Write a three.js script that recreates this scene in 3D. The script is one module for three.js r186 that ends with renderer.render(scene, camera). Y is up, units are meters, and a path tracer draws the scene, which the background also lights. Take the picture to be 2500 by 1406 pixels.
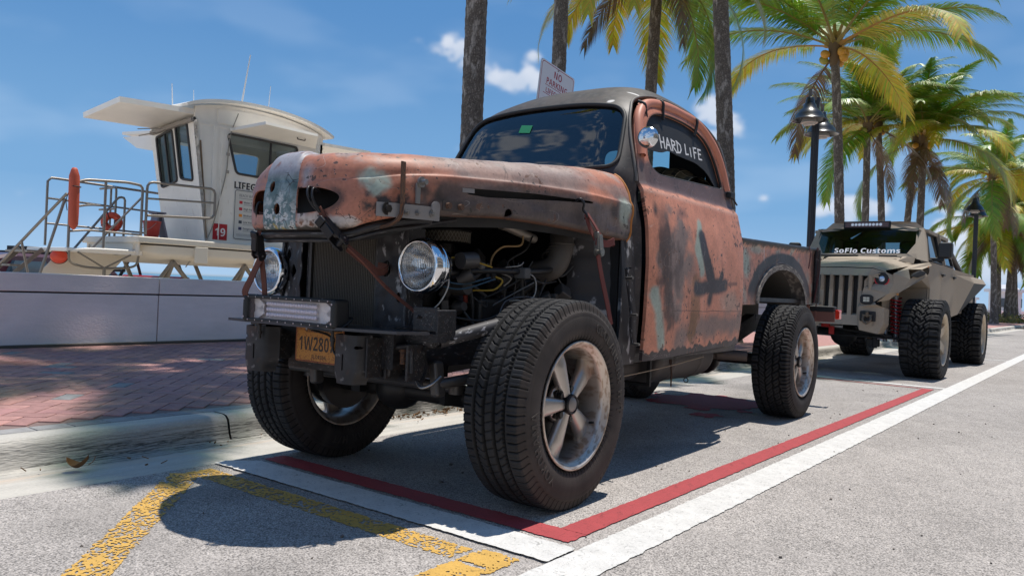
import * as THREE from 'three';
import { mergeGeometries, mergeVertices } from 'three/addons/utils/BufferGeometryUtils.js';
import { RoundedBoxGeometry } from 'three/addons/geometries/RoundedBoxGeometry.js';
import { TextGeometry } from 'three/addons/geometries/TextGeometry.js';
import { FontLoader } from 'three/addons/loaders/FontLoader.js';
import { createNoise3D } from 'simplex-noise';

// ------------------------------------------------------------------ camera, sky, sun, exposure
const scene = new THREE.Scene();
const camera = new THREE.PerspectiveCamera(40.1, 1024 / 575, 0.05, 4000);
const CAM = new THREE.Vector3(2.663, 0.83, 2.532);
camera.position.copy(CAM);
camera.up.set(-0.034, 0.999, 0.027);
camera.lookAt(CAM.x - 0.6068, CAM.y + 0.001, CAM.z - 0.7949);
camera.updateMatrixWorld();
const renderer = new THREE.WebGLRenderer({ antialias: true });
renderer.setSize(1024, 575);
renderer.toneMapping = THREE.LinearToneMapping;
renderer.toneMappingExposure = 1.3;
renderer.shadowMap.enabled = true;
renderer.shadowMap.type = THREE.PCFSoftShadowMap;
const SUN = new THREE.Vector3(0.025, 1, -0.335).normalize();
const sun = new THREE.DirectionalLight(new THREE.Color(1, 0.955, 0.88), 4.0);
sun.position.copy(SUN).multiplyScalar(60); sun.target.position.set(0, 0, -4);
sun.castShadow = true; sun.shadow.mapSize.set(4096, 4096); sun.shadow.radius = 1;
Object.assign(sun.shadow.camera, { left: -30, right: 30, top: 60, bottom: -30, near: 1, far: 140 });
scene.add(sun, sun.target);

// ------------------------------------------------------------------ noise and helpers
function rng(a) { return () => { a |= 0; a = a + 0x6D2B79F5 | 0; let t = Math.imul(a ^ a >>> 15, 1 | a); t = t + Math.imul(t ^ t >>> 7, 61 | t) ^ t; return ((t ^ t >>> 14) >>> 0) / 4294967296; }; }
const n3 = createNoise3D(rng(7)), n3b = createNoise3D(rng(99));
function fbm(x, y, z = 0, o = 4) { let s = 0, a = 0.5, f = 1; for (let i = 0; i < o; i++) { s += a * n3(x * f, y * f, z * f); a *= 0.5; f *= 2.03; } return s; }
const clamp = (x, a = 0, b = 1) => Math.min(b, Math.max(a, x));
const lerp = (a, b, t) => a + (b - a) * t;
const smooth = (a, b, x) => { const t = clamp((x - a) / (b - a)); return t * t * (3 - 2 * t); };
const mixc = (a, b, t) => [lerp(a[0], b[0], t), lerp(a[1], b[1], t), lerp(a[2], b[2], t)];
const PI = Math.PI, V = (x, y, z) => new THREE.Vector3(x, y, z);
// piecewise-linear / smooth table lookups: rows [key, a, b, ...]
function table(rows) {
  return (k) => {
    const up = rows[0][0] < rows[rows.length - 1][0];
    let i = 0; while (i < rows.length - 2 && (up ? k > rows[i + 1][0] : k < rows[i + 1][0])) i++;
    const p = rows[i], q = rows[i + 1], t = clamp((k - p[0]) / (q[0] - p[0]));
    const pp = rows[Math.max(0, i - 1)], qq = rows[Math.min(rows.length - 1, i + 2)];
    return p.slice(1).map((v, j) => { // monotone-ish Catmull-Rom
      const d = q[j + 1] - v, h = q[0] - p[0];
      let m0 = i > 0 ? (q[j + 1] - pp[j + 1]) / (q[0] - pp[0]) * h : d, m1 = i < rows.length - 2 ? (qq[j + 1] - v) / (qq[0] - p[0]) * h : d;
      if (d === 0) { m0 = m1 = 0; } else { if (m0 / d < 0) m0 = 0; if (m1 / d < 0) m1 = 0; if (m0 / d > 3) m0 = 3 * d; if (m1 / d > 3) m1 = 3 * d; }
      const t2 = t * t, t3 = t2 * t;
      return (2 * t3 - 3 * t2 + 1) * v + (t3 - 2 * t2 + t) * m0 + (-2 * t3 + 3 * t2) * q[j + 1] + (t3 - t2) * m1;
    });
  };
}
const toS = (c) => { c = clamp(c); return c <= 0.0031308 ? c * 12.92 : 1.055 * Math.pow(c, 1 / 2.4) - 0.055; };
function tex(w, h, fn, { data = false, rep = null, clampEdge = false } = {}) {
  const d = new Uint8Array(w * h * 4);
  for (let j = 0; j < h; j++) for (let i = 0; i < w; i++) {
    let c = fn((i + 0.5) / w, (j + 0.5) / h, i, j); if (typeof c === 'number') c = [c, c, c];
    const k = (j * w + i) * 4;
    for (let m = 0; m < 3; m++) d[k + m] = Math.round(255 * (data ? clamp(c[m]) : toS(c[m])));
    d[k + 3] = 255;
  }
  const t = new THREE.DataTexture(d, w, h, THREE.RGBAFormat);
  t.colorSpace = data ? THREE.NoColorSpace : THREE.SRGBColorSpace;
  t.wrapS = t.wrapT = clampEdge ? THREE.ClampToEdgeWrapping : THREE.RepeatWrapping;
  t.magFilter = THREE.LinearFilter; t.minFilter = THREE.LinearMipmapLinearFilter; t.generateMipmaps = true;
  if (rep) t.repeat.set(rep[0], rep[1]);
  t.needsUpdate = true; return t;
}
// tileable fbm on the unit square (4-D torus is overkill: cross-blend)
function tile(u, v, f, s, o = 4) {
  const su = smooth(0.85, 1, u), sv = smooth(0.85, 1, v), a = fbm(u * f, v * f, s, o); if (!su && !sv) return a;
  const ab = su ? lerp(a, fbm((u - 1) * f, v * f, s, o), su) : a; if (!sv) return ab;
  const c = fbm(u * f, (v - 1) * f, s, o), cd = su ? lerp(c, fbm((u - 1) * f, (v - 1) * f, s, o), su) : c; return lerp(ab, cd, sv);
}
const rgb = (r, g, b) => new THREE.Color().setRGB(r, g, b);
function M(c, o = {}) { const m = new THREE.MeshPhysicalMaterial({ color: Array.isArray(c) ? rgb(...c) : c, roughness: 0.7, metalness: 0, ...o }); m.side = THREE.DoubleSide; return m; }

const used = new Map();
function numbered(name) { const n = used.get(name) ?? 0; used.set(name, n + 1); return n ? `${name}_${String(n).padStart(3, '0')}` : name; }
function tag(o, label, category, group) { o.userData.label = label; if (category) o.userData.category = category; if (group) o.userData.group = group; return o; }
function thing(name, label, category, [x, y, z] = [0, 0, 0], turn = 0, group) {
  const o = new THREE.Group(); o.name = numbered(name); scene.add(o); o.position.set(x, y, z); o.rotation.y = turn;
  return tag(o, label, category, group);
}
function fix(g) { for (const k of Object.keys(g.attributes)) if (!['position', 'normal', 'uv', 'color'].includes(k)) g.deleteAttribute(k); return g; }
function merge(list) {
  list = list.flat(9).map((g) => (g.index ? g.toNonIndexed() : g)).map(fix);
  const col = list.some((g) => g.attributes.color);
  for (const g of list) {
    if (!g.attributes.uv) g.setAttribute('uv', new THREE.BufferAttribute(new Float32Array(g.attributes.position.count * 2), 2));
    if (!g.attributes.normal) g.computeVertexNormals();
    if (col && !g.attributes.color) g.setAttribute('color', new THREE.BufferAttribute(new Float32Array(g.attributes.position.count * 3).fill(1), 3));
  }
  return list.length === 1 ? list[0] : mergeGeometries(list);
}
function mesh(name, geo, mat, parent = scene, label) {
  const m = new THREE.Mesh(Array.isArray(geo) ? merge(geo) : geo, mat);
  m.name = parent === scene ? numbered(name) : name; m.castShadow = m.receiveShadow = true; parent.add(m);
  if (label) m.userData.label = label; return m;
}
const meshes = (name, list, mat, parent, label) => list.map((g) => mesh(name, g, mat, parent, label));
function sub(name, parent, label) { const g = new THREE.Group(); g.name = name; parent.add(g); if (label) g.userData.label = label; return g; }
function struct(name, geo, mat) { const m = mesh(name, geo, mat); m.userData.kind = 'structure'; return m; }
// primitives
const at = (g, x, y, z, rx = 0, ry = 0, rz = 0) => g.applyMatrix4(new THREE.Matrix4().compose(V(x, y, z), new THREE.Quaternion().setFromEuler(new THREE.Euler(rx, ry, rz)), V(1, 1, 1)));
const box = (w, h, d, x = 0, y = 0, z = 0, rx = 0, ry = 0, rz = 0) => at(new THREE.BoxGeometry(w, h, d), x, y, z, rx, ry, rz);
const rbox = (w, h, d, r, x = 0, y = 0, z = 0, rx = 0, ry = 0, rz = 0) => at(new RoundedBoxGeometry(w, h, d, 2, Math.min(r, w / 2.01, h / 2.01, d / 2.01)), x, y, z, rx, ry, rz);
const cyl = (r0, r1, h, n, x = 0, y = 0, z = 0, rx = 0, ry = 0, rz = 0) => at(new THREE.CylinderGeometry(r0, r1, h, n), x, y, z, rx, ry, rz);
const ball = (r, x = 0, y = 0, z = 0, sx = 1, sy = 1, sz = 1, n = 16) => new THREE.SphereGeometry(r, n, Math.max(8, n * 0.6 | 0)).scale(sx, sy, sz).translate(x, y, z);
function rod(a, b, r0, r1 = r0, n = 10) {
  const A = V(...a), B = V(...b), d = B.clone().sub(A), g = new THREE.CylinderGeometry(r1, r0, d.length(), n);
  return g.applyQuaternion(new THREE.Quaternion().setFromUnitVectors(V(0, 1, 0), d.normalize())).translate(...A.add(B).multiplyScalar(0.5).toArray());
}
function beam(a, b, w, h, up = [0, 1, 0]) { // box section w (sideways) x h (along up) from a to b
  const A = V(...a), B = V(...b), d = B.clone().sub(A), L = d.length(); d.normalize();
  const s = V(...up).cross(d).normalize(), u = d.clone().cross(s);
  return new THREE.BoxGeometry(w, h, L).applyMatrix4(new THREE.Matrix4().makeBasis(s, u, d)).translate(...A.add(B).multiplyScalar(0.5).toArray());
}
const tube = (pts, r, n = 40, k = 8, closed = false) => new THREE.TubeGeometry(new THREE.CatmullRomCurve3(pts.map((p) => V(...p)), closed, 'centripetal'), n, r, k, closed);
function bentTube(pts, r, fillet = 0.08, k = 8) { // straight runs with rounded corners
  const P = pts.map((p) => V(...p)), path = new THREE.CurvePath(); let last = P[0];
  for (let i = 1; i < P.length - 1; i++) {
    const a = P[i].clone().add(P[i - 1].clone().sub(P[i]).setLength(fillet)), b = P[i].clone().add(P[i + 1].clone().sub(P[i]).setLength(fillet));
    path.add(new THREE.LineCurve3(last, a)); path.add(new THREE.QuadraticBezierCurve3(a, P[i], b)); last = b;
  }
  path.add(new THREE.LineCurve3(last, P[P.length - 1]));
  return new THREE.TubeGeometry(path, P.length * 12, r, k, false);
}
const lathe = (pts, n = 48) => new THREE.LatheGeometry(pts.map(([x, y]) => new THREE.Vector2(x, y)), n);
function plate(pts, t, bevel = 0) { // flat outline in xy, thickness t along z (centred)
  const s = pts.curves ? pts : new THREE.Shape(pts.map(([x, y]) => new THREE.Vector2(x, y)));
  return new THREE.ExtrudeGeometry(s, { depth: t - 2 * bevel, bevelEnabled: bevel > 0, bevelSize: bevel, bevelThickness: bevel, bevelSegments: 1, curveSegments: 14 }).translate(0, 0, -t / 2 + bevel);
}
function rrect(w, h, r, cx = 0, cy = 0, S = THREE.Shape) {
  const s = new S(), x = cx - w / 2, y = cy - h / 2;
  s.moveTo(x + r, y); s.lineTo(x + w - r, y); s.quadraticCurveTo(x + w, y, x + w, y + r); s.lineTo(x + w, y + h - r); s.quadraticCurveTo(x + w, y + h, x + w - r, y + h);
  s.lineTo(x + r, y + h); s.quadraticCurveTo(x, y + h, x, y + h - r); s.lineTo(x, y + r); s.quadraticCurveTo(x, y, x + r, y); return s;
}
function ribbon(pts, w, t, wide = [1, 0, 0]) { // strap: points, width along `wide`
  const g = [], W = V(...wide).normalize(), P = new THREE.CatmullRomCurve3(pts.map((p) => V(...p)), false, 'centripetal').getPoints(Math.max(8, pts.length * 6));
  for (let i = 0; i < P.length - 1; i++) { const d = P[i + 1].clone().sub(P[i]), s = W.clone().addScaledVector(d, -W.dot(d) / d.lengthSq()).normalize(); g.push(beamS(P[i], P[i + 1], s, w, t)); }
  return merge(g);
}
function beamS(A, B, s, w, t) { const d = B.clone().sub(A), L = d.length() + t * 0.3; d.normalize(); const u = d.clone().cross(s).normalize(); return new THREE.BoxGeometry(w, t, L).applyMatrix4(new THREE.Matrix4().makeBasis(s, u, d)).translate(...A.clone().add(B).multiplyScalar(0.5).toArray()); }
// curved sheet f(u,v) -> [x,y,z]; clip: list of c(p,u,v) kept where > 0; thick: wall thickness inward (against the normal)
function sheet(f, nu, nv, { clip = [], thick = 0, uv = null, flip = false, u0 = 0, u1 = 1, v0 = 0, v1 = 1 } = {}) {
  const mk = (u, v) => { const p = f(u, v); return { u, v, p }; };
  const G = []; for (let j = 0; j <= nv; j++) for (let i = 0; i <= nu; i++) G.push(mk(lerp(u0, u1, i / nu), lerp(v0, v1, j / nv)));
  let T = [];
  for (let j = 0; j < nv; j++) for (let i = 0; i < nu; i++) { const a = G[j * (nu + 1) + i], b = G[j * (nu + 1) + i + 1], c = G[(j + 1) * (nu + 1) + i + 1], d = G[(j + 1) * (nu + 1) + i]; T.push([a, b, c], [a, c, d]); }
  for (const cf of clip) {
    const val = new Map(), gv = (q) => { let x = val.get(q); if (x === undefined) { x = cf(q.p, q.u, q.v); val.set(q, x); } return x; }, cut = new Map();
    let id = new Map(), n = 0; const ix = (q) => { let k = id.get(q); if (k === undefined) { k = n++; id.set(q, k); } return k; };
    const mid = (a, b) => {
      const ka = ix(a), kb = ix(b), key = ka < kb ? ka + '_' + kb : kb + '_' + ka; let m = cut.get(key); if (m) return m;
      let lo = 0, hi = 1, va = gv(a), q = null; for (let s = 0; s < 9; s++) { const t = (lo + hi) / 2; q = mk(lerp(a.u, b.u, t), lerp(a.v, b.v, t)); if ((cf(q.p, q.u, q.v) > 0) === (va > 0)) lo = t; else hi = t; }
      cut.set(key, q); return q;
    };
    const N = [];
    for (const t of T) {
      const s = t.map((q) => gv(q) > 0), k = s[0] + s[1] + s[2];
      if (k === 3) N.push(t); else if (k === 1) { const i = s.indexOf(true), a = t[i], b = t[(i + 1) % 3], c = t[(i + 2) % 3]; N.push([a, mid(a, b), mid(a, c)]); }
      else if (k === 2) { const i = s.indexOf(false), a = t[i], b = t[(i + 1) % 3], c = t[(i + 2) % 3], x = mid(a, b), y = mid(a, c); N.push([x, b, c], [x, c, y]); }
    }
    T = N;
  }
  // weld by position
  const keyOf = (p) => p.map((x) => Math.round(x * 20000)).join(), W = new Map(), P = [], U = [], I = [];
  const wi = (q) => { const k = keyOf(q.p); let i = W.get(k); if (i === undefined) { i = P.length; W.set(k, i); P.push(q.p); U.push(uv ? uv(q.p, q.u, q.v) : [q.u, q.v]); } return i; };
  for (const t of T) { const a = wi(t[0]), b = wi(t[1]), c = wi(t[2]); if (a !== b && b !== c && a !== c) flip ? I.push(a, c, b) : I.push(a, b, c); }
  if (!I.length) return new THREE.BufferGeometry();
  const g = new THREE.BufferGeometry(); g.setAttribute('position', new THREE.Float32BufferAttribute(P.flat(), 3)); g.setAttribute('uv', new THREE.Float32BufferAttribute(U.flat(), 2)); g.setIndex(I); g.computeVertexNormals();
  if (!thick) return g;
  const nn = g.attributes.normal, Q = P.map((p, i) => [p[0] - nn.getX(i) * thick, p[1] - nn.getY(i) * thick, p[2] - nn.getZ(i) * thick]);
  const inner = new THREE.BufferGeometry(); inner.setAttribute('position', new THREE.Float32BufferAttribute(Q.flat(), 3)); inner.setAttribute('uv', new THREE.Float32BufferAttribute(U.flat(), 2));
  const I2 = []; for (let i = 0; i < I.length; i += 3) I2.push(I[i], I[i + 2], I[i + 1]); inner.setIndex(I2); inner.computeVertexNormals();
  const E = new Map(); for (let i = 0; i < I.length; i += 3) for (let k = 0; k < 3; k++) { const a = I[i + k], b = I[i + (k + 1) % 3], r = b + '_' + a; if (E.has(r)) E.delete(r); else E.set(a + '_' + b, [a, b]); }
  const rp = [], ru = []; for (const [a, b] of E.values()) { rp.push(P[a], Q[a], Q[b], P[a], Q[b], P[b]); ru.push(U[a], U[a], U[b], U[a], U[b], U[b]); }
  const rim = new THREE.BufferGeometry(); rim.setAttribute('position', new THREE.Float32BufferAttribute(rp.flat(), 3)); rim.setAttribute('uv', new THREE.Float32BufferAttribute(ru.flat(), 2)); rim.computeVertexNormals();
  return merge([g, inner, rim]);
}
// signed distance to a polygon (positive inside), corners rounded by r
function polyD(pts, r = 0) {
  return (x, y) => {
    let d = 1e9, inside = false;
    for (let i = 0, j = pts.length - 1; i < pts.length; j = i++) {
      const [xi, yi] = pts[i], [xj, yj] = pts[j], ex = xj - xi, ey = yj - yi, wx = x - xi, wy = y - yi, t = clamp((wx * ex + wy * ey) / (ex * ex + ey * ey));
      d = Math.min(d, Math.hypot(wx - ex * t, wy - ey * t));
      if ((yi > y) !== (yj > y) && x < (xj - xi) * (y - yi) / (yj - yi) + xi) inside = !inside;
    }
    return (inside ? d : -d) + r;
  };
}
// rounded polygon as a dense outline (for polyD or Shape)
function roundPoly(pts, r) {
  const o = []; const n = pts.length;
  for (let i = 0; i < n; i++) {
    const p = pts[i], a = pts[(i + n - 1) % n], b = pts[(i + 1) % n], R = Array.isArray(r) ? r[i] : r;
    const la = Math.hypot(a[0] - p[0], a[1] - p[1]), lb = Math.hypot(b[0] - p[0], b[1] - p[1]), ra = Math.min(R, la * 0.48), rb = Math.min(R, lb * 0.48);
    const A = [p[0] + (a[0] - p[0]) * ra / la, p[1] + (a[1] - p[1]) * ra / la], B = [p[0] + (b[0] - p[0]) * rb / lb, p[1] + (b[1] - p[1]) * rb / lb];
    for (let k = 0; k <= 6; k++) { const t = k / 6; o.push([(1 - t) ** 2 * A[0] + 2 * t * (1 - t) * p[0] + t * t * B[0], (1 - t) ** 2 * A[1] + 2 * t * (1 - t) * p[1] + t * t * B[1]]); }
  }
  return o;
}
const font = await new FontLoader().loadAsync('fonts/droid/droid_sans_bold.typeface.json');
const fontR = await new FontLoader().loadAsync('fonts/droid/droid_sans_regular.typeface.json');
function text(str, size, depth, f = font) { const g = new TextGeometry(str, { font: f, size, depth, height: depth, curveSegments: 4, bevelEnabled: false }); g.computeBoundingBox(); const b = g.boundingBox; g.translate(-(b.min.x + b.max.x) / 2, -(b.min.y + b.max.y) / 2, 0); return g; }

// ------------------------------------------------------------------ sky: clear tropical blue, fair-weather cumulus
{
  const W = 2048, H = 1024, d = new Float32Array(W * H * 4);
  // cloud puffs: azimuth (deg, 0 = -z, + toward +x), elevation, half width, half height, strength
  const puffs = [];
  const R = rng(31);
  const px = (x, y, hw, hh, s) => { // position given as angles of view, converted to azimuth and elevation
    const dir = V((x - 1250) / 1926, -(y - 703) / 1926, -1).applyMatrix3(new THREE.Matrix3().setFromMatrix4(camera.matrixWorld)).normalize();
    puffs.push([Math.atan2(dir.x, -dir.z), Math.asin(dir.y), hw / 1926, hh / 1926, s]);
  };
  for (const c of [[1095, 130, 42, 26, 1], [1140, 118, 40, 30, 0.9], [1250, 184, 58, 24, 1.1], [1300, 205, 30, 16, 0.8], [1305, 135, 22, 14, 0.7], [1010, 90, 60, 20, 0.22], [1230, 215, 120, 26, 0.28], [1755, 300, 44, 48, 1.25], [1725, 262, 30, 16, 0.7], [1735, 345, 46, 16, 0.9], [2080, 508, 62, 26, 1.1], [2110, 498, 36, 16, 0.9], [1868, 487, 13, 9, 0.7], [1872, 513, 12, 7, 0.5], [2010, 520, 20, 10, 0.5],
    [2330, 545, 60, 50, 0.75], [2420, 620, 80, 40, 0.9], [2460, 660, 70, 30, 0.7], [2300, 640, 70, 34, 0.4], [2380, 590, 50, 30, 0.6], [2560, 600, 120, 70, 0.8], [2700, 520, 120, 60, 0.9], [290, 450, 70, 12, 0.18], [60, 470, 160, 50, 0.16], [150, 600, 200, 40, 0.14], [1110, 360, 26, 16, 0.3], [1650, 520, 120, 40, 0.3], [1900, 640, 200, 40, 0.25]]) px(...c);
  for (let i = 0; i < 120; i++) { const az = 0.35 + R() * 4.2, el = 0.03 + R() * R() * 0.75, s = 0.03 + R() * 0.05; for (let k = 0; k < 4; k++) puffs.push([az + (R() - 0.5) * s * 3, el + R() * s * 0.6, s * (0.6 + R()), s * (0.4 + R() * 0.4), 0.5 + R() * 0.6]); }  // unseen clouds outside the view, added to raise the ambient light
  for (let i = 0; i < 9; i++) puffs.push([-2.1 + (R() - 0.5) * 0.8, 0.85 + (R() - 0.5) * 0.5, 0.10 + R() * 0.08, 0.05 + R() * 0.05, 0.4 + R() * 0.5]);
  const zen = [0.052, 0.155, 0.365], mid = [0.080, 0.212, 0.445], low = [0.16, 0.325, 0.55], hor = [0.32, 0.47, 0.65];
  for (let j = 0; j < H; j++) {
    const el = ((j + 0.5) / H - 0.5) * PI, ce = Math.cos(el), y = Math.sin(el), near = puffs.filter((p) => Math.abs(el - p[1]) < p[3] * 3 + 0.05);
    for (let i = 0; i < W; i++) {
      const ph = ((i + 0.5) / W - 0.5) * 2 * PI, x = Math.cos(ph) * ce, z = Math.sin(ph) * ce;
      let c;
      if (y < 0) c = mixc(hor, [0.24, 0.25, 0.25], smooth(0, 0.06, -y));
      else c = y < 0.1 ? mixc(hor, low, smooth(-0.02, 0.12, y)) : y < 0.35 ? mixc(low, mid, smooth(0.08, 0.36, y)) : mixc(mid, zen, smooth(0.3, 0.9, y));
      const veil = smooth(-0.1, 0.5, fbm(x * 3 + 9, y * 9, z * 3, 4)) * 0.14 * smooth(0.6, 0.05, y); c = mixc(c, [0.62, 0.72, 0.84], veil);
      if (y > -0.01) {
        const az = Math.atan2(x, -z); let D = 0, top = 0;
        for (const p of near) {
          let da = az - p[0]; if (da > PI) da -= 2 * PI; if (da < -PI) da += 2 * PI; da *= ce;
          if (Math.abs(da) > p[2] * 2.4) continue; const r = (da / p[2]) ** 2 + ((el - p[1]) / p[3]) ** 2; const g = p[4] * Math.exp(-r * 0.9);
          D += g; top += g * (el - p[1]) / p[3];
        }
        if (D > 0.01) {
          const n = fbm(x * 22, y * 30, z * 22, 6), e = smooth(0.14, 1.0, D * (1 + n * 2.0) - 0.12 + n * 0.4 * Math.min(1, D * 3));
          const sh = clamp(0.62 + 0.5 * top / (D + 0.2) + n * 0.5); c = mixc(c, mixc([0.38, 0.46, 0.58], [0.66, 0.68, 0.73], sh), e * 0.75);
        }
      }
      const k = (j * W + i) * 4; d[k] = c[0]; d[k + 1] = c[1]; d[k + 2] = c[2]; d[k + 3] = 1;
    }
  }
  const t = new THREE.DataTexture(d, W, H, THREE.RGBAFormat, THREE.FloatType); t.mapping = THREE.EquirectangularReflectionMapping; t.magFilter = t.minFilter = THREE.LinearFilter; t.needsUpdate = true;
  scene.background = t; scene.environment = t;
}
// ------------------------------------------------------------------ ground, road, kerb, pavement
const asphaltTex = tex(1024, 1024, (u, v) => {
  const a = tile(u, v, 150, 1, 2), b = tile(u, v, 62, 5, 2), c = tile(u, v, 7, 9, 4), e = n3b(u * 330, v * 330, 2);
  let L = 0.315 + a * 0.40 + b * 0.13 + c * 0.04 + (e > 0.55 ? 0.10 : 0) - (e < -0.62 ? 0.12 : 0); L = clamp(L, 0.06, 0.55);
  return [L * 1.04, L * 0.965, L * 0.91];
});
const asphaltBump = tex(1024, 1024, (u, v) => 0.5 + tile(u, v, 150, 1, 2) * 0.45 + n3b(u * 330, v * 330, 2) * 0.2, { data: true });
const asphaltMat = M([1, 1, 1], { map: asphaltTex, bumpMap: asphaltBump, bumpScale: 0.004, roughness: 0.88, vertexColors: true });
const concreteTex = tex(512, 512, (u, v) => { const L = 0.40 + tile(u, v, 5, 3, 5) * 0.07 + tile(u, v, 90, 8, 2) * 0.06; return [L * 1.03, L * 0.96, L * 0.87]; });
const concreteBump = tex(512, 512, (u, v) => 0.5 + tile(u, v, 60, 8, 4) * 0.5, { data: true });
function planeXZ(x0, x1, z0, z1, y, nx = 1, nz = 1, s = 1, tint) {
  const g = new THREE.PlaneGeometry(x1 - x0, z1 - z0, nx, nz).rotateX(-PI / 2).translate((x0 + x1) / 2, y, (z0 + z1) / 2), p = g.attributes.position, uv = g.attributes.uv, col = tint ? new Float32Array(p.count * 3) : null;
  for (let i = 0; i < p.count; i++) { uv.setXY(i, p.getX(i) / s, p.getZ(i) / s); if (tint) col.set(tint(p.getX(i), p.getZ(i)), i * 3); }
  if (tint) g.setAttribute('color', new THREE.BufferAttribute(col, 3)); return g;
}
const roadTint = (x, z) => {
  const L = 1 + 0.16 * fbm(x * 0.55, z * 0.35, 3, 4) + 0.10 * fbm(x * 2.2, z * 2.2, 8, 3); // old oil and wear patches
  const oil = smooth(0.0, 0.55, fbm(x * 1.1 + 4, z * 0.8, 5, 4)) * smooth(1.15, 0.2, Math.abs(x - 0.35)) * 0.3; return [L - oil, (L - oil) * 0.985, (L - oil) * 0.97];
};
struct('ground', planeXZ(-2000, 2000, -2000, 2000, -0.42), M([0.3, 0.26, 0.2], { roughness: 1 }));
struct('road', [planeXZ(-0.47, 7.4, -24, 8, 0, 120, 380, 1.35, roadTint), planeXZ(-0.47, 7.4, -220, -24, 0, 8, 40, 1.35, roadTint), planeXZ(-0.47, 7.4, 8, 60, 0, 8, 20, 1.35, roadTint)], asphaltMat);
// gutter and kerb in one profile swept along the street, cast in bays
const stainTex = tex(1024, 512, (u, v) => { // u along (4 m), v around the profile: 0 gutter edge .. 1 back of kerb
  const L0 = 0.46 + tile(u, v, 6, 3, 5) * 0.06 + n3b(u * 260, v * 120, 4) * 0.05;
  let c = [L0 * 1.03, L0 * 0.97, L0 * 0.87];
  const dirt = smooth(0.05, 0.42, 0.34 + fbm(u * 9, v * 46, 4, 5) * 0.9 + fbm(u * 3, 2, 7, 3) * 0.8) * smooth(0.44, 0.5, v) * smooth(0.80, 0.72, v); // tyre scuffs on the kerb face
  const st = smooth(-0.25, 0.3, n3(u * 42, v * 190, 2) + 0.6 * n3(u * 120, v * 300, 5)); c = mixc(c, [0.03, 0.03, 0.027], clamp(dirt * (0.22 + 0.60 * st) * 1.0));
  const sand = smooth(0.1, 0.5, fbm(u * 7, v * 16, 11, 4) + 0.3) * smooth(0.26, 0.36, v) * smooth(0.5, 0.42, v); c = mixc(c, [0.52, 0.40, 0.30], sand * 0.55);
  return c;
});
const kerbMat = M([1, 1, 1], { map: stainTex, roughness: 0.92, bumpMap: concreteBump, bumpScale: 0.004 });
{
  const prof = [[-0.47, 0.0], [-0.62, 0.004], [-0.78, -0.004], [-0.86, -0.006], [-0.883, 0.002], [-0.898, 0.03], [-0.908, 0.07], [-0.918, 0.098], [-0.936, 0.115], [-0.96, 0.121], [-1.0, 0.122], [-1.048, 0.122], [-1.05, 0.0], [-1.05, -0.2]];
  let acc = [0]; for (let i = 1; i < prof.length; i++) acc.push(acc[i - 1] + Math.hypot(prof[i][0] - prof[i - 1][0], prof[i][1] - prof[i - 1][1])); const LL = acc[11];
  // split into gutter pan (first 5 points) and kerb bays
  const strip = (i0, i1, z0, z1) => sheet((u, v) => { const k = lerp(i0, i1, v), i = Math.min(prof.length - 2, Math.floor(k)), t = k - i; return [lerp(prof[i][0], prof[i + 1][0], t) + 0.012 * n3(0.5, lerp(z0, z1, u) * 0.3, 2) * 0.6, lerp(prof[i][1], prof[i + 1][1], t), lerp(z0, z1, u)]; }, Math.max(2, Math.ceil((z1 - z0) * 2)), (i1 - i0) * 3, {
    uv: (p) => { let b = 0, bd = 9; for (let i = 0; i < prof.length - 1; i++) for (let s = 0; s <= 4; s++) { const d = Math.hypot(p[0] - lerp(prof[i][0], prof[i + 1][0], s / 4), p[1] - lerp(prof[i][1], prof[i + 1][1], s / 4)); if (d < bd) { bd = d; b = lerp(acc[i], acc[i + 1], s / 4); } } return [p[2] / 4, b / LL]; }, flip: true });
  struct('gutter', [strip(0, 4, -3.21, 6), strip(0, 4, -40, -3.222)], kerbMat);
  const kerb = new THREE.Group(); kerb.name = 'kerb'; kerb.userData.kind = 'structure'; scene.add(kerb);
  for (const [z0, z1] of [[0.193, 6], [-2.87, 0.181], [-5.92, -2.882], [-8.97, -5.932], [-12.02, -8.982], [-15.1, -12.032], [-18.1, -15.11], [-60, -18.11], [-160, -60.01]]) mesh('kerb_block', strip(4, 13, z0, z1), kerbMat, kerb);
}
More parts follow.
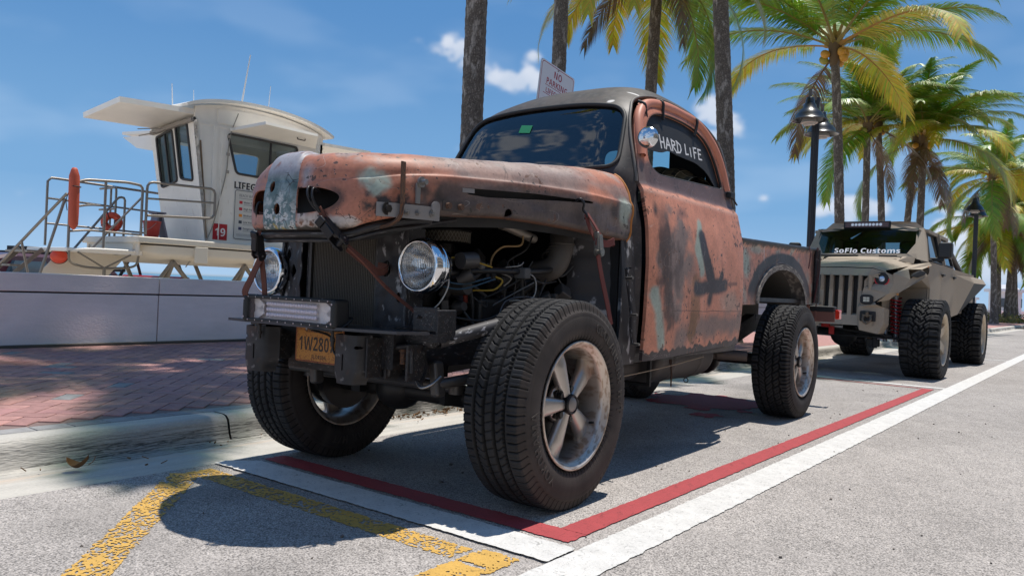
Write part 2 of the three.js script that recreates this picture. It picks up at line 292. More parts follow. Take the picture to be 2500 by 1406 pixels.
// pavement: mortar bed with brick pavers laid in a diagonal herringbone, grey border row
const SW = (x) => 0.122 + (-1.05 - x) * 0.0105;                    // gentle cross-fall up to the wall
{
  const walk = new THREE.Group(); walk.name = 'pavement'; walk.userData.kind = 'structure'; scene.add(walk);
  const bed = new THREE.BufferGeometry(); const y0 = SW(-1.05) - 0.006, y1 = SW(-4.6) - 0.006;
  bed.setAttribute('position', new THREE.Float32BufferAttribute([-1.05, y0, 8, -1.05, y0, -200, -4.62, y1, -200, -1.05, y0, 8, -4.62, y1, -200, -4.62, y1, 8], 3)); bed.setAttribute('uv', new THREE.Float32BufferAttribute([0, 0, 0, 60, 1, 60, 0, 0, 1, 60, 1, 0], 2)); bed.computeVertexNormals();
  mesh('joint_bed', bed, M([0.21, 0.145, 0.13], { roughness: 1 }), walk);
  const paverTex = tex(256, 256, (u, v) => { const L = 1 + tile(u, v, 6, 2, 4) * 0.28 + n3b(u * 110, v * 110, 1) * 0.16; return [0.40 * L, 0.215 * L, 0.19 * L]; });
  const greyTex = tex(256, 256, (u, v) => { const L = 0.24 * (1 + tile(u, v, 6, 4, 4) * 0.25 + n3b(u * 110, v * 110, 3) * 0.16); return [L, L * 0.97, L * 0.95]; });
  const tones = [[1, 1, 1], [0.9, 0.86, 0.88], [1.08, 1.04, 1.0], [0.96, 0.92, 0.98], [1.12, 1.1, 1.08], [0.84, 0.84, 0.86]].map((c) => M(c, { map: paverTex, roughness: 0.95 })), grey = [1, 1.15].map((c) => M([c, c, c], { map: greyTex, roughness: 0.95 }));
  const A = 0.103, gap = 0.003, pg = fix(new RoundedBoxGeometry(A * 2 - gap, 0.05, A - gap, 1, 0.004)), bg = fix(new RoundedBoxGeometry(0.1, 0.05, 0.155, 1, 0.004));
  { for (const g of [pg, bg]) { const p = g.attributes.position, uv = g.attributes.uv; for (let i = 0; i < p.count; i++) uv.setXY(i, p.getX(i) * 2 + 0.5, p.getZ(i) * 2 + 0.5); } }
  const R = rng(5), list = [];
  const c45 = Math.SQRT1_2;
  for (let i = -75; i < 75; i++) for (let j = -75; j < 75; j++) for (const h of [0, 1]) { // 90-degree herringbone on a grid of A, turned 45 degrees
    const k = ((i - j) % 4 + 4) % 4; if (h === 0 ? k !== 0 : k !== 3) continue;
    const gx = h === 0 ? i + 1 : i + 0.5, gz = h === 0 ? j + 0.5 : j + 1;
    const x = -2.8 + (gx - gz) * A * c45, z = -3.2 + (gx + gz) * A * c45; if (x > -1.21 || x < -4.54 || z > 1.75 || z < -8.6) continue;
    list.push({ x, z, r: (h === 0 ? 0 : PI / 2) + PI / 4 - PI / 2, g: pg, m: tones[R() * tones.length | 0], d: Math.hypot(x - CAM.x, z - CAM.z) + (z < -1.6 ? 2.5 : 0), grey: R() < 0.018 });
  }
  for (let z = 1.75; z > -8.6; z -= 0.159) list.push({ x: -1.105, z, r: 0, g: bg, m: grey[R() * 2 | 0], d: Math.hypot(-1.1 - CAM.x, z - CAM.z), border: true });
  const C = V(), inView = (o) => { C.set(o.x, 0.12, o.z).project(camera); return Math.abs(C.x) < 1.03 && Math.abs(C.y) < 1.05; };
  for (const o of list) o.see = inView(o) && !(o.z < -1.0 && o.x > -3.4);   // the truck hides the far side
  list.sort((a, b) => (b.see - a.see) || (a.d - b.d));
  const rest = new Map(); let n = 0;
  for (const o of list) {
    const m = o.grey ? grey[0] : o.m, y = SW(o.x) - 0.0245 + (R() - 0.5) * 0.0012, e = new THREE.Euler((R() - 0.5) * 0.006, o.r, (R() - 0.5) * 0.006, 'YXZ');
    if (n < 290) { const b = mesh('paver', o.g, m, walk); b.position.set(o.x, y, o.z); b.rotation.copy(e); n++; }
    else { const g = o.g.clone().applyMatrix4(new THREE.Matrix4().compose(V(o.x, y, o.z), new THREE.Quaternion().setFromEuler(e), V(1, 1, 1))); if (!rest.has(m)) rest.set(m, []); rest.get(m).push(g); }
  }
  for (const [m, g] of rest) { const b = mesh('pavers_beyond', g, m, walk); b.userData.kind = 'stuff'; }
  // far pavement, single sheet
  const far = new THREE.BufferGeometry(); far.setAttribute('position', new THREE.Float32BufferAttribute([-1.05, SW(-1.05), -8.6, -1.05, SW(-1.05), -200, -4.62, SW(-4.62), -200, -1.05, SW(-1.05), -8.6, -4.62, SW(-4.62), -200, -4.62, SW(-4.62), -8.6], 3)); far.setAttribute('uv', new THREE.Float32BufferAttribute([0, 0, 0, 300, 6, 300, 0, 0, 6, 300, 6, 0], 2)); far.computeVertexNormals();
  mesh('paving', far, tones[0], walk);
}
// painted markings, 4 mm sheets with worn edges
const paintTex = (c, s) => tex(256, 256, (u, v) => { const k = 1 + tile(u, v, 40, s, 3) * 0.12 + tile(u, v, 5, s + 3, 3) * 0.14, cr = Math.abs(tile(u, v, 5, s + 8, 3)) < 0.009 ? 0.55 : 1, sp = n3b(u * 90, v * 90, s) < -0.72 ? 0.72 : 1; return c.map((x) => x * k * cr * sp); });
const whitePaint = M([1, 1, 1], { map: paintTex([0.60, 0.585, 0.56], 2), roughness: 0.8, bumpMap: asphaltBump, bumpScale: 0.0016 });
const redPaint = M([1, 1, 1], { map: paintTex([0.36, 0.045, 0.05], 14), roughness: 0.75, bumpMap: asphaltBump, bumpScale: 0.0016 });
const yellowPaint = M([1, 1, 1], { map: paintTex([0.56, 0.33, 0.07], 23), roughness: 0.75, bumpMap: asphaltBump, bumpScale: 0.0016 });
const patch = (x0, x1, z0, z1, y, f, res = 0.012) => sheet((u, v) => [lerp(x0, x1, u), y, lerp(z0, z1, v)], Math.min(520, Math.ceil((x1 - x0) / res)), Math.min(900, Math.ceil((z1 - z0) / res)), { clip: [f], uv: (p) => [p[0] * 1.6, p[2] * 1.6], flip: true });
const edge = (p, s = 0.006) => s * n3(p[0] * 14, p[2] * 14, 3) + s * 0.8 * n3(p[0] * 55, p[2] * 55, 6);
const bar = (x0, x1, z0, z1, wear = 0, e = 0.0035) => (p) => Math.min(p[0] - x0, x1 - p[0], p[2] - z0, z1 - p[2]) + edge(p, e) - wear * smooth(0.12, 0.4, fbm(p[0] * 9, p[2] * 9, 2, 4)) * 0.05;
struct('white_edge_line', [patch(1.30, 1.515, -7, 3.2, 0.004, bar(1.325, 1.489, -9, 5), 0.014), planeXZ(1.325, 1.489, -150, -7, 0.004, 1, 1, 0.6)], whitePaint);
struct('white_front_bar', patch(-0.47, 1.33, 0.35, 0.56, 0.0075, (p) => Math.min(bar(-0.9, 1.322, 0.373, 0.541)(p), p[0] + 0.44 + (p[2] - 0.45) * 0.9), 0.01), whitePaint);
struct('white_rear_bar', planeXZ(-0.4, 1.325, -6.62, -6.5, 0.004, 1, 1, 0.6), whitePaint);
struct('white_stall_bar', planeXZ(-0.4, 1.325, -12.7, -12.58, 0.004, 1, 1, 0.6), whitePaint);
struct('red_box_line', [patch(-0.42, 1.275, 0.2, 0.35, 0.004, bar(-0.405, 1.262, 0.22, 0.332, 0, 0.004), 0.01), patch(1.145, 1.275, -6.4, 0.2205, 0.0045, bar(1.158, 1.262, -6.36, 0.5, 0, 0.003), 0.016), patch(0.1, 1.16, -6.42, -6.3, 0.004, bar(0.12, 1.3, -6.375, -6.335, 0, 0.003), 0.02)], redPaint);
struct('red_paint_patch', patch(-0.5, 1.0, -4.3, -2.3, 0.004, (p) => Math.max(0.42 - Math.hypot((p[0] - 0.12) * 0.9, p[2] + 3.38) + fbm(p[0] * 3, p[2] * 3, 2) * 0.2, 0.09 - Math.hypot(p[0] - 0.42, p[2] + 2.72) + fbm(p[0] * 8, p[2] * 8, 5) * 0.1), 0.014), redPaint);
{ // old yellow markings, cracked and worn through to the asphalt
  const worn = (p, lo) => lo - 0.08 - fbm(p[0] * 52, p[2] * 52, 4, 5) * 1.1 - fbm(p[0] * 5, p[2] * 5, 9, 3) * 0.5 - smooth(0.12, 0, Math.abs(n3b(p[0] * 21, p[2] * 21, 2))) * 0.4;
  const dx = 0.735, dz = 0.678; // direction of the diagonal hatch
  struct('yellow_hatch_line', [
    patch(-0.42, 1.1, 0.59, 0.73, 0.0022, (p) => Math.min(bar(-0.40, 1.075, 0.60, 0.715)(p) * 12, worn(p, p[0] < 0.75 ? 0.30 : 0.14)), 0.005),
    patch(-0.5, 1.3, 0.6, 2.4, 0.0026, (p) => { const ax = p[0] + 0.39, az = p[2] - 0.72, t = ax * dx + az * dz, s = ax * dz - az * dx; return Math.min(Math.min(t, 0.062 - Math.abs(s) + edge(p)) * 12, worn(p, 0.24)); }, 0.0055),
    patch(1.09, 1.26, 0.57, 1.3, 0.003, (p) => Math.min((Math.min(p[0] - 1.105, 1.245 - p[0], p[2] - 0.575, Math.abs(p[2] - 0.712) - 0.006) + edge(p, 0.008)) * 12, worn(p, 0.5)), 0.007),
  ], yellowPaint);
}
// other side of the street: pavement and a pale block of flats that the chrome and glass mirror
struct('far_pavement', [box(4, 0.14, 200, 9.4, 0.03, -60)], M([0.42, 0.39, 0.36], { roughness: 0.95 }));
{
  const b = thing('apartment_building', 'cream apartment building across the street, seen in the chrome and glass', 'building', [16, 0, -6]);
  mesh('wall', [box(8, 11, 46, 4, 5.5, 0), box(8.4, 0.4, 46.4, 4, 11.2, 0)], M([0.55, 0.45, 0.34], { roughness: 0.9 }), b);
  const wm = M([0.03, 0.04, 0.05], { roughness: 0.1 }), sm = M([0.7, 0.68, 0.64]), wg = box(0.06, 1.7, 2.0), sg = box(0.7, 0.12, 2.8); for (let f = 0; f < 3; f++) for (let i = 0; i < 12; i++) { mesh('window', wg, wm, b).position.set(-0.02, 2.3 + f * 3.3, -21 + i * 3.8); mesh('balcony', sg, sm, b).position.set(-0.36, 1.2 + f * 3.3, -21 + i * 3.8); }
}
// beach and sea beyond the wall
struct('beach', [planeXZ(-60, -4.9, -400, 200, -0.3)], M([1, 1, 1], { roughness: 1, map: tex(512, 512, (u, v) => { const L = 0.46 + tile(u, v, 9, 2, 5) * 0.1; return [L * 1.05, L * 0.92, L * 0.76]; }, { rep: [60, 60] }) }));
struct('sea', planeXZ(-1900, -60, -1500, 1500, -0.35, 1, 1, 12), M([0.10, 0.22, 0.30], { roughness: 0.35, bumpMap: tex(256, 256, (u, v) => 0.5 + tile(u, v, 6, 2, 4) * 0.5, { data: true }), bumpScale: 0.5 }));

// ------------------------------------------------------------------ low sea wall: panels with a coping band above a groove
{
  const wallTex = tex(1024, 512, (u, v) => { const L = 1 + tile(u, v, 4, 6, 5) * 0.16 + tile(u * 1, v * 3, 12, 2, 4) * 0.05 + n3b(u * 200, v * 200, 5) * 0.02, s = smooth(0.22, 0.6, tile(u, v * 0.5, 3, 17, 4)) * 0.06; return [0.88 * L - s, 0.77 * L - s, 0.735 * L - s]; }, { rep: [0.5, 0.5] });
  const wm = M([1, 1, 1], { map: wallTex, roughness: 0.9, bumpMap: concreteBump, bumpScale: 0.0012 });
  const w = thing('sea_wall', 'low lilac-grey rendered wall with a groove below its coping, along the brick pavement', 'wall');
  const uvw = (g) => { const p = g.attributes.position, n = g.attributes.normal, uv = g.attributes.uv; for (let i = 0; i < p.count; i++) uv.setXY(i, p.getZ(i) * 0.5, Math.abs(n.getY(i)) > 0.7 ? p.getX(i) : p.getY(i) * 0.9 + 0.2); return g; };
  const joints = [6.0, -1.43, -5.6, -9.8, -14, -22, -30, -40, -60, -100, -160]; // expansion joints
  for (let i = 0; i < joints.length - 1; i++) {
    const z1 = joints[i] - 0.006, z0 = joints[i + 1] + 0.006, L = z1 - z0, zc = (z0 + z1) / 2, B = 0.006;
    mesh('wall_panel', uvw(rbox(0.26, 0.463, L, B, -4.75, 0.16 + 0.2265, zc)), wm, w);
    mesh('coping', uvw(rbox(0.27, 0.155, L, B, -4.75, 0.632 + 0.0775, zc)), wm, w);
  }
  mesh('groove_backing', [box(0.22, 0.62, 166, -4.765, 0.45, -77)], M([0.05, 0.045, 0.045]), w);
  mesh('footing', [box(0.09, 0.05, 166, -4.585, 0.155, -77)], M([0.2, 0.19, 0.17], { map: concreteTex }), w);
}

// ------------------------------------------------------------------ coconut palms
const barkTex = tex(256, 512, (u, v) => {
  const ring = Math.abs(((v * 21 + 0.25 * Math.sin(u * 2 * PI) + 0.9 * tile(u, v, 3, 3, 3)) % 1 + 1) % 1 - 0.5) < 0.05 ? 0.75 : 1, l = smooth(0.15, 0.5, tile(u, v * 0.9, 7, 5, 5) + 0.08), f = 1 + tile(u, v, 26, 9, 4) * 0.5, w = n3b(u * 30, v * 60, 3) > 0.5 ? 0.38 : 0;
  const c = mixc([0.12, 0.098, 0.08], [0.36, 0.32, 0.28], clamp(l * 0.8 + w)); return c.map((x) => x * ring * f);
});
const barkMat = M([1, 1, 1], { map: barkTex, roughness: 0.95 });
function trunkGeo(H, lean, r0, seed, pw = 0) { // lean: [dx, dz] at the top; swollen foot, leaf-scar rings
  const R = rng(seed), ph = R() * 9, bow = (R() - 0.5) * 0.25;
  const g = sheet((u, v) => {
    const y = v * H, s = pw ? Math.pow(v, pw) : v * v * 0.45 + v * 0.55 + bow * v * (1 - v), a = u * 2 * PI, rr = r0 * (1 - 0.2 * v + 0.5 * Math.exp(-y / 0.22) + 0.16 * Math.exp(-y / 0.9));
    const k = ((y / 0.115 + 0.18 * Math.sin(a + ph)) % 1 + 1) % 1, ring = r0 * (0.045 * k * k + 0.03 * n3(Math.cos(a), y * 3, Math.sin(a) + ph));
    return [lean[0] * s + Math.cos(a) * (rr + ring), y, lean[1] * s + Math.sin(a) * (rr + ring)];
  }, 20, Math.round(H / 0.028), { uv: (p, u, v) => [u, v * H / 2.4], flip: true });
  return g;
}
const leafMat = (k) => M([1, 1, 1], { vertexColors: true, roughness: 0.42, transmission: 0.42, thickness: 0, specularIntensity: 0.8, clearcoat: 0.15, clearcoatRoughness: 0.35 });
const frondMat = leafMat();
function frondGeo(L, lift, droop, side, kind, seed) { // grows along +x from the crown; lift = start angle, droop = total bend, side = sideways sweep
  const R = rng(seed), N = 58, pts = []; let x = 0, y = 0, z = 0, a = lift, b = 0; const ds = L / N;
  for (let i = 0; i <= N; i++) { pts.push([x, y, z, a, b]); a -= droop / N * (0.35 + 1.3 * i / N); b += side / N * (0.5 + i / N); x += Math.cos(a) * Math.cos(b) * ds; y += Math.sin(a) * ds; z += Math.cos(a) * Math.sin(b) * ds; }
  const P = [], C = [], pal = { green: [[0.13, 0.28, 0.014], [0.28, 0.42, 0.02], [0.58, 0.50, 0.025]], gold: [[0.42, 0.46, 0.03], [0.68, 0.54, 0.035], [0.70, 0.42, 0.03]], dry: [[0.20, 0.125, 0.06], [0.26, 0.17, 0.09], [0.14, 0.08, 0.04]] }[kind];
  const tri = (A, B, D, ca, cb, cd) => { P.push(...A, ...B, ...D); C.push(...ca, ...cb, ...cd); };
  const rach = kind === 'dry' ? [0.2, 0.13, 0.07] : kind === 'gold' ? [0.48, 0.25, 0.03] : [0.33, 0.25, 0.045];
  for (let i = 0; i < N; i++) { // rachis: tapered triangular bar
    const w = lerp(0.045, 0.004, i / N) * (i < 4 ? 1.5 : 1), w2 = lerp(0.045, 0.004, (i + 1) / N) * (i + 1 < 4 ? 1.5 : 1), p = pts[i], q = pts[i + 1];
    const s = [-Math.sin(p[4]), 0, Math.cos(p[4])], A = [p[0] + s[0] * w, p[1], p[2] + s[2] * w], B = [p[0] - s[0] * w, p[1], p[2] - s[2] * w], D = [p[0], p[1] - w * 1.1, p[2]], A2 = [q[0] + s[0] * w2, q[1], q[2] + s[2] * w2], B2 = [q[0] - s[0] * w2, q[1], q[2] - s[2] * w2], D2 = [q[0], q[1] - w2 * 1.1, q[2]];
    for (const [a1, b1, c1, d1] of [[A, B, A2, B2], [B, D, B2, D2], [D, A, D2, A2]]) { tri(a1, b1, c1, rach, rach, rach); tri(b1, d1, c1, rach, rach, rach); }
  }
  for (let i = 7; i <= N; i++) for (const s of [-1, 1]) for (let h = 0; h < 3; h++) {
    if (R() < (kind === 'dry' ? 0.3 : 0.06)) continue;
    const t = clamp((i + h / 3 + R() * 0.3) / N), k = Math.min(N - 1, Math.floor(t * N)), f = t * N - k, p = pts[k].map((v, m) => lerp(v, pts[k + 1][m], f));
    const len = (0.30 + 0.62 * Math.sin(PI * Math.pow(clamp(t * 0.94 + 0.03), 0.75))) * (0.85 + R() * 0.3) * L / 4.2, w = 0.0135 * L / 4.2 * (0.8 + R() * 0.5), hang = kind === 'dry' ? 1.1 : 0.42 + R() * 0.45;
    const fw = V(Math.cos(p[3]) * Math.cos(p[4]), Math.sin(p[3]), Math.cos(p[3]) * Math.sin(p[4])), sd = V(-Math.sin(p[4]), 0, Math.cos(p[4])).multiplyScalar(s);
    const d = sd.clone().multiplyScalar(Math.cos(0.75 * t + 0.25)).addScaledVector(fw, Math.sin(0.75 * t + 0.25) + 0.15).add(V(0, 0.10 - 0.1 * R(), 0)).normalize(), wd = fw.clone().cross(d).cross(d).normalize().multiplyScalar(w), base = V(p[0], p[1], p[2]);
    const m1 = base.clone().addScaledVector(d, len * 0.5).add(V(0, -hang * len * 0.12, 0)), tip = base.clone().addScaledVector(d, len * 0.93).add(V(0, -hang * len * 0.52, 0));
    const r = R(), c0 = mixc(pal[0], pal[1], r).map((q) => q * (0.75 + R() * 0.5)), c2 = mixc(c0, pal[2], clamp(R() * 0.9 * (0.3 + t)));
    const a0 = base.clone().add(wd).toArray(), b0 = base.clone().sub(wd).toArray(), a1 = m1.clone().add(wd).toArray(), b1 = m1.clone().sub(wd).toArray(), T = tip.toArray();
    tri(a0, b0, a1, c0, c0, c0); tri(b0, b1, a1, c0, c0, c0); tri(a1, b1, T, c0, c0, c2);
  }
  const g = new THREE.BufferGeometry(); g.setAttribute('position', new THREE.Float32BufferAttribute(P, 3)); g.setAttribute('color', new THREE.Float32BufferAttribute(C, 3)); g.computeVertexNormals(); return g;
}
const FR = { up: [0, 1, 2].map((i) => frondGeo(3.6, 1.15 - i * 0.15, 1.1 + i * 0.25, 0.25 - i * 0.2, 'green', 11 + i)), mid: [0, 1, 2, 3].map((i) => frondGeo(4.3, 0.62 - i * 0.07, 1.45 + 0.15 * i, [0.35, -0.3, 0.1, 0.5][i], i === 1 ? 'gold' : 'green', 21 + i)), crisp: [0, 1, 2, 3].map((i) => frondGeo(4.1, 0.75 - i * 0.16, 0.95 + 0.12 * i, [0.45, -0.2, 0.3, 0.5][i], i === 3 ? 'gold' : 'green', 51 + i)), low: [0, 1, 2].map((i) => frondGeo(4.2, 0.12 - i * 0.25, 1.35 + i * 0.15, [0.2, -0.25, 0.35][i], i === 2 ? 'green' : 'gold', 31 + i)), dry: [0, 1].map((i) => frondGeo(3.2, -0.55 - i * 0.3, 0.85, 0.2 - 0.4 * i, 'dry', 41 + i)) };
const sheathMat = M([0.15, 0.10, 0.055], { roughness: 1 }), nutMat = [M([0.55, 0.27, 0.03], { roughness: 0.45 }), M([0.30, 0.27, 0.04], { roughness: 0.45 })];
const nutGeo = ball(0.11, 0, 0, 0, 1, 1.2, 1, 14);
function palm(label, x, z, H, lean, r0, seed, { scale = 1, nuts = 4, dry = 3, wind = 0.0, full = 1, droopy = false, low = 7, crisp = 0, pw = 0 } = {}) {
  const t = thing('palm_tree', label, 'palm tree', [x, SW(clamp(x, -4.6, -1.05)) - 0.01, z], 0, 'coconut palms along the sea wall'), R = rng(seed);
  mesh('trunk', trunkGeo(H, lean, r0, seed, pw), barkMat, t);
  const c = [lean[0], H, lean[1]];
  mesh('leaf_sheath', [lathe([[r0 * 0.82, -0.35], [r0 * 1.05, -0.05], [r0 * 1.3, 0.2], [r0 * 1.0, 0.45], [0.02, 0.62]], 14).translate(...c)], sheathMat, t);
  const put = (g, yaw, dy, s) => { const f = mesh('frond', g, frondMat, t); f.position.set(c[0] + Math.cos(yaw) * 0.06, c[1] + dy, c[2] - Math.sin(yaw) * 0.06); f.rotation.set((R() - 0.5) * 0.5, yaw, 0, 'YXZ'); f.scale.setScalar(s * scale); };
  const gold = 2.4; let a = R() * 6;
  const add = (set, n, dy, s0) => { for (let i = 0; i < n; i++) { a += gold + (R() - 0.5) * 0.35; let y = a; if (wind) { const w = ((y - wind.a + PI) % (2 * PI) + 2 * PI) % (2 * PI) - PI; y = wind.a + w * wind.k; } put(set[(R() * set.length) | 0], y, dy, s0 * (0.88 + R() * 0.22)); } };
  if (droopy) { add(FR.low, 13, 0.05, 1); add(FR.up, 5, 0.3, 0.9); add(FR.dry, dry, -0.08, 0.9); } else { add(FR.up, Math.round(8 * full), 0.32, 0.95); add(crisp ? FR.crisp : FR.mid, crisp || Math.round(10 * full), 0.2, 1); add(FR.low, low, 0.08, 1); add(FR.dry, dry, -0.08, 0.9); }
  for (let i = 0; i < nuts; i++) { const q = mesh('coconut', nutGeo, nutMat[i % 2 ? 0 : (R() * 2) | 0], t), b = R() * 6.3; q.position.set(c[0] + Math.cos(b) * (r0 + 0.13), c[1] - 0.02 - R() * 0.18, c[2] + Math.sin(b) * (r0 + 0.13)); q.rotation.set(R(), R(), R()); }
  return t;
}
const W0 = { a: -0.6, k: 0.8 };
palm('thick dark palm trunk with pale lichen, leftmost, behind the pickup windshield', -3.62, -4.75, 9.6, [1.05, 1.35], 0.140, 101, { scale: 0.9, pw: 3.2, low: 2, full: 0.65, dry: 1 });
palm('palm trunk rising right behind the no parking sign', -4.1, -7.25, 12.5, [0.03, 0.05], 0.116, 102);
palm('palm trunk directly behind the pickup roof, drooping fronds at the top edge', -4.3, -10.45, 6.9, [0.12, 0.0], 0.122, 103, { droopy: true, scale: 0.72, dry: 2 });
palm('leaning palm trunk at the rear edge of the pickup cab', -2.22, -9.66, 9.6, [-0.62, 0.42], 0.138, 104);
palm('tall palm with orange coconuts and wide golden fronds behind the street lamp', -3.12, -19.5, 7.35, [-0.35, 0.25], 0.135, 105, { nuts: 7, scale: 1.08, dry: 1, full: 0.9, low: 0, crisp: 11 });
palm('slim straight palm above the left part of the tan truck roof', -4.4, -27.3, 6.9, [-0.1, 0], 0.135, 106, { scale: 0.9, low: 1, dry: 1, crisp: 11 });
palm('curved slim palm trunk, second from left above the tan truck roof', -4.05, -28.7, 7.2, [-0.35, 0.3], 0.135, 107, { scale: 0.9, low: 1, dry: 1, crisp: 11 });
palm('palm with a bowed trunk above the tan truck light bar, left of a close pair', -3.9, -30.8, 7.0, [0.3, -0.2], 0.135, 108, { scale: 0.98, low: 1, dry: 2, crisp: 12 });
palm('straight palm trunk at the right of the group above the tan truck roof', -3.1, -29.6, 6.8, [0.02, 0], 0.14, 109, { scale: 0.95, wind: W0, low: 1, dry: 2, crisp: 12 });
palm('thick palm trunk at the far right, nearest of the distant clump beyond the tan truck', -2.65, -51, 5.5, [-0.15, 0.1], 0.17, 110, { scale: 1.05 });
palm('palm with flared foot beside the thick trunk in the distant clump', -2.35, -52.5, 5.9, [0.25, 0], 0.17, 111, { scale: 1.05 });
palm('tall full palm crown above the distant lamp at the right edge', -2.1, -43.9, 7.3, [-0.3, 0.2], 0.15, 121, { scale: 1.0, crisp: 12, low: 5 });
palm('round palm crown rising highest at the far right edge', -2.2, -53.5, 8.6, [0.1, 0], 0.15, 122, { scale: 1.0, low: 6 });
palm('thin palm at the right edge of the distant clump', -2.42, -59, 6.6, [-0.4, 0], 0.15, 112, { scale: 1.05 });
palm('pale green palm crown at the right edge, behind the distant clump', -1.9, -66, 6.2, [0.2, 0], 0.15, 113, { scale: 1.1 });

// ------------------------------------------------------------------ street lamps and parking sign
const blackMetal = M([0.012, 0.015, 0.02], { roughness: 0.32, metalness: 0, clearcoat: 0.3, clearcoatRoughness: 0.2 }), greyMetal = M([0.10, 0.10, 0.105], { roughness: 0.5, metalness: 0.5 }), galv = M([0.36, 0.36, 0.36], { roughness: 0.4, metalness: 0.8 });
function streetLamp(label, x, z) {
  const t = thing('street_lamp', label, 'street lamp', [x, 0.13, z], 0, 'double street lamps on the pavement');
  const pole = []; for (let i = 0; i < 12; i++) { const a = i / 12 * 2 * PI; pole.push(cyl(0.012, 0.014, 4.1, 6, Math.cos(a) * 0.062, 2.35, Math.sin(a) * 0.062)); }
  mesh('pole', [cyl(0.062, 0.066, 4.5, 20, 0, 2.4, 0), ...pole, lathe([[0, 0], [0.17, 0], [0.17, 0.12], [0.12, 0.3], [0.09, 0.36], [0.075, 0.6], [0, 0.6]], 20), cyl(0.07, 0.07, 0.08, 16, 0, 4.66, 0)], M([0.05, 0.055, 0.065], { roughness: 0.5, metalness: 0.4 }), t);
  for (const [s, hy] of [[1, 0.12], [-1, 0]]) {
    mesh('arm', [tube([[0, 4.4 + hy, 0], [0, 4.62 + hy, s * 0.1], [0, 4.64 + hy, s * 0.3], [0, 4.55 + hy, s * 0.4]], 0.028, 20), cyl(0.035, 0.035, 0.2, 12, 0, 4.56 + hy, s * 0.4)], M([0.13, 0.12, 0.115], { roughness: 0.6 }), t);
    const head = mesh('lamp_shade', lathe([[0.03, 0.42], [0.07, 0.40], [0.085, 0.34], [0.085, 0.30], [0.115, 0.26], [0.13, 0.2], [0.2, 0.14], [0.26, 0.06], [0.275, 0.0], [0.33, -0.03], [0.335, -0.045], [0.32, -0.045], [0.26, -0.02], [0.24, 0.05], [0.12, 0.17], [0, 0.2]], 32).translate(0, 4.1 + hy, s * 0.4), blackMetal, t);
    mesh('lamp_holder', [cyl(0.12, 0.16, 0.09, 20, 0, 4.055 + hy, s * 0.4), box(0.2, 0.06, 0.1, 0, 4.0 + hy, s * 0.4)], M([0.55, 0.52, 0.48]), head);
  }
}
streetLamp('black street lamp with two bell-shaped heads in front of the palm with coconuts', -2.1, -13.3);
streetLamp('distant double street lamp behind the tan truck, left of the palm clump', -1.35, -30);
{
  const t = thing('parking_sign', 'white no parking sign with red lettering behind the pickup roof', 'sign', [-3.0, 0.13, -5.62], 1.57);
  mesh('post', [box(0.05, 3.45, 0.03, 0, 1.70, -0.03)], galv, t); const up = (g) => g.translate(0, -3.62, 0).scale(0.80, 0.80, 1).rotateZ(-0.13).translate(0, 3.22, 0);
  const cv = document.createElement('canvas'); cv.width = 512; cv.height = 384; const c = cv.getContext('2d');
  c.fillStyle = '#dcdbe0'; c.fillRect(0, 0, 512, 384); c.strokeStyle = '#9c2233'; c.lineWidth = 6; c.beginPath(); c.roundRect(14, 14, 484, 356, 30); c.stroke(); c.fillStyle = '#a02030'; c.textAlign = 'center';
  c.font = 'bold 84px sans-serif'; c.fillText('NO', 256, 108); c.font = 'bold 74px sans-serif'; c.fillText('PARKING', 256, 186); c.font = 'bold 58px sans-serif'; c.fillText('LIFEGUARD', 256, 262); c.font = 'bold 48px sans-serif'; c.fillText('TOW AWAY', 256, 336);
  c.lineWidth = 5; for (const [y, w] of [[198, 170], [274, 190]]) { c.beginPath(); c.moveTo(256 - w, y); c.lineTo(256 + w, y); c.stroke(); }
  const st = new THREE.CanvasTexture(cv); st.colorSpace = THREE.SRGBColorSpace;
  const shp = rrect(0.94, 0.70, 0.06), face = new THREE.ShapeGeometry(shp, 8), p = face.attributes.position, uv = face.attributes.uv; for (let i = 0; i < p.count; i++) uv.setXY(i, p.getX(i) / 0.94 + 0.5, p.getY(i) / 0.70 + 0.5);
  mesh('panel', [up(plate(shp, 0.012, 0.003).translate(0, 3.62, 0))], M([0.62, 0.62, 0.63], { roughness: 0.4 }), t);
  mesh('sign_face', up(face.translate(0, 3.62, 0.008)), M([1, 1, 1], { map: st, roughness: 0.35 }), t);
  mesh('bolt', [ball(0.012, 0.02, 3.46, 0.012)], galv, t);
}
// ground cover and low white buildings far down the street
{
  const R = rng(77), P = [], C = [];
  for (let i = 0; i < 1500; i++) { const x = -3.9 + R() * 2.5, z = -47 - R() * 16, y = 0.12 + R() * R() * 0.55, a = R() * 6.3, s = 0.05 + R() * 0.09, c = mixc([0.10, 0.13, 0.03], [0.28, 0.22, 0.06], R()); const d = [Math.cos(a) * s, Math.sin(a) * s]; P.push(x, y, z, x + d[0], y + s * (R() - 0.2), z + d[1], x - d[1] * 0.4, y + s, z + d[0] * 0.4); C.push(...c, ...c, ...c); }
  const g = new THREE.BufferGeometry(); g.setAttribute('position', new THREE.Float32BufferAttribute(P, 3)); g.setAttribute('color', new THREE.Float32BufferAttribute(C, 3)); g.computeVertexNormals();
  const m = mesh('ground_cover', g, M([1, 1, 1], { vertexColors: true, roughness: 0.8 })); m.userData.kind = 'stuff'; tag(m, 'low leafy plants at the feet of the distant palm clump');
}
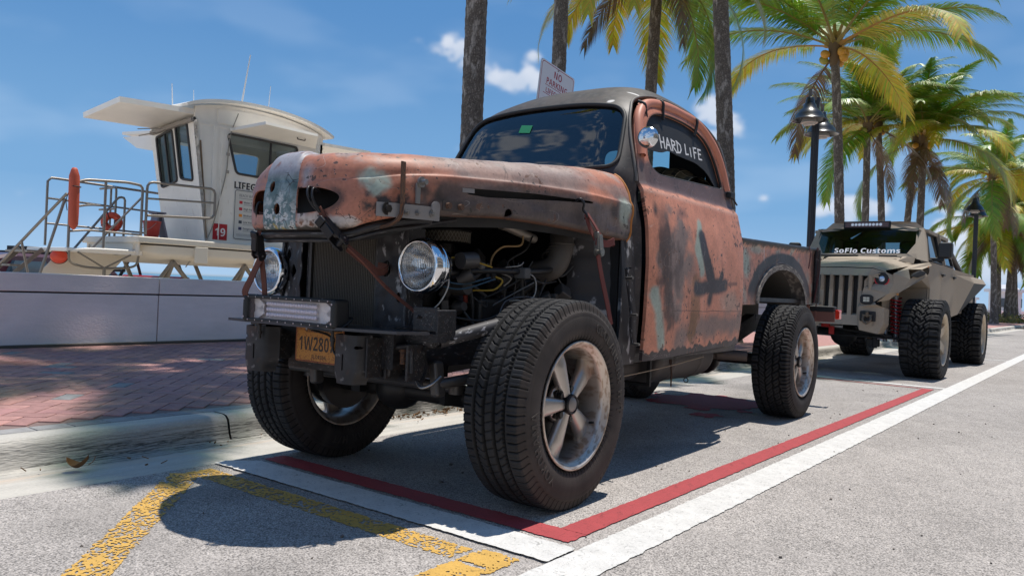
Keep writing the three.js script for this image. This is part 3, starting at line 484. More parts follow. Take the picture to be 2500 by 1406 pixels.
{
  const R = rng(78), t = thing('shrub', 'small green sea grape shrub on the distant wall right of the tan truck', 'shrub', [-5.6, 0.5, -52]), P = [];
  for (let i = 0; i < 700; i++) { const a = R() * 6.3, r = Math.sqrt(R()) * 1.6, x = Math.cos(a) * r, z = Math.sin(a) * r, y = 0.3 + R() * 1.2 * (1 - r / 2.2), s = 0.09 + R() * 0.1, b = R() * 6.3; P.push(x, y, z, x + Math.cos(b) * s, y + s * 0.5, z + Math.sin(b) * s, x + Math.cos(b + 1.3) * s, y - s * 0.2, z + Math.sin(b + 1.3) * s); }
  const g = new THREE.BufferGeometry(); g.setAttribute('position', new THREE.Float32BufferAttribute(P, 3)); g.computeVertexNormals(); mesh('foliage', g, M([0.12, 0.19, 0.025], { roughness: 0.6, transmission: 0.2 }), t); mesh('stem', [rod([0, -0.5, 0], [0.1, 0.9, 0], 0.06, 0.03), rod([0, 0, 0], [0.6, 0.8, 0.2], 0.04, 0.02)], M([0.12, 0.09, 0.06]), t);
}
{
  const t = thing('beach_kiosk', 'low white kiosk with a stepped round roof far down the street', 'kiosk', [-6.8, 0, -78]), wm = M([0.72, 0.70, 0.72], { roughness: 0.8 });
  mesh('wall', [box(4.5, 1.9, 9, -2.5, 0.7, 4), cyl(1.3, 1.3, 2.6, 20, 1.6, 1.2, -4)], wm, t); mesh('roof', [cyl(1.7, 1.7, 0.25, 20, 1.6, 2.6, -4), cyl(0.7, 1.1, 0.4, 20, 1.6, 2.95, -4), box(4.9, 0.2, 9.4, -2.5, 1.75, 4)], wm, t);
  mesh('window', [box(0.5, 0.8, 0.05, 1.6, 1.5, -2.7), box(0.05, 0.8, 0.5, 2.9, 1.5, -4)], M([0.08, 0.1, 0.12], { roughness: 0.2 }), t);
}
{
  const t = thing('dry_leaf', 'curled brown leaf lying in the gutter at the left', 'leaf', [-0.70, 0.012, 1.02], 0.7);
  mesh('blade', sheet((u, v) => { const w = 0.035 * Math.sin(PI * Math.pow(u, 0.8)) * (v - 0.5) * 2; return [(u - 0.5) * 0.09, 0.004 + 0.055 * (u - 0.45) ** 2 * 4 * 0.6 + Math.abs(v - 0.5) * 0.035, w]; }, 14, 8, { thick: 0.0012 }), M([0.24, 0.115, 0.045], { roughness: 0.8 }), t); mesh('stalk', [tube([[0.045, 0.02, 0], [0.065, 0.035, 0.003], [0.072, 0.055, 0.0]], 0.0018, 8, 5)], M([0.2, 0.1, 0.05]), t);
}
{
  const R = rng(92), g = []; for (let i = 0; i < 260; i++) { const x = -0.3 + R() * 3.2, z = 2.2 - R() * 9, s = 0.002 + R() * R() * 0.006; g.push(rbox(s * (1 + R()), s, s * (1 + R()), 0.001, x, s * 0.5, z, R(), R() * 6, R())); }
  const m = mesh('road_grit', g, M([0.13, 0.11, 0.095], { roughness: 1 })); m.userData.kind = 'stuff'; tag(m, 'loose grit and small stones scattered on the asphalt');
}
{
  const R = rng(90), g = []; for (let i = 0; i < 90; i++) { const c = i < 50, z = c ? -0.85 - R() * 0.75 : 1.2 - R() * 3, x = -0.86 + (R() ** 2) * (c ? 0.16 : 0.3); g.push(box(0.004 + R() * 0.03, 0.003 + R() * (c ? 0.012 : 0.003), 0.002 + R() * 0.006, x, 0.004 + R() * 0.012, z, (R() - 0.5) * 0.8, R() * 6, (R() - 0.5) * 0.8)); }
  const m = mesh('leaf_litter', g, M([0.20, 0.11, 0.05], { roughness: 0.9 })); m.userData.kind = 'stuff'; tag(m, 'bits of dry leaf and twig along the foot of the kerb');
}
// ------------------------------------------------------------------ wheels and tyres (axis along x, +x is the outer side)
const rubber = M([1, 1, 1], { vertexColors: true, roughness: 0.72, specularIntensity: 0.5, bumpMap: tex(256, 256, (u, v) => 0.5 + tile(u, v, 30, 4, 3) * 0.4, { data: true, rep: [30, 4] }), bumpScale: 0.0006 });
const alloy = M([0.46, 0.42, 0.385], { metalness: 0.85, roughness: 0.36 }), alloyLip = M([1, 1, 1], { metalness: 0.8, roughness: 0.42, map: tex(256, 128, (u, v) => { const k = tile(u, v, 9, 3, 4), d = smooth(0.1, 0.6, k + 0.2); return mixc([0.60, 0.52, 0.45], [0.34, 0.24, 0.17], d * 0.8); }, { rep: [3, 1] }) });
const blackSteelTex = tex(512, 512, (u, v) => { const k = tile(u, v, 5, 7, 5), s = smooth(0.33, 0.6, tile(u * 1, v * 1, 9, 12, 5)), r = smooth(0.25, 0.6, tile(u, v, 4, 19, 5)); let c = [0.023 + 0.018 * k, 0.022 + 0.017 * k, 0.024 + 0.017 * k]; c = mixc(c, [0.24, 0.23, 0.23], s * 0.6); return mixc(c, [0.075, 0.035, 0.02], r * 0.5); });
const blackSteel = M([1, 1, 1], { map: blackSteelTex, roughness: 0.5, metalness: 0.25 }), darkBlack = M([0.012, 0.012, 0.013], { roughness: 0.6 }), greasy = M([0.032, 0.028, 0.026], { roughness: 0.45, metalness: 0.4 });
const chrome = M([0.82, 0.83, 0.85], { metalness: 1, roughness: 0.07 }), bolt = M([0.30, 0.29, 0.28], { metalness: 0.9, roughness: 0.4 }), rustSteel = M([1, 1, 1], { roughness: 0.85, metalness: 0.1, map: tex(256, 256, (u, v) => mixc([0.055, 0.035, 0.028], [0.20, 0.085, 0.035], smooth(-0.2, 0.5, tile(u, v, 9, 3, 5)))) });
function tyreGeo(prof, R, hw, tread, nT, dirt, letters) {
  // prof: [x, r] outer bead -> inner bead; tread zone has r > R - 0.004 replaced by the pattern
  const N = prof.length - 1, P = [], C = [], U = [], I = [];
  for (let i = 0; i <= nT; i++) { const a = i / nT * 2 * PI, ca = Math.cos(a), sa = Math.sin(a);
    for (let j = 0; j <= N; j++) {
      let [x, r] = prof[j]; const s = x / hw, t = Math.abs(s) <= 1.16 ? tread(i / nT, s, r) : 0; r -= t; if (r * ca < -R + 0.006) r = (-R + 0.006) / ca;
      P.push(x, r * ca, r * sa); const q = Math.abs(s) <= 1.04 ? 0 : dirt, n = 0.75 + 0.35 * fbm(ca * 3 + x * 9, sa * 3, 5, 3), b = t > 0.003 ? 0.2 : 1; C.push((0.036 + 0.030 * q) * n * b, (0.035 + 0.019 * q) * n * b, (0.036 + 0.012 * q) * n * b); U.push(i / nT, j / N);  // tread grooves darkened in the vertex colour, shade painted in
    } }
  for (let i = 0; i < nT; i++) for (let j = 0; j < N; j++) { const a = i * (N + 1) + j, b = a + N + 1; I.push(a, a + 1, b, b, a + 1, b + 1); }
  let g = new THREE.BufferGeometry(); g.setAttribute('position', new THREE.Float32BufferAttribute(P, 3)); g.setAttribute('uv', new THREE.Float32BufferAttribute(U, 2)); g.setAttribute('color', new THREE.Float32BufferAttribute(C, 3)); g.setIndex(I); g.computeVertexNormals();
  const L = [];
  for (const [str, size, rr, a0, x, mirror] of letters) { // raised sidewall lettering bent round the wheel
    let off = 0; const adv = [...str].map((ch) => { const tg = ch === ' ' ? null : text(ch, size, 0.003); let w = size * 0.35; if (tg) { tg.computeBoundingBox(); w = tg.boundingBox.max.x - tg.boundingBox.min.x; } off += w + size * 0.26; return [tg, off - w / 2 - size * 0.26]; }), tot = off;
    for (const [tg, o] of adv) if (tg) {
      const p = tg.attributes.position; for (let i = 0; i < p.count; i++) { const ang = a0 + (o + p.getX(i) - tot / 2) / rr, r = rr + p.getY(i); const z = p.getZ(i); p.setXYZ(i, (mirror ? -1 : 1) * (x(r) + (z > 0.001 ? 0.0028 : -0.002)), r * Math.cos(ang), (mirror ? 1 : -1) * r * Math.sin(ang)); }
      tg.computeVertexNormals(); tg.setAttribute('color', new THREE.BufferAttribute(new Float32Array(p.count * 3).map((_, i) => [0.062, 0.052, 0.045][i % 3]), 3)); L.push(tg);
    }
  }
  return merge([g, ...L]);
}
function profile(hw, sw, R, rb, n) { // half tread width, half section width, tyre radius, bead radius
  const side = [[sw - 0.034, rb - 0.006], [sw - 0.012, rb + 0.016], [sw - 0.002, rb + 0.045], [sw, rb + (R - rb) * 0.45], [sw - 0.002, rb + (R - rb) * 0.58], [sw - 0.003, rb + (R - rb) * 0.60], [sw - 0.0045, rb + (R - rb) * 0.70], [hw * 1.12, R - 0.038], [hw * 1.10, R - 0.030], [hw * 1.07, R - 0.016], [hw * 1.04, R - 0.009], [hw, R - 0.0035]];
  const fine = []; const c = new THREE.CatmullRomCurve3(side.map(([x, r]) => V(x, r, 0)), false, 'centripetal').getPoints(26).map((p) => [p.x, p.y]);
  const mid = []; for (let i = 1; i < n; i++) { const s = 1 - 2 * i / n; mid.push([hw * s, R - 0.0035 * s * s]); }
  return [...c, ...mid, ...c.slice().reverse().map(([x, r]) => [-x, r])];
}
const sidewallX = (sw, R, rb) => (r) => sw - 0.0005 - Math.max(0, Math.abs(r - (rb + (R - rb) * 0.45)) - 0.02) * 0.12;
const fr = (x) => x - Math.floor(x);
const treadHT = (t, s) => { // road pattern: five ribs, notched edges
  const a = Math.abs(s), p = fr(t * 76), q = fr(t * 76 + 0.5); let d = 0;
  for (const g of [0.2, 0.6]) if (Math.abs(a - g) < 0.052) d = 0.012;
  const w = s > 0 ? p : q;
  if (a > 0.62) { if (a > 0.7 && w < 0.14) d = Math.max(d, a > 1 ? 0.006 : 0.007); if (a > 0.7 && Math.abs(w - 0.57) < 0.05) d = Math.max(d, 0.0025); }
  else if (a > 0.24) { const c = (a - 0.24) / 0.32, k = fr(w + c * c * 0.7); if (k < 0.16 && c < 0.82) d = Math.max(d, 0.006); if (Math.abs(a - 0.53) < 0.03 && fr(w * 2) < 0.5) d = Math.max(d, 0.008); }
  else if (a < 0.16) { if (fr(t * 76 + s * 1.2) < 0.13) d = Math.max(d, 0.004); }
  return d;
};
const treadAT = (t, s) => {
  const a = Math.abs(s), w = fr(t * 46 + (s > 0 ? 0 : 0.5)); let d = 0;
  const zig = 0.035 * Math.sin(t * 46 * 2 * PI);
  if (Math.abs(a - 0.22 - zig * Math.sign(s)) < 0.045 || Math.abs(a - 0.62 + zig) < 0.05) d = 0.011;
  if (a > 0.6) { if (fr(w + 0.1) < 0.2) d = 0.011; if (Math.abs(w - 0.5) < 0.06 && a > 0.75) d = Math.max(d, 0.008); }
  else if (a > 0.22) { if (fr(w + a * 1.5) < 0.17) d = 0.010; if (Math.abs(fr(w + a * 1.5) - 0.6) < 0.05) d = Math.max(d, 0.004); }
  else { if (fr(t * 46 + s * 2.2) < 0.15) d = Math.max(d, 0.009); if (Math.abs(fr(t * 46 + s * 2.2) - 0.55) < 0.05) d = Math.max(d, 0.004); }
  return d;
};
const treadMT = (t, s) => { // big staggered mud lugs
  const a = Math.abs(s), w = fr(t * 30 + (s > 0 ? 0 : 0.5)); let d = 0;
  if (a > 0.56) { if (w < 0.30) d = 0.019; if (a > 0.78 && a < 1.02 && Math.abs(w - 0.65) < 0.055) d = 0.010; if (a < 0.6) d = Math.max(d, 0.017); if (a > 1.03) d = w < 0.42 ? 0.012 : 0.002; }
  else { const k = fr(t * 30 + (s > 0 ? 0.15 : 0.65) + (s > 0 ? 1 : -1) * s * 1.6), m = a > 0.27 ? k : fr(k + 0.5); if (m < 0.27) d = 0.019; if (Math.abs(a - 0.29 - 0.06 * Math.sin(t * 30 * 2 * PI)) < 0.045) d = 0.017; if (a < 0.04 + 0.03 * Math.sin(t * 60 * PI)) d = Math.max(d, 0.015); if (Math.abs(m - 0.64) < 0.035) d = Math.max(d, 0.005); }
  return d;
};
const TR = 0.402, TW = 0.137, RB = 0.243;
const sx = sidewallX(TW, TR, RB);
// letters: text runs clockwise seen from outside; angle 0 = top
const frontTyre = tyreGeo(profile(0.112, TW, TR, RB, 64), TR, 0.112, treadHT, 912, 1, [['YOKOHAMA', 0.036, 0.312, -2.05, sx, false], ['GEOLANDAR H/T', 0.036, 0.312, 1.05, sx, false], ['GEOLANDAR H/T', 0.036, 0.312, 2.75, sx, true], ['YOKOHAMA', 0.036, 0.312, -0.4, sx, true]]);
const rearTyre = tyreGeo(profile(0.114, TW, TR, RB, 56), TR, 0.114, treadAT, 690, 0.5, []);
function rimParts(wheel, o) {
  const n = 64, ax = (g) => g.rotateZ(-PI / 2); // lathe axis y -> x
  mesh('rim', ax(lathe([[0.236, 0.112], [0.2455, 0.121], [0.2475, 0.128], [0.243, 0.1315], [0.236, 0.128], [0.231, 0.118], [0.222, 0.112], [0.217, 0.104], [0.213, 0.088], [0.209, 0.03], [0.206, -0.05], [0.212, -0.09], [0.232, -0.115], [0.246, -0.125], [0.247, -0.118]], n)), alloyLip, wheel);
  const rp = []; 
  for (let k = 0; k < 5; k++) {
    const a = PI / 2 + k * 2 * PI / 5; // first spoke points forward (+z)
    const spoke = sheet((u, v) => { // v along the spoke, u round its oval section
      const r = lerp(0.030, 0.212, v), w = lerp(0.021, 0.050, Math.pow(v, 0.85)) + (v > 0.86 ? (v - 0.86) * 0.09 : 0), h = lerp(0.026, 0.034, v), xc = 0.066 - 0.022 * v - 0.03 * Math.max(0, v - 0.7), b = u * 2 * PI;
      const c = Math.cos(b), s = Math.sin(b), lx = xc + (s > 0 ? h * Math.pow(s, 0.8) : -0.016 * Math.pow(-s, 0.7)), lt = w * Math.sign(c) * Math.pow(Math.abs(c), 0.8);
      return [lx, r * Math.cos(a) - lt * Math.sin(a), r * Math.sin(a) + lt * Math.cos(a)];
    }, 26, 20);
    mesh('spoke', spoke, alloy, wheel);
  }
  mesh('hub', [ax(lathe([[0, 0.03], [0.082, 0.03], [0.084, 0.045], [0.078, 0.058], [0.05, 0.062], [0.046, 0.066], [0, 0.066]], 40))], alloy, wheel);
  const cap = mesh('hub_cap', [ax(lathe([[0.040, 0.06], [0.040, 0.098], [0.036, 0.104], [0.0315, 0.104], [0.031, 0.098], [0.030, 0.097]], 36))], M([0.02, 0.018, 0.017], { roughness: 0.35, metalness: 0.5 }), wheel);
  mesh('cap_badge', ax(lathe([[0.031, 0.097], [0.026, 0.1035], [0.012, 0.106], [0, 0.1065]], 30)), M([0.26, 0.24, 0.23], { metalness: 0.8, roughness: 0.5 }), wheel);
  for (let k = 0; k < 5; k++) { const a = PI / 2 + (k + 0.5) * 2 * PI / 5; mesh('lug_nut', [cyl(0.019, 0.019, 0.016, 18, 0.058, 0.062 * Math.cos(a), 0.062 * Math.sin(a), 0, 0, PI / 2), cyl(0.0105, 0.012, 0.03, 6, 0.07, 0.062 * Math.cos(a), 0.062 * Math.sin(a), 0, 0, PI / 2)], greasy, wheel); }
  mesh('brake_drum', [ax(lathe([[0, 0.02], [0.145, 0.02], [0.155, 0.008], [0.155, -0.07], [0, -0.07]], 40))], greasy, wheel);
  mesh('valve', rod([0.075, 0.2 * Math.cos(2.05), 0.2 * Math.sin(-2.05)], [0.1, 0.19 * Math.cos(2.05), 0.19 * Math.sin(-2.05)], 0.005), darkBlack, wheel);
}
function truckWheel(parent, x, z, g, label) {
  const w = sub('wheel', parent, label); w.position.set(x, 0.397, z); if (x < 0) w.rotation.y = PI;
  mesh('tyre', g, rubber, w); rimParts(w); return w;
}
// ------------------------------------------------------------------ the rusty lifted pickup
const pickup = thing('pickup_truck', 'rusty salmon vintage pickup with exposed engine, parked in the red painted box', 'pickup truck', [0.24, 0, 0], 0.026);
const toWorld = (x, y, z) => { const c = Math.cos(0.026), s = Math.sin(0.026); return [c * x + s * z + 0.24, y, -s * x + c * z]; };
const SAL = [0.51, 0.198, 0.118], MAUVE = [0.215, 0.155, 0.135], DARK = [0.032, 0.029, 0.03], PALE = [0.36, 0.41, 0.345], TEAL = [0.085, 0.14, 0.145], WHT = [0.50, 0.50, 0.49], RUST = [0.16, 0.065, 0.03], CHAR = [0.058, 0.049, 0.046];
// soft-edged sprayed patch: centre [a,b], radii [ra,rb], with a ragged noisy edge
const spot = (a, b, ca, cb, ra, rb, soft = 0.5, n = 0) => smooth(1, 1 - soft, Math.hypot((a - ca) / ra, (b - cb) / rb) + n);
const stroke = (a, b, pts, w, soft, n = 0) => { let d = 9; for (let i = 0; i < pts.length - 1; i++) { const [x0, y0] = pts[i], [x1, y1] = pts[i + 1], ex = x1 - x0, ey = y1 - y0, t = clamp(((a - x0) * ex + (b - y0) * ey) / (ex * ex + ey * ey)); d = Math.min(d, Math.hypot(a - x0 - ex * t, b - y0 - ey * t)); } return smooth(1, 1 - soft, d / w + n); };
function bake(f, w, h, paint) {
  const gw = 200, gh = 100, G = []; for (let j = 0; j <= gh; j++) for (let i = 0; i <= gw; i++) G.push(f(i / gw, j / gh));
  return tex(w, h, (u, v) => { const a = u * gw, b = v * gh, i = Math.min(gw - 1, a | 0), j = Math.min(gh - 1, b | 0), fa = a - i, fb = b - j, k = j * (gw + 1) + i; const p = [0, 1, 2].map((m) => lerp(lerp(G[k][m], G[k + 1][m], fa), lerp(G[k + gw + 1][m], G[k + gw + 2][m], fa), fb)); return paint(p[0], p[1], p[2], u, v); }, { clampEdge: true });
}
const grain = (x, y, z) => 1 + 0.22 * fbm(x * 7, y * 7, z * 7, 4) + 0.10 * n3(x * 60, y * 60, z * 60);
// worn paint: chips with a hard edge down to dark metal or rust, hairline scratches, thin streaks running down
function wear(c, x, y, z, k = 1) {
  const a = fbm(x * 24, y * 24, z * 24, 5), b = fbm(x * 4 + 7, y * 4, z * 4, 3), w = fbm(x * 30, y * 4, z * 30, 3);
  if (b > 0.02) c = mixc(c, c.map((q) => q * 0.55), smooth(0.05, 0.35, w) * smooth(0.02, 0.3, b) * 0.45 * k);
  if (a + b * 0.6 > 0.52) c = mixc(c, n3(x * 3, y * 3, z * 3) > 0 ? [0.045, 0.038, 0.036] : [0.13, 0.065, 0.042], 0.85 * k);
  else if (a + b * 0.6 > 0.50) c = mixc(c, [0.42, 0.36, 0.33], 0.5 * k);
  const s1 = Math.abs(n3b(x * 2.1, y * 9 + z * 3, z * 2.5)), s2 = Math.abs(n3(z * 7 + y * 2, x * 5, y * 2.2 + 5)); if (s1 < 0.006 && b > -0.1) c = mixc(c, [0.5, 0.44, 0.4], 0.5 * k); if (s2 < 0.005 && b < 0.1) c = mixc(c, [0.07, 0.055, 0.05], 0.6 * k);
  return c;
}
const pits = (x, y, z, s = 1) => n3(x * 45 * s, y * 45 * s, z * 45 * s) + 0.5 * n3(x * 120, y * 120, z * 120) > 1.12 ? 1 : 0;

// ---- hood: plan outline swept up to a crowned spine
const HX = 0.05, HOUT = [[0, 0.840], [0.10, 0.837], [0.19, 0.822], [0.26, 0.795], [0.325, 0.750], [0.375, 0.690], [0.415, 0.610], [0.455, 0.490], [0.515, 0.190], [0.575, -0.200], [0.615, -0.560], [0.620, -0.640]];
const hoodCurve = new THREE.CatmullRomCurve3(HOUT.map(([x, z]) => V(x, 0, z)), false, 'centripetal'); hoodCurve.arcLengthDivisions = 400;
const HP = hoodCurve.getSpacedPoints(400);
const hTop = table([[0.84, 1.272], [0.6, 1.287], [0.4, 1.310], [0.1, 1.342], [-0.2, 1.376], [-0.5, 1.408], [-0.74, 1.425]]);
const hSpineZ = table([[0.84, 0.55], [0.7, 0.52], [0.6, 0.45], [0.2, 0.1], [-0.2, -0.28], [-0.56, -0.70], [-0.64, -0.76]]);
const hCrease = table([[0.84, 1.150], [0.75, 1.165], [0.6, 1.196], [0.25, 1.221], [-0.2, 1.232], [-0.64, 1.215]]);
const hBot = table([[0.84, 1.002], [0.78, 1.006], [0.72, 1.035], [0.6, 1.066], [0.4, 1.083], [0.15, 1.098], [-0.2, 1.092], [-0.64, 1.07]]);
const hProf = table([[0, 0.10, -1], [0.05, 0.035, -0.99], [0.10, 0.0, -0.86], [0.22, -0.004, -0.5], [0.36, -0.008, 0.0], [0.40, -0.006, 0.10], [0.44, 0.010, 0.16], [0.50, 0.034, 0.38], [0.58, 0.085, 0.63], [0.66, 0.165, 0.80], [0.76, 0.31, 0.915], [0.88, 0.6, 0.98], [1, 1, 1]]);
function hoodF(u, v, off = 0) {
  const s = Math.abs(u - 0.5) * 2, sg = u >= 0.5 ? 1 : -1, k = s * 400, i = Math.min(399, k | 0), P = HP[i].clone().lerp(HP[i + 1], k - i); if (sg < 0) { const q = smooth(0, 0.34, P.x); P.z -= 0.05 * q * smooth(0.2, 0.6, P.z); } 
  const [r, h] = hProf(v), sz = hSpineZ(P.z)[0], yt = hTop(sz)[0], yc = hCrease(P.z)[0], yb = hBot(P.z)[0];
  const nose = smooth(0.50, 0.66, P.z), y = (h < 0 ? lerp(yc, yb, -h) : lerp(yc, yt, h)) - (sg < 0 && h > 0 ? 0.035 * smooth(0.02, 0.34, P.x) * smooth(0.3, 0.6, P.z) * Math.min(1, h * 1.5) * (1 - r) : 0), rr = r - off * 2 + nose * 0.024 * Math.exp(-(((v - 0.40) / 0.075) ** 2));
  const dn = 0.006 * n3(P.x * sg * 4, y * 5, P.z * 3.2) + 0.003 * n3(P.x * sg * 11, y * 13, P.z * 9), sd = smooth(0.06, 0.2, v) * (1 - smooth(0.4, 0.62, v));
  return [HX + sg * (P.x * (1 - rr) + dn * sd * smooth(0.1, 0.3, P.x)), y + (v > 0.7 ? off : 0) + dn * 0.6 * smooth(0.55, 0.8, v), lerp(P.z, sz, rr)];
}
const circ = (cx, cy, rx, ry) => (a, b) => Math.hypot((a - cx) / rx, (b - cy) / ry) - 1;
const nostril = roundPoly([[0.105, 1.146], [0.20, 1.148], [0.262, 1.128], [0.272, 1.105], [0.235, 1.072], [0.16, 1.058], [0.105, 1.056]], [0.006, 0.04, 0.04, 0.03, 0.03, 0.03, 0.006]);
const nosD = polyD(nostril), slotD = polyD([[0.405, 1.187], [0.34, 1.191], [0.0, 1.210], [-0.33, 1.217], [-0.335, 1.209], [-0.1, 1.195], [0.28, 1.165], [0.37, 1.166]]);
const hoodClip = [
  (p) => p[2] > 0.55 ? -nosD(Math.abs(p[0] - HX - 0.012) + 0.012, p[1]) : 1,
  (p, u) => u > 0.5 && p[1] < 1.24 ? -slotD(p[2], p[1]) : 1,
  (p) => p[2] > 0.7 ? Math.min(circ(0.030, 1.153, 0.024, 0.027)(p[0], p[1]), circ(0.066, 1.073, 0.025, 0.027)(p[0], p[1])) : 1,
  (p, u) => u > 0.5 && p[2] < 0.5 ? Math.min(circ(0.165, 1.117, 0.020, 0.018)(p[2], p[1]), circ(0.60, 1.16, 0.001, 0.001)(p[2], p[1])) : 1,
];
function hoodPaint(x, y, z, u, v) {
  const L = u > 0.5, n = fbm(x * 6, y * 6, z * 6, 5), m = fbm(x * 15 + 3, y * 15, z * 15, 4), X = x - HX; let c = [0.415, 0.165, 0.104];  // base salmon darkened to offset the sun falling on the hood
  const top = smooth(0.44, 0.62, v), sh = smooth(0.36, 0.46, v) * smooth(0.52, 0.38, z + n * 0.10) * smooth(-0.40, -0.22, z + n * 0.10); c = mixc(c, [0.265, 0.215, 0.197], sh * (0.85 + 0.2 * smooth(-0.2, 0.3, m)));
  c = mixc(c, [0.27, 0.185, 0.165], top * smooth(-0.35, 0.1, fbm(x * 3, z * 2.2, 4, 4) + 0.05) * smooth(0.60, 0.40, z) * smooth(-0.48, -0.22, z) * 0.9); c = mixc(c, [0.40, 0.30, 0.265], top * smooth(0.9, 0.3, v * 0.6 + Math.abs(z - 0.1) * 0.5) * smooth(-0.1, 0.4, n + 0.15) * smooth(0.52, 0.4, z) * 0.8); // chalky rubbed-through top, with its sheen painted into the pale grey
  c = mixc(c, [0.33, 0.26, 0.235], top * smooth(0.15, 0.5, n + 0.1 + 0.3 * spot(X, z, 0.3, 0.1, 0.3, 0.5)) * 0.8);
  c = mixc(c, [0.20, 0.155, 0.16], top * spot(X, z, 0.05, 0.62, 0.22, 0.2, 0.7, n * 0.8)); c = mixc(c, DARK, top * spot(X, z, 0.0, 0.62, 0.10, 0.10, 0.6, n) * 0.7);
  c = mixc(c, [0.40, 0.40, 0.43], stroke(X, y, [[0.13, 1.05], [0.135, 1.2]], 0.04, 0.9, n * 0.7) * (z > 0.6 ? 0.8 : 0));
  if (L) {
    const fl = smooth(0.42, 0.28, v); // flank below the crease
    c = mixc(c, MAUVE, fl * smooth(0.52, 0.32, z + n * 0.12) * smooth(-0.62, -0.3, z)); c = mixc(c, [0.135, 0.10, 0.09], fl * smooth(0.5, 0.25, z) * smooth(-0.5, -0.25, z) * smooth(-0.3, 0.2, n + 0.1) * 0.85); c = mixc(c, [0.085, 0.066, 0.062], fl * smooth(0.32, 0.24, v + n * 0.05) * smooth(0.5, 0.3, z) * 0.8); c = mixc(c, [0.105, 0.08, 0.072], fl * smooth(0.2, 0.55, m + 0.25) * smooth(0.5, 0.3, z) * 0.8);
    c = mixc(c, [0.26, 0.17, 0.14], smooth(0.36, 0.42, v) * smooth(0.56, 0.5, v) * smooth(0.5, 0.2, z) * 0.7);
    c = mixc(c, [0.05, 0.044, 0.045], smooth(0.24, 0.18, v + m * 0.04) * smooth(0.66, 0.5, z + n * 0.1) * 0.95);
    c = mixc(c, [0.115, 0.088, 0.08], fl * smooth(0.62, 0.50, z + n * 0.08) * smooth(-0.56, -0.32, z + n * 0.1) * (0.8 + 0.2 * smooth(-0.2, 0.3, m))); c = mixc(c, PALE, spot(z, y, 0.705, 1.175, 0.060, 0.060, 0.6, n * 0.8)); c = mixc(c, [0.07, 0.062, 0.062], spot(z, y, 0.58, 1.165, 0.055, 0.05, 0.8, n * 0.7) * 0.9); c = mixc(c, [0.045, 0.04, 0.04], spot(z, y, 0.66, 1.10, 0.10, 0.04, 0.7, m * 0.9)); c = mixc(c, DARK, spot(z, y, 0.50, 1.15, 0.07, 0.06, 0.8, n) * 0.9); c = mixc(c, [0.12, 0.08, 0.07], spot(z, y, 0.40, 1.17, 0.16, 0.05, 0.9, n) * 0.8);  // includes shading under the crease, painted into the browns
    c = mixc(c, [0.42, 0.27, 0.22], spot(z, y, 0.28, 1.26, 0.25, 0.04, 0.9, n * 0.6) * 0.7);
    c = mixc(c, [0.19, 0.145, 0.13], spot(z, y, -0.50, 1.17, 0.24, 0.13, 0.6, n * 0.7) * 0.9); c = mixc(c, PALE, spot(z, y, -0.58, 1.19, 0.055, 0.085, 0.7, n * 0.7) * 0.85); c = mixc(c, DARK, spot(z, y, -0.50, 1.20, 0.045, 0.07, 0.9, n * 0.8) * 0.75); c = mixc(c, [0.16, 0.12, 0.11], spot(z, y, -0.47, 1.11, 0.16, 0.07, 0.8, n * 0.5) * 0.9); c = mixc(c, SAL, spot(z, y, -0.40, 1.25, 0.12, 0.05, 0.8, n * 0.7) * 0.85);
    c = mixc(c, [0.22, 0.10, 0.06], smooth(0.075, 0.04, v) * smooth(0.5, 0.3, z));
  } else c = mixc(c, MAUVE, smooth(0.6, 0.2, z) * 0.6);
  if (z > 0.5) { // battered lower lip and cracked filler
    c = mixc(c, [0.50, 0.42, 0.37], spot(X, y, 0.24, 1.03, 0.16, 0.035, 0.5, n * 0.8)); const cr = Math.abs(m) < 0.035 ? 1 : 0; c = mixc(c, [0.11, 0.06, 0.045], cr * spot(X, y, 0.33, 1.07, 0.15, 0.05, 0.5)); c = mixc(c, [0.05, 0.042, 0.035], smooth(1.022, 1.008, y + m * 0.02)); c = mixc(c, RUST, smooth(0.25, 0.5, m) * smooth(1.05, 1.02, y));
    c = mixc(c, [0.035, 0.03, 0.03], X > 0 ? smooth(0.030, 0.004, Math.abs(nosD(Math.max(0.012, X), y))) * smooth(0.2, 0.26, X) * 0.8 : 0);
    c = mixc(c, [0.30, 0.13, 0.08], smooth(1.10, 1.14, y) * smooth(0.12, 0.2, Math.abs(X)) * smooth(0.1, 0.45, m) * 0.3);
  }
  c = wear(c, x, y, z); const k = grain(x, y, z); c = c.map((q) => q * k); if (pits(x, y, z)) c = mixc(c, [0.05, 0.035, 0.03], 0.7); return c;
}
const hoodUV = { uv: (p, u, v) => [u, v] };
const primer = { roughness: 0.52, specularIntensity: 0.6, clearcoat: 0.12, clearcoatRoughness: 0.5 };
const hood = mesh('hood', sheet(hoodF, 300, 84, { clip: hoodClip, thick: 0.006, ...hoodUV }), M([1, 1, 1], { map: bake(hoodF, 1792, 640, hoodPaint), ...primer }), pickup, 'dented salmon and grey hood with open nostrils and a side slot');
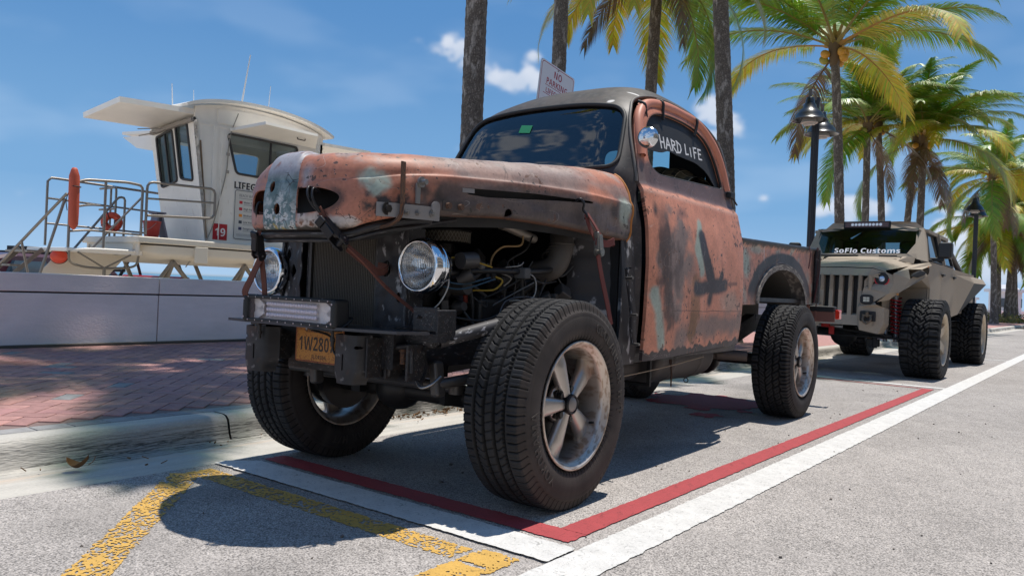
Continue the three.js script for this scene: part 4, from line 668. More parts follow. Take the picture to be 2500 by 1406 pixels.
{ // teal centre strip of the nose, a separate pressing over the hood
  const w = 0.092, x0 = 0.062, us = (a) => { let best = 0.5, bd = 9; for (let i = 0; i <= 200; i++) { const u = 0.5 + (i / 200 - 0.5) * 0.2, p = hoodF(u, 0.2); const d = Math.abs(p[0] - a); if (d < bd) { bd = d; best = u; } } return best; };
  const u0 = us(x0 - w), u1 = us(x0 + w), f = (u, v) => { const p = hoodF(lerp(u0, u1, u), lerp(0.03, 0.90, v)), e = Math.min(u, 1 - u), o = 0.010 * smooth(0, 0.08, e) * smooth(1, 0.8, v); const q = smooth(0.4, 0.75, v); return [p[0], p[1] + o * q * 1.1, p[2] + o * (1 - q * 0.7)]; };
  mesh('nose_strip', sheet(f, 44, 120, { clip: [(p) => p[2] > 0.7 ? Math.min(circ(0.030, 1.153, 0.016, 0.020)(p[0], p[1]), circ(0.066, 1.073, 0.017, 0.020)(p[0], p[1])) : 1], thick: 0.004 }), M([1, 1, 1], { map: bake(f, 384, 512, (x, y, z) => {
    const n = fbm(x * 14, y * 14, z * 14, 5), m = fbm(x * 34, y * 34, z * 34, 4); let c = mixc(TEAL, [0.20, 0.26, 0.27], smooth(-0.3, 0.4, n)); c = mixc(c, WHT, smooth(0.05, 0.25, m + 0.1) * smooth(1.13, 1.05, y)); c = mixc(c, WHT, smooth(0.02, 0.3, n) * spot(x, y, 0.06, 1.115, 0.09, 0.03, 0.7) * 0.9);
    c = mixc(c, [0.34, 0.33, 0.36], smooth(1.17, 1.22, y)); c = mixc(c, [0.26, 0.16, 0.15], smooth(0.1, 0.4, n) * smooth(1.2, 1.24, y)); c = mixc(c, DARK, smooth(0.2, 0.4, m) * smooth(1.04, 1.01, y)); c = mixc(c, [0.35, 0.28, 0.10], smooth(0.3, 0.45, fbm(x * 20 + 5, y * 20, z, 3)) * smooth(1.06, 1.02, y)); c = mixc(c, DARK, Math.abs(n3(x * 13, y * 20, 3)) < 0.03 && y < 1.2 ? 0.8 : 0); c = mixc(c, [0.45, 0.03, 0.03], spot(x, z, 0.03, 0.70, 0.012, 0.01) * 0.9); const k = grain(x, y, z); return c.map((q) => q * k);
  }), ...primer }), hood);
}
// dark underside behind the openings, stiffener lip and side hardware
mesh('hood_liner', sheet((u, v) => { const p = hoodF(lerp(0.06, 0.94, u), lerp(0.12, 0.95, v)), k = 0.90; return [HX + (p[0] - HX) * k, p[1] - 0.055, p[2] * k - 0.06 + (1 - k) * -0.1]; }, 60, 16, {}), darkBlack, hood);
mesh('nose_lip', [tube([...Array(17)].map((_, i) => { const p = hoodF(lerp(0.33, 0.67, i / 16), 0.02); return [p[0], p[1] - 0.012, p[2] - 0.022]; }), 0.016, 60, 8), tube([...Array(15)].map((_, i) => { const p = hoodF(lerp(0.36, 0.70, i / 14), 0.02); return [p[0], p[1] - 0.034 + (i > 12 ? 0.012 * (i - 12) : 0), p[2] - 0.03]; }), 0.008, 60, 8)], blackSteel, hood);
const hoodSide = (z, y, off) => { let best = 0, bd = 9; for (let i = 0; i <= 400; i++) { const d = Math.abs(HP[i].z - z); if (d < bd) { bd = d; best = i; } } return [HX + HP[best].x + off, y, z]; };
{ // galvanised bracket plate along the lower edge of the hood
  const plateF = (z0, z1, y0, y1, off) => sheet((u, v) => hoodSide(lerp(z0, z1, u), lerp(y0, y1, v), off), 20, 4, { thick: 0.006 });
  const pm = M([0.30, 0.285, 0.28], { metalness: 0.6, roughness: 0.5 });
  const b = mesh('bracket_plate', [plateF(0.715, 0.50, 1.056, 1.104, 0.012), (() => { const c = hoodSide(0.515, 1.103, 0.012); return cyl(0.022, 0.022, 0.006, 24, c[0] - 0.003, c[1], c[2], 0, 0, PI / 2); })()], pm, hood);
  for (const [z, y, r] of [[0.685, 1.083, 0.014], [0.622, 1.075, 0.007], [0.585, 1.078, 0.006], [0.53, 1.080, 0.008]]) { const c = hoodSide(z, y, 0.018); mesh('bolt', [cyl(r, r, 0.012, 6, ...c, 0, 0, PI / 2), cyl(r * 1.6, r * 1.6, 0.004, 18, c[0] - 0.005, c[1], c[2], 0, 0, PI / 2)], r > 0.012 ? greasy : bolt, b); }
  const e = mesh('end_plate', plateF(0.485, 0.395, 1.096, 1.132, 0.008), M([0.10, 0.085, 0.08], { metalness: 0.5, roughness: 0.5 }), hood);
  for (const z of [0.465, 0.412]) { const c = hoodSide(z, 1.115, 0.014); mesh('bolt', cyl(0.012, 0.012, 0.014, 6, ...c, 0, 0, PI / 2), rustSteel, e); }
  const c = hoodSide(0.575, 1.185, 0.02); mesh('hinge_bolt', [cyl(0.011, 0.011, 0.03, 6, ...c, 0, 0, PI / 2), cyl(0.019, 0.019, 0.006, 20, c[0] - 0.008, c[1], c[2], 0, 0, PI / 2), box(0.006, 0.07, 0.02, c[0] - 0.012, c[1] - 0.04, c[2] + 0.012)], bolt, hood);
  const p0 = hoodSide(0.645, 1.25, 0.014), p1 = hoodSide(0.645, 1.09, 0.02);
  mesh('prop_bar', [beam([p0[0] + 0.004, 1.247, 0.645], [p1[0] + 0.004, 1.10, 0.648], 0.005, 0.020, [0, 0, 1]), tube([[p1[0] + 0.004, 1.105, 0.648], [p1[0] + 0.0, 1.06, 0.652], [p1[0] - 0.03, 1.035, 0.66], [0.33, 1.012, 0.69], [0.24, 1.0, 0.735], [0.15, 0.992, 0.76], [0.02, 0.985, 0.765], [-0.03, 0.99, 0.755]], 0.0075, 50, 8)], rustSteel, hood);
  mesh('slot_trim', (() => { const a = hoodSide(0.40, 1.178, 0.004), b2 = hoodSide(0.345, 1.181, 0.004); return beam(a, b2, 0.004, 0.016); })(), pm, hood);
  mesh('slot_backing', sheet((u, v) => hoodSide(lerp(0.43, -0.36, u), lerp(1.13, 1.225, v), -0.035), 20, 3), darkBlack, hood);
  mesh('rear_seal', tube([...Array(12)].map((_, i) => { const p = hoodF(0.999, lerp(0.05, 0.66, i / 11)); return [p[0] - 0.004, p[1], p[2] - 0.006 + 0.004 * Math.sin(i * 2.1)]; }), 0.009, 60, 7), M([0.36, 0.13, 0.02], { roughness: 0.7 }), hood, 'torn orange-brown rubber seal at the rear edge of the hood');
}

// ---- cab
const CX = 0.03, cabT = table([[0.52, 0.655, -0.62, -2.24, 7], [0.7, 0.668, -0.62, -2.24, 7], [0.95, 0.672, -0.62, -2.24, 7], [1.15, 0.660, -0.62, -2.24, 7], [1.30, 0.632, -0.635, -2.22, 6.5], [1.36, 0.616, -0.642, -2.21, 8], [1.42, 0.600, -0.66, -2.20, 9], [1.55, 0.575, -0.735, -2.17, 9], [1.72, 0.540, -0.83, -2.14, 8], [1.81, 0.508, -0.905, -2.10, 5.5], [1.89, 0.452, -1.035, -2.02, 4], [1.95, 0.368, -1.17, -1.90, 3.5], [1.99, 0.262, -1.31, -1.78, 3], [2.015, 0.135, -1.44, -1.64, 2.6], [2.024, 0.0, -1.54, -1.54, 2]]);
const cabRows = [0.52, 0.7, 0.95, 1.15, 1.30, 1.42, 1.55, 1.72, 1.81, 1.89, 1.95, 1.99, 2.015, 2.024];
const cabV = (() => { const a = [0]; for (let i = 1; i < cabRows.length; i++) { const p = cabT(cabRows[i - 1]), q = cabT(cabRows[i]); a.push(a[i - 1] + Math.hypot(cabRows[i] - cabRows[i - 1], p[0] - q[0])); } return table(a.map((s, i) => [s / a[a.length - 1], cabRows[i]])); })();
function cabF(u, v) {
  const y = cabV(v)[0], [hw, zf, zr, n] = cabT(y), hz = (zf - zr) / 2, zc = (zf + zr) / 2;
  // perimeter of the square: right-front corner, along the front to left-front, left side back, rear, right side forward
  const k = (u % 1) * 4, i = Math.floor(k), t = (k - i) * 2 - 1; let px, pz; if (i === 0) { px = t; pz = 1; } else if (i === 1) { px = 1; pz = -t; } else if (i === 2) { px = -t; pz = -1; } else { px = -1; pz = t; }
  const s = Math.pow(Math.pow(Math.abs(px), n) + Math.pow(Math.abs(pz), n), -1 / n); return [CX + px * s * hw, y, zc + pz * s * hz];
}
const cabX = (y, z) => { const [hw, zf, zr, n] = cabT(y), q = clamp(Math.abs((z - (zf + zr) / 2) / ((zf - zr) / 2))); return CX + hw * Math.pow(Math.max(0, 1 - Math.pow(q, n)), 1 / n); };
const cabZ = (x, y, rear) => { const [hw, zf, zr, n] = cabT(y), q = clamp(Math.abs((x - CX) / hw)); return (zf + zr) / 2 + (rear ? -1 : 1) * (zf - zr) / 2 * Math.pow(Math.max(0, 1 - Math.pow(q, n)), 1 / n); };
const wsPoly = roundPoly([[-0.545, 1.425], [0.53, 1.425], [0.47, 1.755], [0.2, 1.80], [-0.2, 1.80], [-0.48, 1.755]], [0.07, 0.07, 0.09, 0.3, 0.3, 0.09]), wsD = polyD(wsPoly);
const rwPoly = roundPoly([[-0.38, 1.50], [0.38, 1.50], [0.36, 1.80], [-0.36, 1.80]], 0.09), rwD = polyD(rwPoly);
const doorPoly = roundPoly([[-0.775, 0.515], [-0.775, 1.30], [-0.80, 1.50], [-0.865, 1.69], [-0.97, 1.80], [-1.14, 1.855], [-1.46, 1.868], [-1.74, 1.842], [-1.92, 1.74], [-1.985, 1.54], [-2.005, 1.30], [-2.005, 0.565]], [0.01, 0.1, 0.1, 0.1, 0.1, 0.1, 0.2, 0.15, 0.12, 0.1, 0.1, 0.01]), doorD = polyD(doorPoly);
const winPoly = roundPoly([[-0.90, 1.475], [-0.925, 1.66], [-1.03, 1.752], [-1.25, 1.785], [-1.55, 1.782], [-1.73, 1.73], [-1.83, 1.60], [-1.87, 1.485], [-1.86, 1.462], [-1.25, 1.437], [-0.99, 1.425]], [0.05, 0.08, 0.1, 0.15, 0.12, 0.1, 0.05, 0.02, 0.01, 0.1, 0.06]), winD = polyD(winPoly);
const cabPaint = (x, y, z) => { const n = fbm(x * 5, y * 5, z * 5, 5), m = fbm(x * 18, y * 18, z * 18, 3); let c = mixc([0.062, 0.052, 0.049], [0.035, 0.033, 0.034], smooth(-0.1, 0.4, n)); if (y > 1.7) c = mixc(c, [0.10, 0.09, 0.084], smooth(0, 0.5, m + n * 0.4) * 0.5); c = mixc(c, [0.19, 0.175, 0.165], smooth(0.35, 0.6, m) * smooth(1.4, 1.1, y) * 0.5); const k = grain(x, y, z); c = c.map((q) => q * k); if (pits(x, y, z, 0.7)) c = mixc(c, [0.25, 0.24, 0.23], 0.5); c = mixc(c, [0.6, 0.58, 0.56], Math.max(spot(x, z, 0.43, -1.08, 0.05, 0.012, 0.3), spot(x, y, 0.39, 1.80, 0.022, 0.012, 0.4) * (z > -1.1 ? 1 : 0))); return c; };
const cab = sub('cab', pickup, 'matte black cab shell with rounded roof');
mesh('cab_shell', sheet(cabF, 360, 120, { thick: 0.012, clip: [(p) => p[2] > -1.3 ? -wsD(p[0] - CX, p[1]) : 1, (p) => p[2] < -1.9 ? -rwD(p[0] - CX, p[1]) : 1, (p) => p[0] > CX + 0.2 ? -doorD(p[2], p[1]) - 0.011 : 1, (p) => p[0] < CX - 0.2 ? -winD(p[2], p[1]) : 1] }), M([1, 1, 1], { map: bake(cabF, 1024, 512, cabPaint), roughness: 0.55, specularIntensity: 0.6, clearcoat: 0.1, clearcoatRoughness: 0.45 }), cab);
const glassMat = M([0.62, 0.80, 0.80], { transmission: 1, roughness: 0.015, thickness: 0, ior: 1.5 });
mesh('windshield', sheet((u, v) => { const x = lerp(-0.56, 0.55, u), y = lerp(1.41, 1.81, v); return [CX + x, y, cabZ(CX + x, y) - 0.012]; }, 40, 20, { clip: [(p) => wsD(p[0] - CX, p[1]) + 0.006] }), M([0.30, 0.40, 0.42], { transmission: 1, roughness: 0.02, thickness: 0, ior: 1.9 }), cab);
mesh('side_board', sheet((u, v) => { const z = lerp(-0.87, -1.9, u), y = lerp(1.42, 1.80, v); return [2 * CX - cabX(y, z) + 0.015, y, z]; }, 20, 10, { clip: [(p) => winD(p[2], p[1])] }), darkBlack, cab);
const onFront = (poly, off, grow) => poly.map(([x, y]) => { const r = grow; return [CX + x, y, cabZ(CX + x, y) + off]; });
mesh('windshield_seal', new THREE.TubeGeometry(new THREE.CatmullRomCurve3(onFront(wsPoly, 0.001).map((p) => V(...p)), true, 'centripetal'), 240, 0.011, 8, true), darkBlack, cab);
mesh('rear_window', sheet((u, v) => { const x = lerp(-0.4, 0.4, u), y = lerp(1.48, 1.82, v); return [CX + x, y, cabZ(CX + x, y, true) + 0.01]; }, 20, 12, { clip: [(p) => rwD(p[0] - CX, p[1]) + 0.005] }), glassMat, cab);
mesh('rear_window_seal', new THREE.TubeGeometry(new THREE.CatmullRomCurve3(rwPoly.map(([x, y]) => V(CX + x, y, cabZ(CX + x, y, true))), true, 'centripetal'), 120, 0.01, 6, true), darkBlack, cab);
mesh('inspection_sticker', sheet((u, v) => { const x = lerp(-0.10, -0.025, u), y = lerp(1.655, 1.70, v) + (u - 0.5) * -0.008; return [x, y, cabZ(x, y) - 0.008]; }, 4, 4), M([0.012, 0.20, 0.08], { roughness: 0.5 }), cab);
mesh('scoop', sheet((u, v) => { const a = u * PI, x = 0.07 + Math.cos(a) * -0.17; return [x, 1.415 + Math.pow(Math.sin(a), 0.5) * 0.035 * (1 - v * 0.5), lerp(-0.60, -0.70, v)]; }, 20, 4, { thick: 0.003 }), blackSteel, cab);
mesh('drip_rail', tube(doorPoly.filter(([z, y], k) => y > 1.36).map(([z, y]) => { const q = Math.hypot(z + 1.42, y - 1.35), zz = z + (z + 1.42) / q * 0.016, yy = y + Math.max(0, (y - 1.35) / q) * 0.016; return [cabX(yy, zz) + 0.003, yy, zz]; }), 0.008, 160, 7), M([0.13, 0.115, 0.10], { roughness: 0.6 }), cab);
// door: salmon skin with smears, window frame, painted shade board
const doorF = (u, v) => { const z = lerp(-0.76, -2.05, u), y = lerp(0.5, 1.88, v); const b = 0.026 * smooth(1.372, 1.318, y); return [cabX(y, z) + 0.004 + b + 0.0035 * n3(y * 3, z * 3, 4) * smooth(1.36, 1.2, y), y, z]; };
function doorPaint(x, y, z) {
  const n = fbm(z * 5, y * 5, 3, 5), m = fbm(z * 13, y * 7, 8, 4), w = n * 0.5; let c = [0.60, 0.25, 0.158];  // same salmon made paler, brightness painted in because the door is shaded
  c = mixc(c, [0.50, 0.20, 0.128], smooth(0.0, 0.5, m) * 0.5);
  if (y > 1.36) { c = mixc(SAL, [0.115, 0.072, 0.066], smooth(1.52, 1.45, y + n * 0.05)); c = mixc(c, [0.17, 0.13, 0.12], smooth(-0.86, -0.83, z) * 0.6 * smooth(1.7, 1.5, y)); }
  else {
    c = mixc(c, [0.125, 0.08, 0.072], smooth(1.335, 1.358, y + n * 0.01) * 0.95); c = mixc(c, [0.42, 0.25, 0.19], smooth(0.022, 0.0, Math.abs(y - 1.325)) * 0.6);  // line along the belt crease is its highlight, painted in
    c = mixc(c, [0.235, 0.165, 0.14], spot(z, y, -1.03, 1.0, 0.20, 0.30, 0.4, w * 1.2)); c = mixc(c, [0.13, 0.085, 0.075], spot(z, y, -0.90, 1.18, 0.10, 0.16, 0.9, w) * 0.7); c = mixc(c, [0.25, 0.17, 0.14], spot(z, y, -1.2, 0.97, 0.16, 0.16, 0.9, w) * 0.6);
    c = mixc(c, [0.085, 0.055, 0.048], stroke(z, y, [[-0.92, 1.12], [-0.93, 0.85], [-0.98, 0.72]], 0.10, 0.75, m * 0.8) * 0.9); c = mixc(c, [0.10, 0.065, 0.055], stroke(z, y, [[-1.06, 1.05], [-1.06, 0.88]], 0.06, 0.9, m * 0.9) * 0.7);
    c = mixc(c, [0.055, 0.045, 0.045], spot(z, y, -0.845, 1.235, 0.045, 0.075, 0.9, w)); c = mixc(c, [0.14, 0.085, 0.075], spot(z, y, -1.13, 1.25, 0.10, 0.05, 0.9, w) * 0.7);
    c = mixc(c, PALE, stroke(z, y, [[-0.83, 0.83], [-0.88, 0.72], [-0.93, 0.60]], 0.055, 0.7, w)); c = mixc(c, [0.38, 0.26, 0.20], spot(z, y, -1.8, 0.80, 0.22, 0.09, 0.8, w) * 0.8); c = mixc(c, MAUVE, stroke(z, y, [[-1.1, 0.62], [-1.5, 0.68], [-1.95, 0.68]], 0.09, 0.8, w) * 0.9);
    c = mixc(c, PALE, stroke(z, y, [[-1.345, 1.20], [-1.30, 1.08], [-1.36, 0.97]], 0.055, 0.6, w * 0.6)); c = mixc(c, [0.26, 0.125, 0.06], stroke(z, y, [[-1.28, 0.90], [-1.30, 0.74], [-1.26, 0.655]], 0.075, 0.6, m * 0.6) * 0.85); c = mixc(c, [0.20, 0.10, 0.05], stroke(z, y, [[-1.31, 0.72], [-1.25, 0.64]], 0.05, 0.5, m) * 0.8);
    const sm = Math.max(stroke(z, y, [[-1.36, 1.145], [-1.42, 1.02], [-1.50, 0.90]], 0.060, 0.45, n * 0.25), stroke(z, y, [[-1.29, 0.875], [-1.5, 0.885], [-1.70, 0.905]], 0.052, 0.6, n * 0.4), stroke(z, y, [[-1.64, 0.955], [-1.60, 0.90]], 0.035, 0.5), stroke(z, y, [[-1.50, 0.88], [-1.47, 0.81]], 0.05, 0.8), stroke(z, y, [[-1.7, 0.905], [-1.88, 0.915]], 0.018, 0.9) * 0.6); c = mixc(c, [0.034, 0.032, 0.038], sm * 0.97);
    c = mixc(c, [0.065, 0.052, 0.05], smooth(0.004, -0.006, y - (0.60 - 0.03 * (z + 0.77) + 0.012 * n3(z * 18, 1, 2) + 0.012 * (fr(z * 5.1) < 0.3 ? 1 : 0)) + 0.045)); c = mixc(c, [0.10, 0.06, 0.05], smooth(0.0025, 0.001, Math.abs(y - 0.755 + n3(z * 3, 0, 1) * 0.003)) * (z < -1.0 ? 0.9 : 0));
    c = mixc(c, [0.03, 0.028, 0.03], spot(z, y, -1.585, 0.895, 0.010, 0.010, 0.3));
  }
  c = wear(c, x, y, z); const k = grain(x, y, z); c = c.map((q) => q * k); if (pits(x, y, z, 0.8)) c = mixc(c, [0.08, 0.04, 0.03], 0.6); return c;
}
const door = sub('door', pickup, 'salmon primer door with a dark sprayed cross-shaped smear');
mesh('door_skin', sheet(doorF, 110, 120, { thick: 0.02, clip: [(p) => doorD(p[2], p[1]), (p) => -winD(p[2], p[1])] }), M([1, 1, 1], { map: bake(doorF, 1024, 1024, doorPaint), ...primer }), door);
mesh('window_seal', tube(winPoly.map(([z, y]) => [cabX(y, z) - 0.004, y, z]), 0.008, 160, 6, true), darkBlack, door);
mesh('frame_tube', tube([[-0.845, 1.50], [-0.87, 1.62], [-0.92, 1.72], [-1.03, 1.795], [-1.2, 1.825], [-1.45, 1.832], [-1.68, 1.808], [-1.83, 1.70], [-1.905, 1.58], [-1.93, 1.46]].map(([z, y]) => [cabX(y, z) + 0.001, y, z]), 0.026, 90, 10), M([0.54, 0.21, 0.135], { ...primer }), door, 'rolled salmon window frame');
for (const [z, y, dz, dy] of [[-0.965, 1.77, -0.02, -0.07], [-1.17, 1.822, 0.0, -0.08], [-1.60, 1.815, 0.03, -0.085]]) mesh('strap_band', tube([[cabX(y, z) - 0.01, y + 0.03, z], [cabX(y, z) + 0.026, y + 0.012, z], [cabX(y, z) + 0.03, y + dy * 0.4, z + dz * 0.4], [cabX(y + dy, z) - 0.005, y + dy, z + dz]], 0.008, 20, 6), darkBlack, door);
{ // black board in the window with hand lettering
  const poly = roundPoly([[-0.895, 1.545], [-0.925, 1.66], [-1.03, 1.755], [-1.25, 1.79], [-1.55, 1.787], [-1.735, 1.735], [-1.84, 1.60], [-1.87, 1.47], [-1.80, 1.47], [-1.70, 1.545], [-1.56, 1.575], [-1.30, 1.578], [-1.20, 1.585], [-1.12, 1.56]], [0.01, 0.08, 0.1, 0.1, 0.1, 0.1, 0.05, 0.01, 0.02, 0.05, 0.05, 0.03, 0.03, 0.05]), D = polyD(poly);
  const cv = document.createElement('canvas'); cv.width = 1024; cv.height = 512; const c = cv.getContext('2d'); c.fillStyle = '#17171a'; c.fillRect(0, 0, 1024, 512); c.strokeStyle = '#d2d2d4'; c.lineWidth = 13; c.lineCap = 'round'; c.lineJoin = 'round';
  const S = (pts) => { c.beginPath(); pts.forEach(([x, y], i) => i ? c.lineTo(x, y) : c.moveTo(x, y)); c.stroke(); };
  // hand-painted capitals H A R D  L I F E, each drawn in a 60 x 100 cell
  const glyph = { H: [[[5, 0], [12, 105]], [[48, 8], [50, 95]], [[8, 55], [50, 48]]], A: [[[2, 100], [30, 2], [58, 96]], [[12, 62], [50, 58]]], R: [[[10, 2], [12, 98]], [[10, 6], [48, 14], [46, 40], [14, 50], [58, 98]]], D: [[[12, 4], [10, 98]], [[4, 2], [48, 24], [52, 62], [36, 92], [-8, 104]]], L: [[[12, 4], [10, 92], [46, 84]]], I: [[[20, 22], [22, 96]]], F: [[[12, 6], [12, 100]], [[12, 8], [50, 2]], [[12, 48], [42, 44]]], E: [[[12, 6], [10, 96]], [[12, 8], [48, 4]], [[12, 48], [42, 46]], [[10, 96], [50, 92]]] };
  let x = 236, y = 216; for (const [ch, k] of [['H', 1], ['A', 1], ['R', 1], ['D', 1.05], [' ', 0.5], ['L', 0.9], ['I', 0.75], ['F', 0.95], ['E', 0.95]]) { if (glyph[ch]) for (const s of glyph[ch]) S(s.map(([a, b]) => [x + a * k * 1.08, y + b * 0.92])); x += 70 * k; y -= 3 * k; }
  const t = new THREE.CanvasTexture(cv); t.colorSpace = THREE.SRGBColorSpace;
  mesh('window_shade', sheet((u, v) => { const z = lerp(-0.87, -1.89, u), yy = lerp(1.45, 1.80, v); return [cabX(yy, z) - 0.016, yy, z]; }, 60, 30, { clip: [(p) => D(p[2], p[1])], thick: 0.004 }), M([1, 1, 1], { map: t, roughness: 0.65 }), door, 'black board in the side window with HARD LIFE painted on it');
}
{ // round chrome mirror on a bent arm
  const m = sub('side_mirror', door, 'round chrome mirror'), c = [0.675, 1.57, -0.775];
  mesh('mirror_head', lathe([[0.0, 0.032], [0.018, 0.031], [0.036, 0.025], [0.049, 0.014], [0.052, 0.0], [0.050, -0.006], [0.046, -0.006]], 40).rotateX(PI / 2).translate(...c), M([0.70, 0.72, 0.74], { metalness: 1, roughness: 0.16 }), m);
  mesh('mirror_glass', cyl(0.047, 0.047, 0.003, 40, c[0], c[1], c[2] - 0.005, PI / 2), chrome, m); mesh('mirror_arm', [tube([[cabX(1.58, -0.86) + 0.005, 1.60, -0.865], [0.62, 1.615, -0.83], [0.645, 1.60, -0.80], [0.655, 1.565, -0.765], [c[0], c[1] - 0.005, c[2] + 0.035]], 0.007, 30, 8), cyl(0.016, 0.016, 0.02, 14, cabX(1.585, -0.87) + 0.008, 1.60, -0.87, 0, 0, PI / 2)], chrome, m);
}
mesh('latch', [rbox(0.03, 0.035, 0.07, 0.006, cabX(1.44, -1.93) + 0.02, 1.44, -1.95), rod([cabX(1.43, -1.97) + 0.02, 1.43, -1.98], [cabX(1.4, -2.0) + 0.015, 1.395, -2.06], 0.005)], darkBlack, door);
// cowl, torn inner fender and kick panel, brace strip
const scuff = M([1, 1, 1], { map: tex(512, 512, (u, v) => { const k = tile(u, v, 4, 3, 5), s = smooth(0.28, 0.62, tile(u, v, 9, 7, 5) + k * 0.5 + tile(u, v, 40, 2, 2) * 0.2); return mixc([0.042, 0.040, 0.042], [0.42, 0.41, 0.42], s * 0.8); }), roughness: 0.6, metalness: 0.1 });
mesh('inner_fender', [sheet((u, v) => { const y = lerp(0.50, 1.085, v), e = 0.02 * n3(v * 5, 1, 2) + 0.03 * smooth(0.5, 0, v); return [lerp(0.42 + e, 0.655, u), y, lerp(-0.50, -0.645, u) + 0.015 * Math.sin(u * 7) * v]; }, 18, 24, { thick: 0.004, uv: (p) => [p[0] * 1.5, p[1]] }), sheet((u, v) => [lerp(0.646, 0.668, v * (1 - v) * 3), lerp(0.50, 1.10, v), lerp(-0.60, -0.775, u)], 6, 20, { thick: 0.004, uv: (p) => [p[2] * 2, p[1]] })], scuff, pickup, 'scuffed black inner fender panel behind the front wheel');
mesh('brace_strip', [tube([[0.690, 0.945, -0.60], [0.688, 0.87, -0.625], [0.692, 0.76, -0.655], [0.688, 0.66, -0.675], [0.684, 0.60, -0.70]], 0.017, 30, 6)], scuff, pickup);
for (const [y, z] of [[0.90, -0.60], [0.735, -0.655], [0.60, -0.69]]) mesh('bolt', rod([0.69, y, z + 0.02], [0.735, y + 0.002, z + 0.035], 0.006), bolt, pickup);
mesh('firewall', [box(1.2, 0.62, 0.02, CX, 0.92, -0.625)], darkBlack, pickup);
// interior
{
  const it = sub('interior', pickup), dk = M([0.03, 0.03, 0.032], { roughness: 0.8 });
  const plaid = tex(512, 512, (u, v) => { const b = (x, p, w) => fr(x * p) < w ? 1 : 0; let c = [0.20, 0.17, 0.11]; c = mixc(c, [0.03, 0.03, 0.03], 0.6 * Math.max(b(u, 6, 0.35), 0) + 0.35 * b(v, 6, 0.35)); c = mixc(c, [0.85, 0.72, 0.48], 0.8 * Math.max(b(u + 0.11, 6, 0.05), b(v + 0.11, 6, 0.05))); return c; });
  mesh('seat', [rbox(1.08, 0.22, 0.5, 0.06, CX, 0.93, -1.58), rbox(1.08, 0.5, 0.16, 0.07, CX, 1.2, -1.86, -0.18)], dk, it);
  mesh('plaid_cover', sheet((u, v) => { const a = v * PI, k = Math.sin(u * PI); return [lerp(0.12, 0.54, u) , 1.36 + 0.23 * Math.pow(Math.max(0, Math.sin(a)), 0.6) * (0.7 + 0.3 * k) + 0.008 * Math.sin(u * 19), -1.74 - 0.22 * Math.cos(a) + 0.01 * Math.sin(u * 23)]; }, 30, 24, { uv: (p, u, v) => [u * 0.9, v * 1.1] }), M([1, 1, 1], { map: plaid, roughness: 0.95 }), it, 'olive plaid cover over the seat back');
  mesh('rear_board', box(0.24, 0.40, 0.01, 0.33, 1.60, -2.02), dk, it); mesh('dashboard', [rbox(1.06, 0.16, 0.2, 0.05, CX, 1.33, -0.86)], dk, it); mesh('steering_wheel', [new THREE.TorusGeometry(0.19, 0.012, 10, 40).rotateX(-0.5).translate(0.33, 1.36, -1.12), rod([0.33, 1.36, -1.12], [0.33, 1.2, -0.85], 0.018)], dk, it);
  mesh('floor_pan', [box(1.2, 0.03, 1.5, CX, 0.56, -1.45)], dk, it); mesh('headliner', [box(0.5, 0.02, 0.5, CX, 1.90, -1.55)], dk, it);
}
